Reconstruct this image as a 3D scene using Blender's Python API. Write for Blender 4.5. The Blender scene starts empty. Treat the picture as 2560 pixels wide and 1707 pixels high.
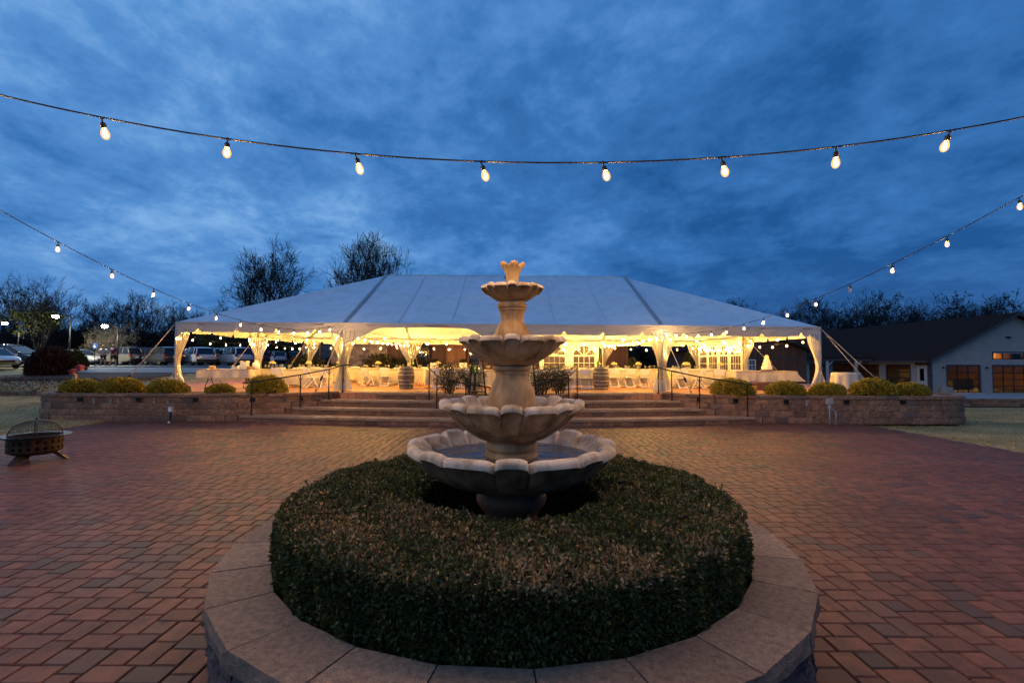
import bpy, math, random
import numpy as np
from mathutils import Vector, Matrix

scn = bpy.context.scene
COL = scn.collection
R = math.radians
PI = math.pi
rnd = random.Random(11)

# ------------------------------------------------------------------ camera
cam_d = bpy.data.cameras.new('camera'); cam = bpy.data.objects.new('camera', cam_d); COL.objects.link(cam)
cam_d.sensor_fit = 'HORIZONTAL'; cam_d.sensor_width = 36.0; cam_d.lens = 17.09
cam_d.clip_start = 0.05; cam_d.clip_end = 3000
cam.matrix_world = Matrix.Translation((0, 0, 2.0)) @ Matrix.Rotation(R(92.33), 4, 'X') @ Matrix.Rotation(R(0.2), 4, 'Z')
scn.camera = cam

# ------------------------------------------------------------------ dusk sky
SKY_STRENGTH = 1.0
def build_world():
    w = bpy.data.worlds.new('World'); scn.world = w; w.use_nodes = True
    nt = w.node_tree; n = nt.nodes; L = nt.links; n.clear()
    out = n.new('ShaderNodeOutputWorld'); bg = n.new('ShaderNodeBackground'); bg.inputs['Strength'].default_value = SKY_STRENGTH
    L.new(bg.outputs[0], out.inputs[0])
    tc = n.new('ShaderNodeTexCoord'); sep = n.new('ShaderNodeSeparateXYZ'); L.new(tc.outputs['Generated'], sep.inputs[0])
    def math_(op, a, b=None, clamp=False):
        m = n.new('ShaderNodeMath'); m.operation = op; m.use_clamp = clamp
        for i, x in enumerate((a, b)):
            if x is None: continue
            if isinstance(x, (int, float)): m.inputs[i].default_value = x
            else: L.new(x, m.inputs[i])
        return m.outputs[0]
    zz = math_('ADD', math_('MAXIMUM', sep.outputs[2], 0.0), 0.24)
    px = math_('DIVIDE', sep.outputs[0], zz); py = math_('DIVIDE', sep.outputs[1], zz)
    cmb = n.new('ShaderNodeCombineXYZ'); L.new(px, cmb.inputs[0]); L.new(py, cmb.inputs[1])
    mp = n.new('ShaderNodeMapping'); mp.inputs['Rotation'].default_value = (0, 0, R(24)); mp.inputs['Scale'].default_value = (1.02, 0.92, 1)
    L.new(cmb.outputs[0], mp.inputs[0])
    def noise(scale, detail, rough, dist, off):
        m2 = n.new('ShaderNodeMapping'); m2.inputs['Location'].default_value = off; L.new(mp.outputs[0], m2.inputs[0])
        t = n.new('ShaderNodeTexNoise'); t.inputs['Scale'].default_value = scale; t.inputs['Detail'].default_value = detail
        t.inputs['Roughness'].default_value = rough; t.inputs['Distortion'].default_value = dist
        L.new(m2.outputs[0], t.inputs['Vector']); return t.outputs['Fac']
    def remap(x, a, b):
        m = n.new('ShaderNodeMapRange'); m.inputs[1].default_value = a; m.inputs[2].default_value = b; L.new(x, m.inputs[0]); return m.outputs[0]
    big = noise(0.8, 3, 0.5, 0.3, (3.1, 1.7, 0)); mid = noise(3.1, 9, 0.58, 0.25, (7.3, 4.1, 0)); fine = noise(14.0, 8, 0.66, 0.1, (1.3, 9.1, 0))
    # broken deck on the west side, closed deck towards the east
    west = remap(math_('ADD', math_('MULTIPLY', sep.outputs[0], -1.0), math_('MULTIPLY', sep.outputs[1], -0.15)), -0.70, 0.80)
    cl = math_('ADD', math_('MULTIPLY', mid, 0.62), math_('MULTIPLY', fine, 0.26))
    cl = math_('ADD', cl, math_('MULTIPLY', big, 0.62))
    f = remap(math_('ADD', cl, math_('MULTIPLY', west, 0.34)), 0.665, 1.15)
    ramp = n.new('ShaderNodeValToRGB'); L.new(f, ramp.inputs[0]); e = ramp.color_ramp.elements
    e[0].position = 0.0; e[0].color = (0.015, 0.095, 0.300, 1)
    e[1].position = 1.0; e[1].color = (0.215, 0.440, 0.790, 1)
    x = e.new(0.40); x.color = (0.043, 0.175, 0.470, 1)
    x = e.new(0.70); x.color = (0.094, 0.275, 0.630, 1)
    # clear Nishita twilight behind the deck
    sky = n.new('ShaderNodeTexSky'); sky.sky_type = 'NISHITA'; sky.sun_disc = False
    sky.sun_elevation = R(-2.0); sky.sun_rotation = R(250); sky.air_density = 1.0; sky.dust_density = 1.0; sky.ozone_density = 3.0
    sc = n.new('ShaderNodeMix'); sc.data_type = 'RGBA'; sc.blend_type = 'ADD'; sc.inputs[0].default_value = 0.004
    L.new(ramp.outputs[0], sc.inputs[6]); L.new(sky.outputs[0], sc.inputs[7])
    hz = remap(sep.outputs[2], 0.0, 0.20)
    hm = n.new('ShaderNodeMix'); hm.data_type = 'RGBA'; hc = n.new('ShaderNodeMix'); hc.data_type = 'RGBA'
    hc.inputs[6].default_value = (0.034, 0.105, 0.290, 1); hc.inputs[7].default_value = (0.085, 0.250, 0.590, 1); L.new(west, hc.inputs[0])
    L.new(math_('ADD', math_('MULTIPLY', hz, 0.75), 0.25, True), hm.inputs[0]); L.new(hc.outputs[2], hm.inputs[6]); L.new(sc.outputs[2], hm.inputs[7])
    L.new(hm.outputs[2], bg.inputs[0])
build_world()

dusk_fill_d = bpy.data.lights.new('dusk_fill', 'SUN'); dusk_fill_d.energy = 0.22; dusk_fill_d.angle = R(60); dusk_fill_d.color = (1.0, 0.84, 0.64)  # no sun is up: broad fill added for neutral light from behind-left
dusk_fill = bpy.data.objects.new('dusk_fill', dusk_fill_d); COL.objects.link(dusk_fill); dusk_fill.rotation_euler = (R(50), 0, R(-35))

scn.view_settings.view_transform = 'Standard'; scn.view_settings.look = 'None'
scn.view_settings.exposure = 0.0; scn.view_settings.gamma = 1.0; scn.view_settings.use_curve_mapping = False
cy = scn.cycles
cy.use_denoising = True; cy.max_bounces = 7; cy.diffuse_bounces = 3; cy.glossy_bounces = 3; cy.transmission_bounces = 4
cy.transparent_max_bounces = 12; cy.caustics_reflective = False; cy.caustics_refractive = False
cy.sample_clamp_indirect = 4.0; cy.sample_clamp_direct = 0.0; cy.use_light_tree = True

# ------------------------------------------------------------------ materials
MATS = {}
def newmat(name):
    m = bpy.data.materials.new(name); m.use_nodes = True; nt = m.node_tree
    b = nt.nodes['Principled BSDF']; MATS[name] = m
    return m, nt, nt.nodes, nt.links, b
def rgba(c): return (c[0], c[1], c[2], 1)
def pm(name, c1, c2=None, scale=6.0, rough=0.7, bump=0.0, bscale=40.0, rand=0.0, metal=0.0, detail=5, spec=0.4, source=None, c3=None, obj=True, stretch=(1, 1, 1), bdist=0.01, low=0.35, high=0.65, stain=0.0, grain=0.0):
    """two-tone noise colour, optional per-piece brightness and third colour, fine bump"""
    m, nt, n, L, b = newmat(name)
    tc = n.new('ShaderNodeTexCoord')
    mp = n.new('ShaderNodeMapping'); mp.inputs['Scale'].default_value = stretch
    L.new(tc.outputs['Object' if obj else 'Generated'], mp.inputs[0])
    vec = mp.outputs[0]
    oi = n.new('ShaderNodeObjectInfo')
    if rand and obj:
        ad = n.new('ShaderNodeVectorMath'); ad.operation = 'ADD'; ml = n.new('ShaderNodeMath'); ml.operation = 'MULTIPLY'; ml.inputs[1].default_value = 37.0
        L.new(oi.outputs['Random'], ml.inputs[0]); L.new(mp.outputs[0], ad.inputs[0]); L.new(ml.outputs[0], ad.inputs[1]); vec = ad.outputs[0]
    col = None
    if c2 is None: c2 = tuple(x * 0.75 for x in c1)
    t = n.new('ShaderNodeTexNoise'); t.inputs['Scale'].default_value = scale; t.inputs['Detail'].default_value = detail; t.inputs['Roughness'].default_value = 0.6
    L.new(vec, t.inputs['Vector'])
    mr = n.new('ShaderNodeMapRange'); mr.inputs[1].default_value = low; mr.inputs[2].default_value = high; L.new(t.outputs['Fac'], mr.inputs[0])
    mx = n.new('ShaderNodeMix'); mx.data_type = 'RGBA'; mx.inputs[6].default_value = rgba(c1); mx.inputs[7].default_value = rgba(c2)
    L.new(mr.outputs[0], mx.inputs[0]); col = mx.outputs[2]
    rv = None
    if source == 'attr':
        at = n.new('ShaderNodeAttribute'); at.attribute_name = 'tint'; rv = at.outputs['Fac']
    elif source == 'objcolor':
        sp = n.new('ShaderNodeSeparateColor'); L.new(oi.outputs['Color'], sp.inputs[0]); rv = sp.outputs[0]
    elif rand: rv = oi.outputs['Random']
    if rv is not None and c3 is not None:
        m3 = n.new('ShaderNodeMix'); m3.data_type = 'RGBA'; m3.inputs[7].default_value = rgba(c3)
        r3 = n.new('ShaderNodeMapRange'); r3.inputs[1].default_value = 0.74; r3.inputs[2].default_value = 0.97; L.new(rv, r3.inputs[0])
        L.new(r3.outputs[0], m3.inputs[0]); L.new(col, m3.inputs[6]); col = m3.outputs[2]
    if rv is not None and rand:
        hs = n.new('ShaderNodeHueSaturation'); ad = n.new('ShaderNodeMapRange')
        wn = n.new('ShaderNodeTexWhiteNoise'); wn.noise_dimensions = '1D'; L.new(rv, wn.inputs['W'])
        ad.inputs[3].default_value = 1 - rand; ad.inputs[4].default_value = 1 + rand; L.new(wn.outputs['Value'], ad.inputs[0])
        L.new(ad.outputs[0], hs.inputs['Value']); L.new(col, hs.inputs['Color']); col = hs.outputs[0]
    for (amt, sc_, src) in ((stain, 0.55, 'pos'), (grain, 190.0, 'vec')):
        if not amt: continue
        if src == 'pos':
            ge = n.new('ShaderNodeNewGeometry'); sv = ge.outputs['Position']
        else: sv = vec
        tn = n.new('ShaderNodeTexNoise'); tn.inputs['Scale'].default_value = sc_; tn.inputs['Detail'].default_value = 5; L.new(sv, tn.inputs['Vector'])
        mm = n.new('ShaderNodeMapRange'); mm.inputs[1].default_value = 0.32; mm.inputs[2].default_value = 0.68; mm.inputs[3].default_value = 1 - amt; mm.inputs[4].default_value = 1 + amt; L.new(tn.outputs['Fac'], mm.inputs[0])
        h2 = n.new('ShaderNodeHueSaturation'); L.new(mm.outputs[0], h2.inputs['Value']); L.new(col, h2.inputs['Color']); col = h2.outputs[0]
    L.new(col, b.inputs['Base Color'])
    b.inputs['Roughness'].default_value = rough; b.inputs['Metallic'].default_value = metal; b.inputs['Specular IOR Level'].default_value = spec
    if bump:
        t2 = n.new('ShaderNodeTexNoise'); t2.inputs['Scale'].default_value = bscale; t2.inputs['Detail'].default_value = 6; L.new(vec, t2.inputs['Vector'])
        bp = n.new('ShaderNodeBump'); bp.inputs['Strength'].default_value = bump; bp.inputs['Distance'].default_value = bdist
        L.new(t2.outputs['Fac'], bp.inputs['Height']); L.new(bp.outputs[0], b.inputs['Normal'])
    return m
def leafmat(name, trans=0.25, rough=0.55):
    """foliage colour from the point attribute 'tint'"""
    m, nt, n, L, b = newmat(name)
    at = n.new('ShaderNodeAttribute'); at.attribute_name = 'tint'
    L.new(at.outputs['Color'], b.inputs['Base Color']); b.inputs['Roughness'].default_value = rough; b.inputs['Specular IOR Level'].default_value = 0.35
    tr = n.new('ShaderNodeBsdfTranslucent'); L.new(at.outputs['Color'], tr.inputs[0])
    mx = n.new('ShaderNodeMixShader'); mx.inputs[0].default_value = trans
    o = n['Material Output']; L.new(b.outputs[0], mx.inputs[1]); L.new(tr.outputs[0], mx.inputs[2]); L.new(mx.outputs[0], o.inputs[0])
    return m
def fabricmat(name, col, trans, wr=0.0, rough=0.75, bs=3.0, stretch=(1, 1, 1)):
    m, nt, n, L, b = newmat(name)
    tc = n.new('ShaderNodeTexCoord'); mp = n.new('ShaderNodeMapping'); mp.inputs['Scale'].default_value = stretch; L.new(tc.outputs['Object'], mp.inputs[0])
    t = n.new('ShaderNodeTexNoise'); t.inputs['Scale'].default_value = 2.2; t.inputs['Detail'].default_value = 6; L.new(mp.outputs[0], t.inputs['Vector'])
    mx0 = n.new('ShaderNodeMix'); mx0.data_type = 'RGBA'; mx0.inputs[6].default_value = rgba(col); mx0.inputs[7].default_value = rgba(tuple(x * 0.86 for x in col))
    mr = n.new('ShaderNodeMapRange'); mr.inputs[1].default_value = 0.4; mr.inputs[2].default_value = 0.7; L.new(t.outputs['Fac'], mr.inputs[0]); L.new(mr.outputs[0], mx0.inputs[0])
    L.new(mx0.outputs[2], b.inputs['Base Color']); b.inputs['Roughness'].default_value = rough; b.inputs['Specular IOR Level'].default_value = 0.3
    tr = n.new('ShaderNodeBsdfTranslucent'); L.new(mx0.outputs[2], tr.inputs[0])
    mx = n.new('ShaderNodeMixShader'); mx.inputs[0].default_value = trans
    o = n['Material Output']; L.new(b.outputs[0], mx.inputs[1]); L.new(tr.outputs[0], mx.inputs[2]); L.new(mx.outputs[0], o.inputs[0])
    if wr:
        t2 = n.new('ShaderNodeTexNoise'); t2.inputs['Scale'].default_value = bs; t2.inputs['Detail'].default_value = 4; L.new(mp.outputs[0], t2.inputs['Vector'])
        bp = n.new('ShaderNodeBump'); bp.inputs['Strength'].default_value = wr; bp.inputs['Distance'].default_value = 0.08; L.new(t2.outputs['Fac'], bp.inputs['Height']); L.new(bp.outputs[0], b.inputs['Normal'])
    return m
def clearmat(name, col, alpha, rough=0.15, diff=0.0):
    """thin clear sheet: part transparent, part glossy, optionally part milky"""
    m, nt, n, L, b = newmat(name)
    tp = n.new('ShaderNodeBsdfTransparent'); tp.inputs[0].default_value = rgba(col)
    gl = n.new('ShaderNodeBsdfGlossy'); gl.inputs['Roughness'].default_value = rough
    fr = n.new('ShaderNodeFresnel'); fr.inputs[0].default_value = 1.45
    mx = n.new('ShaderNodeMixShader'); L.new(fr.outputs[0], mx.inputs[0]); L.new(tp.outputs[0], mx.inputs[1]); L.new(gl.outputs[0], mx.inputs[2])
    cur = mx.outputs[0]
    if diff:
        d = n.new('ShaderNodeBsdfDiffuse'); d.inputs[0].default_value = (0.8, 0.8, 0.78, 1); tr = n.new('ShaderNodeBsdfTranslucent'); tr.inputs[0].default_value = (0.8, 0.8, 0.78, 1)
        m1 = n.new('ShaderNodeMixShader'); m1.inputs[0].default_value = 0.55; L.new(d.outputs[0], m1.inputs[1]); L.new(tr.outputs[0], m1.inputs[2])
        m2 = n.new('ShaderNodeMixShader'); m2.inputs[0].default_value = diff; L.new(cur, m2.inputs[1]); L.new(m1.outputs[0], m2.inputs[2]); cur = m2.outputs[0]
    L.new(cur, n['Material Output'].inputs[0]); return m
def emat(name, col, strength):
    m, nt, n, L, b = newmat(name)
    e = n.new('ShaderNodeEmission'); e.inputs[0].default_value = rgba(col); e.inputs[1].default_value = strength
    L.new(e.outputs[0], n['Material Output'].inputs[0]); return m

BRICKA = dict(c1=(0.185, 0.065, 0.035), c2=(0.105, 0.042, 0.026), c3=(0.086, 0.050, 0.037), stain=0.18, grain=0.38, scale=7, rough=0.62, bump=0.35, bscale=160, rand=0.24, bdist=0.004, spec=0.3)
M_PAVER_O = pm('paver_piece', source='objcolor', **BRICKA)
M_PAVER_A = pm('paver_field', source='attr', **BRICKA)
M_SAND = pm('joint_sand', (0.045, 0.035, 0.03), (0.03, 0.024, 0.022), 30, 0.9, 0.3, 200)
M_CAP = pm('capstone', (0.265, 0.182, 0.125), (0.140, 0.095, 0.068), 26, 0.85, 1.0, 120, rand=0.26, stain=0.12, grain=0.35, bdist=0.008, low=0.34, high=0.66, detail=9)
M_NOSE = pm('nosing_stone', (0.36, 0.245, 0.155), (0.25, 0.165, 0.105), 14, 0.8, 0.6, 60, rand=0.15)
M_BLOCK = pm('split_block', (0.310, 0.170, 0.100), (0.165, 0.090, 0.058), 7, 0.85, 1.0, 26, rand=0.26, c3=(0.150, 0.098, 0.078), bdist=0.03)
M_RINGBLOCK = pm('ring_block', (0.090, 0.072, 0.068), (0.045, 0.038, 0.040), 14, 0.9, 1.0, 40, rand=0.2, bdist=0.02)
M_STONE = pm('cast_stone', (0.47, 0.32, 0.175), (0.20, 0.112, 0.045), 6.0, 0.72, 0.35, 60, stretch=(1, 1, 0.4), detail=8, bdist=0.006, low=0.40, high=0.66)
M_STONED = pm('shaded_pedestal_stone', (0.15, 0.085, 0.050), (0.075, 0.042, 0.026), 6.0, 0.75, 0.4, 60, detail=8, bdist=0.006)  # pedestal's shade inside the hedge ring, put into its colour
M_STONEB = pm('weathered_shaded_stone', (0.50, 0.36, 0.215), (0.17, 0.095, 0.038), 7.0, 0.74, 0.4, 60, stretch=(1, 1, 0.35), detail=9, bdist=0.006, low=0.36, high=0.64)  # brown of shade and warm lamps put into the bowl outsides, with weathering
M_STONEK = pm('stained_shaded_basin_stone', (0.24, 0.150, 0.085), (0.085, 0.046, 0.024), 7.0, 0.75, 0.4, 60, stretch=(1, 1, 0.4), detail=9, bdist=0.006, low=0.38, high=0.64)  # shade of the lowest bowl's underside put into the colour, along with stains
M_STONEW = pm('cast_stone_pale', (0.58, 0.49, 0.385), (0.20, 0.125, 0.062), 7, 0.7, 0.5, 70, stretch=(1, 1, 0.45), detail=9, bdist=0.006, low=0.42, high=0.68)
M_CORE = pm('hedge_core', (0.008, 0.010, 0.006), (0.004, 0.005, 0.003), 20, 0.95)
M_SOIL = pm('soil', (0.035, 0.024, 0.017), (0.018, 0.012, 0.009), 18, 0.95, 0.8, 30)
M_GRASS = pm('winter_lawn', (0.460, 0.310, 0.125), (0.230, 0.170, 0.065), 0.9, 0.95, 0.5, 60, detail=7)
M_MULCH = pm('leaf_mulch', (0.075, 0.042, 0.028), (0.030, 0.018, 0.014), 9, 0.95, 0.9, 40)
M_ASPH = pm('asphalt', (0.055, 0.058, 0.066), (0.038, 0.040, 0.046), 3, 0.8, 0.3, 90)
M_CONC = pm('concrete', (0.30, 0.30, 0.30), (0.22, 0.22, 0.22), 2.5, 0.85, 0.2, 80)
M_IRON = pm('black_iron', (0.014, 0.014, 0.016), (0.010, 0.010, 0.011), 20, 0.45, 0.2, 90, metal=0.6)
M_RUST = pm('bronzed_steel', (0.070, 0.036, 0.018), (0.022, 0.014, 0.012), 9, 0.48, 0.3, 60, metal=0.7)
M_DARKST = pm('dark_steel', (0.045, 0.045, 0.055), (0.025, 0.022, 0.024), 12, 0.38, 0.1, 60, metal=0.85)
M_GALV = pm('galvanised_pole', (0.36, 0.37, 0.39), (0.26, 0.27, 0.29), 9, 0.4, metal=0.7)
M_STRAP = pm('pale_webbing', (0.42, 0.40, 0.37), (0.32, 0.30, 0.28), 30, 0.9)
M_GREYBOX = pm('grey_plastic', (0.34, 0.35, 0.36), (0.28, 0.29, 0.30), 5, 0.55)
M_BLACKP = pm('black_plastic', (0.012, 0.012, 0.013), (0.008, 0.008, 0.009), 20, 0.5)
M_CORD = pm('cord_rubber', (0.020, 0.017, 0.015), (0.014, 0.012, 0.011), 20, 0.9, spec=0.1)
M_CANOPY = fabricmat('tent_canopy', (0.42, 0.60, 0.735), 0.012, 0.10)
M_VALANCE = fabricmat('tent_valance', (0.44, 0.43, 0.42), 0.02, 0.6, bs=5, stretch=(1, 1, 2.5))
M_SEAM = pm('seam_thread', (0.46, 0.56, 0.64), (0.43, 0.53, 0.60), 6, 0.8)
M_STRAPG = pm('seam_grey', (0.25, 0.30, 0.35), (0.20, 0.24, 0.28), 6, 0.6)
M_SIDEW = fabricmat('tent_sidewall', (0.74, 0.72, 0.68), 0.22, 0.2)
M_VINYL = clearmat('clear_vinyl', (0.88, 0.88, 0.86), 0.5, 0.12, diff=0.30)
M_VINYLC = clearmat('window_vinyl', (0.72, 0.72, 0.72), 0.5, 0.1, diff=0.10)
M_CLOTH = fabricmat('table_cloth', (0.66, 0.58, 0.45), 0.12, 0.25, bs=9)
M_CHAIR = pm('white_resin', (0.80, 0.80, 0.80), (0.75, 0.75, 0.75), 3, 0.42)
M_GLASS = clearmat('drinking_glass', (0.90, 0.90, 0.90), 0.5, 0.03, diff=0.16)
M_GREENGL = pm('green_bottle_glass', (0.05, 0.22, 0.02), (0.03, 0.16, 0.015), 8, 0.12)
M_CLEARBOT = clearmat('clear_bottle_glass', (0.7, 0.74, 0.72), 0.5, 0.05, diff=0.25)
M_OAK = pm('weathered_oak', (0.16, 0.115, 0.08), (0.09, 0.066, 0.05), 12, 0.75, 0.3, 50, rand=0.2, stretch=(6, 6, 1))
M_HOOP = pm('hoop_steel', (0.34, 0.34, 0.35), (0.24, 0.24, 0.25), 9, 0.45, metal=0.8)
M_WOODR = pm('red_cedar', (0.23, 0.105, 0.045), (0.15, 0.068, 0.030), 3, 0.6, 0.3, 30, stretch=(8, 8, 0.6), rand=0.15)
M_BARN = pm('barn_boards', (0.110, 0.056, 0.034), (0.066, 0.034, 0.022), 3, 0.8, 0.4, 30, stretch=(7, 7, 0.5), rand=0.2)
M_WOODL = pm('pale_timber', (0.42, 0.30, 0.17), (0.30, 0.20, 0.11), 6, 0.7, 0.2, 40, stretch=(1, 1, 8))
M_CARD = pm('cardboard', (0.36, 0.23, 0.12), (0.30, 0.19, 0.10), 6, 0.8)
M_WHITEP = pm('white_paint', (0.74, 0.74, 0.73), (0.66, 0.66, 0.65), 5, 0.5)
M_DOORW = pm('door_paint', (0.40, 0.41, 0.42), (0.36, 0.37, 0.38), 5, 0.5)
M_SIDING = pm('grey_siding', (0.29, 0.285, 0.275), (0.25, 0.245, 0.24), 1.2, 0.7)
M_TRIM = pm('dark_trim', (0.050, 0.050, 0.056), (0.040, 0.040, 0.045), 4, 0.7)
M_SHINGLE = pm('shingles', (0.036, 0.023, 0.020), (0.024, 0.015, 0.014), 5, 1.0, 0.6, 9, rand=0.2, spec=0.03)
M_FRAMEB = pm('black_frame', (0.012, 0.012, 0.013), (0.010, 0.010, 0.010), 4, 0.5)
M_WINGL = clearmat('window_glass', (0.82, 0.80, 0.76), 0.5, 0.02)
M_ROOMW = pm('room_pine', (0.45, 0.22, 0.07), (0.32, 0.15, 0.045), 2, 0.7, stretch=(1, 4, 1))
M_ROOMD = pm('room_dark', (0.16, 0.13, 0.10), (0.09, 0.07, 0.055), 1, 0.8)
M_BARK = pm('bark', (0.020, 0.016, 0.014), (0.011, 0.009, 0.008), 8, 0.9, 0.4, 30)
M_BARKP = pm('pale_bark', (0.20, 0.165, 0.115), (0.13, 0.105, 0.075), 8, 0.85, 0.3, 30)
M_LEAF = leafmat('leaves')
M_NEEDLE = leafmat('shrub_sprays', 0.15, 0.7)
M_TYRE = pm('tyre', (0.014, 0.014, 0.015), (0.010, 0.010, 0.010), 20, 0.85)
M_RIM = pm('wheel_rim', (0.50, 0.50, 0.52), (0.40, 0.40, 0.42), 9, 0.3, metal=0.8)
M_CARGL = pm('car_glass', (0.012, 0.014, 0.018), (0.010, 0.011, 0.014), 2, 0.06, spec=0.7)
M_TAIL = pm('tail_lamp', (0.30, 0.012, 0.012), (0.20, 0.01, 0.01), 9, 0.2)
M_HEAD = pm('head_lamp', (0.62, 0.64, 0.66), (0.5, 0.5, 0.52), 9, 0.12)
M_CHROME = pm('chrome', (0.6, 0.6, 0.62), (0.5, 0.5, 0.52), 9, 0.2, metal=1.0)
M_SKIN = pm('skin', (0.42, 0.24, 0.17), (0.38, 0.21, 0.15), 9, 0.6)
M_HAIR = pm('hair', (0.03, 0.018, 0.012), (0.02, 0.012, 0.009), 30, 0.7)
M_SHIRTW = pm('grey_shirt', (0.42, 0.40, 0.37), (0.34, 0.32, 0.30), 8, 0.9)
M_SHIRTM = pm('maroon_shirt', (0.13, 0.015, 0.035), (0.09, 0.01, 0.025), 8, 0.9)
M_SHORTS = pm('dark_shorts', (0.018, 0.018, 0.022), (0.012, 0.012, 0.015), 8, 0.9)
M_BLUESIGN = pm('blue_sign', (0.02, 0.10, 0.42), (0.018, 0.09, 0.38), 3, 0.4)
M_REDPAINT = pm('faded_red', (0.30, 0.045, 0.06), (0.20, 0.03, 0.04), 8, 0.7)
M_FLOWER = pm('cream_bloom', (0.72, 0.64, 0.36), (0.60, 0.52, 0.26), 12, 0.8)
M_CAKE = pm('icing', (0.80, 0.76, 0.68), (0.76, 0.72, 0.63), 5, 0.5)
M_BULB = emat('lit_filament', (1.0, 0.55, 0.17), 7200.0)
M_BULBT = emat('lit_tent_filament', (1.0, 0.51, 0.11), 16000.0)
M_LOT = emat('lot_lamp', (1.0, 0.97, 0.78), 1000.0)
M_ROOMLAMP = emat('room_lamp', (1.0, 0.58, 0.18), 75.0)
M_CANDLE = emat('candle_glow', (1.0, 0.7, 0.3), 25.0)
M_AMBER = emat('turn_signal', (1.0, 0.35, 0.04), 6.0)

def glowglass(name, col, strength, clear):
    m, nt, n, L, b = newmat(name)
    e = n.new('ShaderNodeEmission'); e.inputs[0].default_value = rgba(col); e.inputs[1].default_value = strength
    tp = n.new('ShaderNodeBsdfTransparent'); mx = n.new('ShaderNodeMixShader'); mx.inputs[0].default_value = 1 - clear
    L.new(tp.outputs[0], mx.inputs[1]); L.new(e.outputs[0], mx.inputs[2]); L.new(mx.outputs[0], n['Material Output'].inputs[0]); return m
M_BULBGL = glowglass('amber_lit_glass', (1.0, 0.50, 0.11), 1.9, 0.45)
def watermat():
    m, nt, n, L, b = newmat('fountain_water')
    b.inputs['Base Color'].default_value = (0.075, 0.060, 0.045, 1); b.inputs['Roughness'].default_value = 0.10; b.inputs['IOR'].default_value = 1.33; b.inputs['Specular IOR Level'].default_value = 0.9
    tc = n.new('ShaderNodeTexCoord'); t = n.new('ShaderNodeTexNoise'); t.inputs['Scale'].default_value = 7; t.inputs['Detail'].default_value = 3; L.new(tc.outputs['Object'], t.inputs['Vector'])
    bp = n.new('ShaderNodeBump'); bp.inputs['Strength'].default_value = 1.0; bp.inputs['Distance'].default_value = 0.06; L.new(t.outputs['Fac'], bp.inputs['Height']); L.new(bp.outputs[0], b.inputs['Normal'])
    return m
M_WATER = watermat()
def bulboff():
    return clearmat('unlit_bulb', (0.9, 0.88, 0.85), 0.5, 0.05, diff=0.15)
M_BULBOFF = bulboff()
def brickfloor():
    m, nt, n, L, b = newmat('terrace_pavers')
    tc = n.new('ShaderNodeTexCoord'); br = n.new('ShaderNodeTexBrick'); br.inputs['Scale'].default_value = 1.0
    br.inputs['Brick Width'].default_value = 0.27; br.inputs['Row Height'].default_value = 0.18; br.inputs['Mortar Size'].default_value = 0.008
    br.inputs['Color1'].default_value = (0.50, 0.21, 0.090, 1); br.inputs['Color2'].default_value = (0.34, 0.15, 0.075, 1); br.inputs['Mortar'].default_value = (0.05, 0.036, 0.030, 1)
    L.new(tc.outputs['Object'], br.inputs['Vector']); L.new(br.outputs['Color'], b.inputs['Base Color']); b.inputs['Roughness'].default_value = 0.65
    bp = n.new('ShaderNodeBump'); bp.inputs['Strength'].default_value = 0.6; bp.inputs['Distance'].default_value = 0.01; bp.invert = True; L.new(br.outputs['Fac'], bp.inputs['Height']); L.new(bp.outputs[0], b.inputs['Normal'])
    return m
M_TERR = brickfloor()
def rubble():
    m, nt, n, L, b = newmat('rubble_stone')
    tc = n.new('ShaderNodeTexCoord'); mp = n.new('ShaderNodeMapping'); mp.inputs['Scale'].default_value = (2.2, 2.2, 3.6); L.new(tc.outputs['Object'], mp.inputs[0])
    v = n.new('ShaderNodeTexVoronoi'); L.new(mp.outputs[0], v.inputs['Vector']); v.inputs['Scale'].default_value = 1.0
    rp = n.new('ShaderNodeValToRGB'); sp = n.new('ShaderNodeSeparateColor'); L.new(v.outputs['Color'], sp.inputs[0]); L.new(sp.outputs[0], rp.inputs[0])
    rp.color_ramp.elements[0].color = (0.12, 0.10, 0.085, 1); rp.color_ramp.elements[1].color = (0.30, 0.24, 0.18, 1)
    L.new(rp.outputs[0], b.inputs['Base Color']); b.inputs['Roughness'].default_value = 0.9
    v2 = n.new('ShaderNodeTexVoronoi'); v2.feature = 'DISTANCE_TO_EDGE'; L.new(mp.outputs[0], v2.inputs['Vector']); v2.inputs['Scale'].default_value = 1.0
    bp = n.new('ShaderNodeBump'); bp.inputs['Strength'].default_value = 1.0; bp.inputs['Distance'].default_value = 0.08; L.new(v2.outputs['Distance'], bp.inputs['Height']); L.new(bp.outputs[0], b.inputs['Normal'])
    return m
M_RUBBLE = rubble()
def carpaint(name, c):
    m, nt, n, L, b = newmat(name); b.inputs['Base Color'].default_value = rgba(c); b.inputs['Roughness'].default_value = 0.28; b.inputs['Metallic'].default_value = 0.25
    b.inputs['Coat Weight'].default_value = 0.6; b.inputs['Coat Roughness'].default_value = 0.05
    return m

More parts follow.
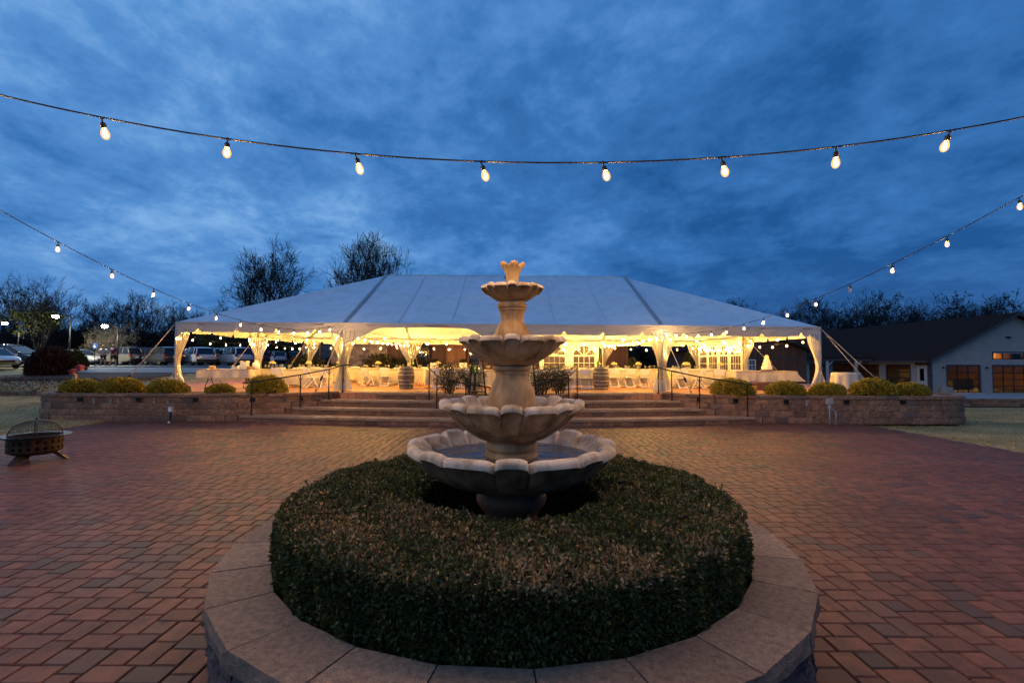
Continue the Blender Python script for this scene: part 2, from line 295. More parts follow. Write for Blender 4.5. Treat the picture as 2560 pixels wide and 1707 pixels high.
# ------------------------------------------------------------------ geometry helpers
class MB:
    def __init__(s): s.v = []; s.f = []
    def add(s, v, f):
        o = len(s.v); s.v.extend([tuple(p) for p in v]); s.f.extend([tuple(i + o for i in q) for q in f]); return s
    def box(s, c, d, rz=0.0, taper=1.0, rx=0.0, ry=0.0):
        x, y, z = d[0] / 2, d[1] / 2, d[2] / 2
        pts = [(-x, -y, -z), (x, -y, -z), (x, y, -z), (-x, y, -z), (-x * taper, -y * taper, z), (x * taper, -y * taper, z), (x * taper, y * taper, z), (-x * taper, y * taper, z)]
        M = Matrix.Translation(c) @ Matrix.Rotation(rz, 4, 'Z') @ Matrix.Rotation(ry, 4, 'Y') @ Matrix.Rotation(rx, 4, 'X')
        return s.add([M @ Vector(p) for p in pts], [(0, 3, 2, 1), (4, 5, 6, 7), (0, 1, 5, 4), (1, 2, 6, 5), (2, 3, 7, 6), (3, 0, 4, 7)])
    def tube(s, pts, r, n=8, cap=True):
        pts = [Vector(p) for p in pts]; k = len(pts); rr = r if isinstance(r, (list, tuple)) else [r] * k
        vs = []; up = None
        for i, p in enumerate(pts):
            t = (pts[min(i + 1, k - 1)] - pts[max(i - 1, 0)]); t = t.normalized() if t.length > 1e-9 else Vector((0, 0, 1))
            if up is None:
                a = Vector((0, 0, 1)) if abs(t.z) < 0.9 else Vector((1, 0, 0))
                up = (a - t * a.dot(t)).normalized()
            else:
                up = up - t * up.dot(t); up = up.normalized() if up.length > 1e-6 else t.orthogonal().normalized()
            w = t.cross(up)
            for j in range(n):
                a = 2 * PI * j / n; vs.append(p + (up * math.cos(a) + w * math.sin(a)) * rr[i])
        fs = []
        for i in range(k - 1):
            for j in range(n): fs.append((i * n + j, i * n + (j + 1) % n, (i + 1) * n + (j + 1) % n, (i + 1) * n + j))
        if cap: fs.append(tuple(range(n - 1, -1, -1))); fs.append(tuple((k - 1) * n + j for j in range(n)))
        return s.add(vs, fs)
    def lathe(s, prof, n=24, c=(0, 0, 0), cap=True, fn=None):
        vs = []
        for (r, z) in prof:
            for j in range(n):
                a = 2 * PI * j / n
                q = fn(r, z, a) if fn else (r, z)
                vs.append((c[0] + q[0] * math.cos(a), c[1] + q[0] * math.sin(a), c[2] + q[1]))
        k = len(prof); fs = []
        for i in range(k - 1):
            for j in range(n): fs.append((i * n + j, i * n + (j + 1) % n, (i + 1) * n + (j + 1) % n, (i + 1) * n + j))
        if cap: fs.append(tuple(range(n - 1, -1, -1))); fs.append(tuple((k - 1) * n + j for j in range(n)))
        return s.add(vs, fs)
    def grid(s, fn, nu, nv):
        vs = [fn(i / nu, j / nv) for j in range(nv + 1) for i in range(nu + 1)]
        fs = [(j * (nu + 1) + i, j * (nu + 1) + i + 1, (j + 1) * (nu + 1) + i + 1, (j + 1) * (nu + 1) + i) for j in range(nv) for i in range(nu)]
        return s.add(vs, fs)
    def prism(s, poly, z0, z1):
        n = len(poly); vs = [(p[0], p[1], z0) for p in poly] + [(p[0], p[1], z1) for p in poly]
        return s.add(vs, [tuple(range(n - 1, -1, -1)), tuple(range(n, 2 * n))] + [(i, (i + 1) % n, n + (i + 1) % n, n + i) for i in range(n)])
    def mesh(s, name, mat, smooth=False):
        m = bpy.data.meshes.new(name); m.from_pydata(s.v, [], s.f); m.materials.append(mat)
        if smooth: m.shade_smooth()
        m.update(); return m
    def build(s, name, mat, parent=None, smooth=False, loc=None):
        return link(name, s.mesh(name, mat, smooth), parent, loc)
def smooth_by_angle(me, deg=40):
    me.shade_smooth()
    try: me.set_sharp_from_angle(angle=R(deg))
    except Exception: pass
def link(name, me, parent=None, loc=None, rz=None, sc=None):
    o = bpy.data.objects.new(name, me); COL.objects.link(o)
    if parent is not None: o.parent = parent
    if loc is not None: o.location = loc
    if rz is not None: o.rotation_euler = (0, 0, rz)
    if sc is not None: o.scale = sc if not isinstance(sc, (int, float)) else (sc, sc, sc)
    return o
def tag(o, label=None, cat=None, group=None, kind=None):
    if label: o['label'] = label
    if cat: o['category'] = cat
    if group: o['group'] = group
    if kind: o['kind'] = kind
    return o
def thing(name, label, cat, loc=(0, 0, 0), rz=0.0, group=None, sc=1.0):
    o = bpy.data.objects.new(name, None); COL.objects.link(o); o.location = loc; o.rotation_euler = (0, 0, rz); o.scale = (sc, sc, sc); o.empty_display_size = 0.1
    return tag(o, label, cat, group)
def copy_tree(o, parent=None):
    c = o.copy(); COL.objects.link(c); c.parent = parent
    for ch in list(KIDS.get(o.name, [])): copy_tree(ch, c)
    return c
KIDS = {}
def remember(root):
    """children lists for copy_tree"""
    kids = {}
    for o in bpy.data.objects:
        if o.parent: kids.setdefault(o.parent.name, []).append(o)
    KIDS.clear(); KIDS.update(kids)
def fast_mesh(name, V, F, mat, tint=None, smooth=False):
    V = np.asarray(V, np.float32); F = np.asarray(F, np.int32); k = F.shape[1]
    m = bpy.data.meshes.new(name); m.vertices.add(len(V)); m.vertices.foreach_set('co', V.ravel())
    m.loops.add(F.size); m.loops.foreach_set('vertex_index', F.ravel()); m.polygons.add(len(F))
    m.polygons.foreach_set('loop_start', np.arange(0, F.size, k, dtype=np.int32)); m.polygons.foreach_set('loop_total', np.full(len(F), k, np.int32))
    m.materials.append(mat)
    if tint is not None:
        a = m.attributes.new('tint', 'FLOAT_COLOR', 'POINT'); T = np.ones((len(V), 4), np.float32); T[:, :3] = tint; a.data.foreach_set('color', T.ravel())
    m.update(calc_edges=True); m.validate()
    if smooth: m.shade_smooth()
    return m
def leaf_cards(P, N, size, rng, length=1.5, tilt=0.7):
    """one folded diamond leaf per point; N are outward directions"""
    n = len(P); rv = rng.normal(size=(n, 3)); d = N + rv * tilt; d /= np.linalg.norm(d, axis=1)[:, None] + 1e-9
    s = np.cross(d, rng.normal(size=(n, 3))); s /= np.linalg.norm(s, axis=1)[:, None] + 1e-9
    sz = (size * rng.uniform(0.5, 1.6, n))[:, None]
    a = P; b = P + d * sz * length * 0.5 + s * sz * 0.5; c = P + d * sz * length; e = P + d * sz * length * 0.5 - s * sz * 0.5
    V = np.stack([a, b, c, e], 1).reshape(-1, 3); F = np.arange(4 * n).reshape(-1, 4)
    return V, F
TENS = ['twenty', 'thirty', 'forty']
ORD = ['first', 'second', 'third', 'fourth', 'fifth', 'sixth', 'seventh', 'eighth', 'ninth', 'tenth', 'eleventh', 'twelfth', 'thirteenth', 'fourteenth', 'fifteenth', 'sixteenth', 'seventeenth', 'eighteenth', 'nineteenth', 'twentieth']
for _t, _w in enumerate(TENS):
    if _t: ORD.append(_w[:-1] + 'ieth')
    ORD += [_w + '-' + ORD[_i] for _i in range(9)]
# ------------------------------------------------------------------ terrain
CX, CY = 0.0, 4.195            # centre of the fountain bed
XS = -0.4                      # axis of steps and tent
ZT = 0.88                      # terrace level
def lerp_tab(y, a, b): return float(np.interp(y, a, b))
def ss(a, b, x):
    t = min(1, max(0, (x - a) / (b - a))); return t * t * (3 - 2 * t)
def ground_z(x, y):
    zl = lerp_tab(y, [-60, 13.5, 16.5, 24, 31, 35.5, 60, 300], [-0.03, -0.03, 0.06, 0.78, 1.12, 1.42, 1.45, 1.5])
    zr = lerp_tab(y, [-60, 12, 16, 30, 31.3, 60, 300], [-0.03, -0.03, -0.06, -0.82, -0.85, -0.7, 0.0])
    if -13.2 < x < 11.6 and y < 17.5: return -0.10
    zc = lerp_tab(y, [-60, 17, 17.6, 36, 300], [-0.1, -0.1, 0.5, 0.80, 1.4])
    if x < -13.2: return zl + (zc - zl) * ss(-17.5, -14.0, x) * (1 if y > 17 else 0)
    if x > 11.6: return zr + (zc - zr) * (1 - ss(14.0, 16.5, x)) * (1 if y > 17 else 0)
    return zc
def build_ground():
    xs = sorted(set([-400, -250, -160] + [x * 1.0 for x in range(-120, -13, 3)] + [-17.5, -16.4, -15.5, -14.5, -13.25, -13.15, -8, -3, 0, 4, 8, 11.4, 11.65, 13, 14.2, 15.2, 16.2] + [x * 1.0 for x in range(17, 120, 3)] + [160, 250, 400]))
    ys = sorted(set([-60, -20, 0, 4, 8, 11, 13, 14, 15, 16, 16.9, 17.1, 17.6, 18.2, 19, 20, 21.5, 23, 25, 27, 29, 31, 31.35, 33, 35.6, 38] + list(range(42, 120, 6)) + [140, 180, 240, 320, 480, 900]))
    mb = MB(); nx = len(xs)
    for y in ys:
        for x in xs: mb.v.append((x, y, ground_z(x, y)))
    for j in range(len(ys) - 1):
        for i in range(nx - 1): mb.f.append((j * nx + i, j * nx + i + 1, (j + 1) * nx + i + 1, (j + 1) * nx + i))
    tag(mb.build('ground', M_GRASS), kind='structure')
build_ground()

# ------------------------------------------------------------------ brick patio
A = 0.182
def build_patio():
    base = MB().box((-0.8, 5.5, -0.085), (24.6, 23.6, 0.05)); patio = tag(base.build('patio', M_SAND), kind='structure')
    pieces = []
    for k in range(4, 48):
        ys = 2 * k * A; yh = ys + A
        c0 = 0 if k % 2 == 0 else 2; c1 = 2 - c0
        for m in range(-20, 18):
            o = 4 * m
            pieces.append(((o + c0 + 0.5) * A, ys + 0.75 * A, A, 1.5 * A))      # upright brick reaching up
            pieces.append(((o + c1 + 0.5) * A, ys + 0.25 * A, A, 1.5 * A))      # upright brick reaching down
            for c in (1, 3): pieces.append(((o + c + 0.5) * A, ys + 0.5 * A, A, A))
            for q in range(2): pieces.append(((o + c0 + 1.75 + 1.5 * q) * A, yh + 0.5 * A, 1.5 * A, A))
    keep = []
    for (x, y, w, h) in pieces:
        if y < 1.4 or y > 16.6 or x < -13.1 or x > 11.5: continue
        if math.hypot(x - CX, y - CY) < 2.02: continue
        if abs(x) > 1.25 * y + 3.0: continue
        yf = 15.0 + 36 - math.sqrt(36 ** 2 - (x - XS) ** 2) if abs(x - XS) < 8.6 else 16.1
        if y > yf + 0.12: continue
        keep.append((x, y, w, h))
    def vis(p):
        x, y = p[0], p[1]
        if abs(x) > 1.05 * y or y < 2.98: return False
        return not (abs(x) < 0.655 * y and y < 8)        # behind the fountain bed
    near = sorted([p for p in keep if vis(p)], key=lambda p: p[1])[:300]
    ns = set(near); gap = 0.0035
    def brick(w, h):
        x, y = w / 2 - gap, h / 2 - gap; b = 0.009; r = 0.010
        v = []; 
        for (ax, ay, z) in ((x, y, -0.05), (x, y, -0.012), (x - b, y - b, 0.0)):
            c = r if z < 0 else r * 0.8
            v += [(-ax + c, -ay, z), (ax - c, -ay, z), (ax, -ay + c, z), (ax, ay - c, z), (ax - c, ay, z), (-ax + c, ay, z), (-ax, ay - c, z), (-ax, -ay + c, z)]
        f = [(i, (i + 1) % 8, 8 + (i + 1) % 8, 8 + i) for i in range(8)] + [(8 + i, 8 + (i + 1) % 8, 16 + (i + 1) % 8, 16 + i) for i in range(8)] + [tuple(range(16, 24))]
        return v, f
    shapes = {}; r2 = random.Random(5)
    for (w, h) in ((A, A), (A, 1.5 * A), (1.5 * A, A)):
        v, f = brick(w, h); mb = MB().add(v, f); shapes[(round(w, 4), round(h, 4))] = (mb.mesh('brick', M_PAVER_O), np.array(v), f)
    def tone(x, y):
        t = r2.random(); g = math.sin(x * 0.9 + 1.3) * math.cos(y * 0.7 + x * 0.3) * 0.10
        return min(1, max(0, t + g))
    for (x, y, w, h) in near:
        o = link('brick', shapes[(round(w, 4), round(h, 4))][0], patio, (x, y, r2.uniform(-0.003, 0.002)))
        o.rotation_euler = (r2.uniform(-0.006, 0.006), r2.uniform(-0.006, 0.006), r2.uniform(-0.008, 0.008)); o.color = (tone(x, y), 0, 0, 1)
    mb = MB(); tv = []
    for p in keep:
        if p in ns: continue
        x, y, w, h = p; _, v, f = shapes[(round(w, 4), round(h, 4))]
        mb.add(v + np.array((x, y, r2.uniform(-0.003, 0.002))), f); tv += [tone(x, y)] * len(v)
    me = mb.mesh('brick_field', M_PAVER_A)
    at = me.attributes.new('tint', 'FLOAT', 'POINT'); at.data.foreach_set('value', np.array(tv, np.float32))
    tag(link('brick_field', me, patio), kind='stuff')
build_patio()

# ------------------------------------------------------------------ stone pieces
def rough_box(w, d, h, seed, amp=0.012, nx=6, nz=4):
    """block with a split front face (front towards -y)"""
    r = random.Random(seed); mb = MB()
    f = [[(-w / 2 + w * i / nx + (0 if i in (0, nx) else r.uniform(-.3, .3) * w / nx), -d / 2 - (amp * r.uniform(-0.2, 1.3) if (0 < i < nx and 0 < j < nz) else amp * r.uniform(-0.9, 0.2)), h * j / nz) for i in range(nx + 1)] for j in range(nz + 1)]
    k = nx + 1; v = [p for row in f for p in row]
    fs = [(j * k + i, j * k + i + 1, (j + 1) * k + i + 1, (j + 1) * k + i) for j in range(nz) for i in range(nx)]
    o = len(v); v += [(-w / 2, d / 2, 0), (w / 2, d / 2, 0), (w / 2, d / 2, h), (-w / 2, d / 2, h)]
    top = [nz * k + i for i in range(k)]
    fs.append(tuple(top) + (o + 2, o + 3)); fs.append(tuple(j * k + nx for j in range(nz + 1)) [::1] + (o + 2, o + 1)); fs.append((o, o + 3) + tuple(j * k for j in range(nz, -1, -1)))
    return mb.add(v, fs)
def ring_planter():
    root = thing('planter_wall', 'low round planter wall of pale capstones around the clipped hedge', 'planter', (CX, CY, 0))
    n = 25; ri, ro, zc, th = 1.84, 2.215, 0.55, 0.10
    a0 = R(-90 + 3.4)
    def sector(a, b, r0, r1, z0, z1, seed, amp, m=5, nz=3):
        """wedge with straight chord faces and a split outer edge"""
        rr = random.Random(seed); mb = MB()
        def pt(r, t, z):
            # chord, not arc
            pa = Vector((math.cos(a) * r, math.sin(a) * r)); pb = Vector((math.cos(b) * r, math.sin(b) * r)); q = pa.lerp(pb, t); return q
        front = []
        for j in range(nz + 1):
            z = z0 + (z1 - z0) * j / nz
            for i in range(m + 1):
                q = pt(r1, i / m, z); nrm = q.normalized()
                d = -amp * rr.uniform(0, 1) if j == nz else amp * rr.uniform(-0.5, 1.1)
                if j == nz: d *= 0.5
                q = q + nrm * d; front.append((q.x, q.y, z))
        k = m + 1; fs = [(j * k + i, j * k + i + 1, (j + 1) * k + i + 1, (j + 1) * k + i) for j in range(nz) for i in range(m)]
        o = len(front); A_ = pt(r0, 0, 0); B_ = pt(r0, 1, 0)
        v = front + [(A_.x, A_.y, z0), (B_.x, B_.y, z0), (B_.x, B_.y, z1), (A_.x, A_.y, z1)]
        fs.append(tuple(nz * k + i for i in range(k)) + (o + 2, o + 3)); fs.append((o + 3, o + 2, o + 1, o)); fs.append(tuple(j * k for j in range(nz, -1, -1)) + (o, o + 3)); fs.append(tuple(j * k + m for j in range(nz + 1)) + (o + 2, o + 1))
        return mb.add(v, fs)
    g = 0.0022
    for i in range(n):
        a = a0 + 2 * PI * i / n; b = a0 + 2 * PI * (i + 1) / n
        o = sector(a + g, b - g, ri, ro, zc - th, zc + rnd.uniform(-0.002, 0.002), 100 + i, 0.012, 7, 2).build('capstone', M_CAP, root)
        for c in range(3):
            da = (PI / n) * (c % 2)
            sector(a + g + da, b - g + da, ri + 0.06, ro - 0.035, 0.0 + 0.15 * c + 0.002, 0.15 * (c + 1), 300 + i * 3 + c, 0.022, 6, 4).build('block', M_RINGBLOCK, root)
    soil = MB().lathe([(0.0, 0.36), (1.95, 0.36)], 40, cap=False).build('soil', M_SOIL, root)
ring_planter()

def along(path, step, start=0.0):
    """points and headings at equal spacing along a polyline"""
    P = [Vector(p) for p in path]; seg = [(P[i], P[i + 1], (P[i + 1] - P[i]).length) for i in range(len(P) - 1)]; tot = sum(s[2] for s in seg)
    out = []; d = start + step / 2
    while d < tot - step * 0.3:
        t = d
        for (a, b, l) in seg:
            if t <= l or (a, b, l) is seg[-1]:
                q = a.lerp(b, min(1, t / l)); h = (b - a); out.append((q.x, q.y, math.atan2(h.y, h.x))); break
            t -= l
        d += step
    return out
BLK = [rough_box(0.395, 0.24, 0.196, 40 + i).mesh('block', M_BLOCK) for i in range(5)]
CAPM = [rough_box(0.44, 0.34, 0.098, 60 + i, 0.008, 6, 2).mesh('capstone', M_BLOCK) for i in range(4)]
NOSE = [rough_box(0.44, 0.32, 0.085, 70 + i, 0.006, 6, 2).mesh('tread_stone', M_NOSE) for i in range(4)]
RIS = [rough_box(0.395, 0.20, 0.133, 80 + i, 0.010, 6, 3).mesh('riser_block', M_BLOCK) for i in range(4)]
def wall_run(root, path, courses, z0=0.0, cap=True, flip=False, h=0.2):
    for c in range(courses):
        for (x, y, a) in along(path, 0.4, -0.2 * (c % 2)):
            o = link('block', rnd.choice(BLK), root, (x, y, z0 + c * h + 0.002)); o.rotation_euler = (0, 0, a); 
            o.location.x += math.sin(a) * (-0.012 * c) * -1 * -1; o.location.y += 0.012 * c * math.cos(a) * (1)
    if cap:
        for (x, y, a) in along(path, 0.445):
            o = link('capstone', rnd.choice(CAPM), root, (x + math.sin(a) * -0.04, y + math.cos(a) * 0.04, z0 + courses * h + 0.003)); o.rotation_euler = (0, 0, a)
def arcpts(cx, cy, r, a0, a1, n): return [(cx + r * math.cos(R(a0 + (a1 - a0) * i / n)), cy + r * math.sin(R(a0 + (a1 - a0) * i / n)), 0) for i in range(n + 1)]
# left wall is walked from its far end towards the steps so that the split faces look out
LEFT = [(-16.1, 21.5, 0), (-16.05, 17.4, 0)] + arcpts(-14.75, 17.3, 1.3, 180, 268, 6) + [(-12.0, 15.97, 0), (XS - 8.62, 16.08, 0), (XS - 7.10, 16.52, 0), (XS - 6.32, 17.02, 0), (XS - 5.85, 17.55, 0)]
RIGHT = [(XS + 5.85, 17.55, 0), (XS + 6.32, 17.02, 0), (XS + 7.10, 16.52, 0), (XS + 8.62, 16.08, 0), (12.0, 15.95, 0), (14.1, 16.0, 0)] + arcpts(14.1, 17.35, 1.35, 272, 360, 6) + [(15.5, 21.5, 0)]
wl = thing('retaining_wall', 'brown block retaining wall along the terrace between steps and lawn with fire pit', 'wall')
wall_run(wl, LEFT, 4)
wr = thing('retaining_wall', 'brown block retaining wall below the terrace beside the grey conduit box', 'wall')
wall_run(wr, RIGHT, 4)
# little louvred lights let into the top course
lm = MB().box((0, -0.008, 0), (0.17, 0.03, 0.13)); 
for i in range(4): lm.box((0, -0.028, -0.045 + 0.03 * i), (0.15, 0.02, 0.010), rx=0.5)
lmm = lm.mesh('wall_light', M_BLACKP)
for x in (-14.0, -12.1, -10.25, -8.4):
    link('wall_light', lmm, wl, (x, 15.83, 0.72))
link('wall_light', lmm, wl, (XS - 6.75, 16.60, 0.72), R(-32))
for x in (8.9, 10.85, 12.7):
    link('wall_light', lmm, wr, (x, 15.83 if x < 12 else 15.86, 0.72))
link('wall_light', lmm, wr, (XS + 6.75, 16.60, 0.72), R(32)); link('wall_light', lmm, wr, (XS + 7.8, 16.16, 0.72), R(14))
# pale lime streaks on a few joints of the wall are thin mineral crusts
def crust(root, x, y, z, w, h):
    MB().grid(lambda u, v: (x + (u - .5) * w * (0.4 + 0.6 * (1 - v)), y - 0.012 * math.sin(PI * u), z + v * h), 4, 3).build('lime_streak', M_CONC, root)
for x in (-13.55, -12.75, -11.6, -13.0, -11.15): crust(wl, x, 15.815, 0.60, 0.06, 0.18)
crust(wl, -9.3, 15.87, 0.62, 0.07, 0.17); crust(wr, 9.55, 15.80, 0.61, 0.08, 0.18)

# ------------------------------------------------------------------ terrace deck and steps
deck = [(p[0], p[1]) for p in LEFT[1:]] ; deck2 = [(p[0], p[1]) for p in RIGHT[:-1]]
def inset(p): return (p[0] * 0.992, p[1] + 0.10)
poly = [(-15.95, 35.2)] + [inset(p) for p in deck] + [(XS - 5.7, 17.3), (XS, 17.25), (XS + 5.7, 17.3)] + [inset(p) for p in deck2] + [(15.4, 35.2)]
tag(MB().prism(poly, 0.3, ZT - 0.006).build('terrace', M_TERR), kind='structure')
STEP = [(15.0, 8.5, 0.22), (15.75, 6.95, 0.44), (16.4, 6.2, 0.66), (17.0, 5.75, 0.88)]
def yarc(yf, dx): return yf + 36 - math.sqrt(36 * 36 - dx * dx)
for i, (yf, hw, zt) in enumerate(STEP):
    root = tag(bpy.data.objects.new('step', None), kind='structure'); COL.objects.link(root)
    path = [(XS + hw * t / 24, yarc(yf, hw * t / 24), 0) for t in range(-24, 25)]
    back = 1.0 if i < 3 else 0.6
    top = MB().prism([(p[0], p[1] + 0.20) for p in path] + [(p[0], p[1] + back) for p in reversed(path)], zt - 0.5 if i else -0.02, zt - 0.006)
    top.build('tread', M_TERR, root)
    for (x, y, a) in along(path, 0.4):
        link('riser_block', rnd.choice(RIS), root, (x, y + 0.12, zt - 0.22), a)
    for (x, y, a) in along(path, 0.445):
        link('tread_stone', rnd.choice(NOSE), root, (x, y + 0.13, zt - 0.086), a)
# island bed in the middle of the steps
isl = thing('island_planter', 'curved block planter dividing the steps behind the fountain', 'planter')
ipath = arcpts(-0.3, 17.75, 2.45, 180, 360, 18)
for c in range(4):
    for (x, y, a) in along(ipath, 0.4, -0.2 * (c % 2)):
        o = link('block', rnd.choice(BLK), isl, (x, y, c * 0.2 + 0.002), a)
for (x, y, a) in along(ipath, 0.445): link('capstone', rnd.choice(CAPM), isl, (x, y, 0.803), a)
MB().prism([(p[0] * 0.96 - 0.01, p[1] + 0.08) for p in ipath], 0.2, 0.86).build('soil', M_SOIL, isl)
# planting beds behind the retaining walls
bedl = MB().prism([(-15.3, 17.2), (-14.4, 16.25), (-9.2, 16.2), (-7.6, 16.75), (-8.0, 17.15), (-15.2, 17.9)], 0.5, 0.885); tag(bedl.build('planting_bed', M_MULCH), kind='structure')
bedr = MB().prism([(XS + 7.6, 16.75), (8.4, 16.25), (13.7, 16.25), (14.6, 17.3), (14.5, 17.9), (7.4, 17.15)], 0.5, 0.885); tag(bedr.build('planting_bed', M_MULCH), kind='structure')

# ------------------------------------------------------------------ parking lot, paths, pad
tag(MB().box((-55, 56, 1.40), (86, 40, 0.2)).build('parking_lot', M_ASPH), kind='structure')
def strip(name, pts, mat, dz=0.03):
    mb = MB(); n = len(pts)
    for (a, b) in pts:
        mb.v.append((a[0], a[1], ground_z(*a) + dz)); mb.v.append((b[0], b[1], ground_z(*b) + dz))
    for i in range(n - 1): mb.f.append((2 * i, 2 * i + 2, 2 * i + 3, 2 * i + 1))
    return tag(mb.build(name, mat), kind='structure')
strip('path', [((x, 31.2 + 0.02 * (x + 30)), (x, 36.2)) for x in np.linspace(-31.0, -13.0, 14)], M_CONC, 0.05)
strip('mulch_bed', [((x, 20.5 + 0.25 * abs(math.sin(x))), (x, 27.5 + 0.5 * math.sin(x * 1.3))) for x in np.linspace(-44, -19.5, 24)], M_MULCH, 0.03)
strip('mulch_bed', [((x, 26.2 + 0.4 * math.sin(x)), (x, 31.0)) for x in np.linspace(-30, -20.5, 12)], M_MULCH, 0.05)
tag(MB().box((44, 35.2, -0.60), (30, 7.2, 0.5)).build('pavement', M_CONC), kind='structure')
tag(MB().box((30.6, 50, -0.61), (5.2, 22.4, 0.5)).build('pavement', M_CONC), kind='structure')
# parking bay lines
for i in range(9):
    tag(MB().box((-58 + i * 3.1, 47.0, 1.5045), (0.12, 5.2, 0.005), rz=0.35).build('bay_line', M_WHITEP), kind='structure')
lw = thing('garden_wall', 'low block wall edging the paved yard of the grey building', 'wall')
for c in range(2):
    for (x, y, a) in along([(28.6, 31.45, 0), (46, 31.3, 0)], 0.4, -0.2 * (c % 2)): link('block', rnd.choice(BLK), lw, (x, y, -0.80 + 0.2 * c), a)
for (x, y, a) in along([(28.6, 31.45, 0), (46, 31.3, 0)], 0.445): link('capstone', rnd.choice(CAPM), lw, (x, y, -0.395), a)

# ------------------------------------------------------------------ lawn blades near the patio
def lawn(name, label, fx, n, seed):
    g = np.random.default_rng(seed); P = fx(g, n)
    P[:, 2] = [ground_z(x, y) for x, y in P[:, :2]]
    h = g.uniform(0.03, 0.075, n); a = g.uniform(0, 2 * PI, n); w = 0.007
    dx, dy = np.cos(a), np.sin(a); lean = g.normal(0, 0.03, (n, 2))
    V = np.stack([P + np.stack([dx * w, dy * w, 0 * h], 1), P - np.stack([dx * w, dy * w, 0 * h], 1), P + np.stack([lean[:, 0], lean[:, 1], h], 1)], 1).reshape(-1, 3)
    F = np.arange(3 * n).reshape(-1, 3)
    pat = np.sin(P[:, 0] * 0.8 + 1.1 * np.sin(P[:, 1] * 0.9)) * np.sin(P[:, 1] * 1.3 + 0.5 * P[:, 0]) + g.normal(0, 0.45, n)
    t = np.clip(pat * 0.5 + 0.62, 0, 1)[:, None]
    c = np.array([0.19, 0.165, 0.065]) * (1 - t) + np.array([0.60, 0.43, 0.20]) * t
    tag(link(name, fast_mesh(name, V, F, M_LEAF, np.repeat(c, 3, 0))), label, 'grass', kind='stuff')
def fl(g, n):
    y = 9 + 14 * g.random(n) ** 1.2; return np.stack([-13.15 - 14 * g.random(n) ** 1.3, y, 0 * y], 1)
def fr(g, n):
    y = 8 + 22 * g.random(n) ** 1.2; return np.stack([np.where(y < 16, 11.55, 15.2) + 18 * g.random(n) ** 1.2, y, 0 * y], 1)
lawn('grass', 'tan winter grass behind the fire pit', fl, 42000, 3)
lawn('grass', 'pale frosted grass beside the brick patio below the grey building', fr, 60000, 4)
def fallen(name, label, fx, n, seed):
    g = np.random.default_rng(seed); P = fx(g, n); P[:, 2] = [ground_z(x, y) + 0.04 for x, y in P[:, :2]]
    N = np.tile(np.array([0, 0, 0.4]), (n, 1)); V, F = leaf_cards(P, N, 0.055, g, 1.3, 1.0)
    c = np.array([[0.10, 0.052, 0.030]]) * g.uniform(0.4, 1.5, (n, 1)); tag(link(name, fast_mesh(name, V, F, M_LEAF, np.repeat(c, 4, 0))), label, 'leaves', kind='stuff')
def scraps():
    g = np.random.default_rng(77); n = 70; x = g.uniform(-9, 9, n); y = g.uniform(3.2, 14.5, n); ok = (np.hypot(x - CX, y - CY) > 2.4) & (np.abs(x) < y * 1.05); P = np.stack([x, y, np.full(n, 0.006)], 1)[ok]
    V, F = leaf_cards(P, np.stack([g.normal(0, 1, len(P)), g.normal(0, 1, len(P)), np.full(len(P), .15)], 1), 0.022, g, 2.2, 0.08); V[:, 2] = np.maximum(V[:, 2], 0.004)
    c = np.array([[0.20, 0.13, 0.07]]) * g.uniform(0.3, 1.4, (len(P), 1)); tag(link('leaf_scraps', fast_mesh('leaf_scraps', V, F, M_LEAF, np.repeat(c, 4, 0))), 'tiny dry leaf scraps scattered over the brick patio', 'leaves', kind='stuff')
scraps()
fallen('fallen_leaves', 'brown fallen leaves and groundcover in front of the parked cars', lambda g, n: np.stack([-44 + 25 * g.random(n), 20.6 + 6.6 * g.random(n), 0 * g.random(n)], 1), 9000, 8)
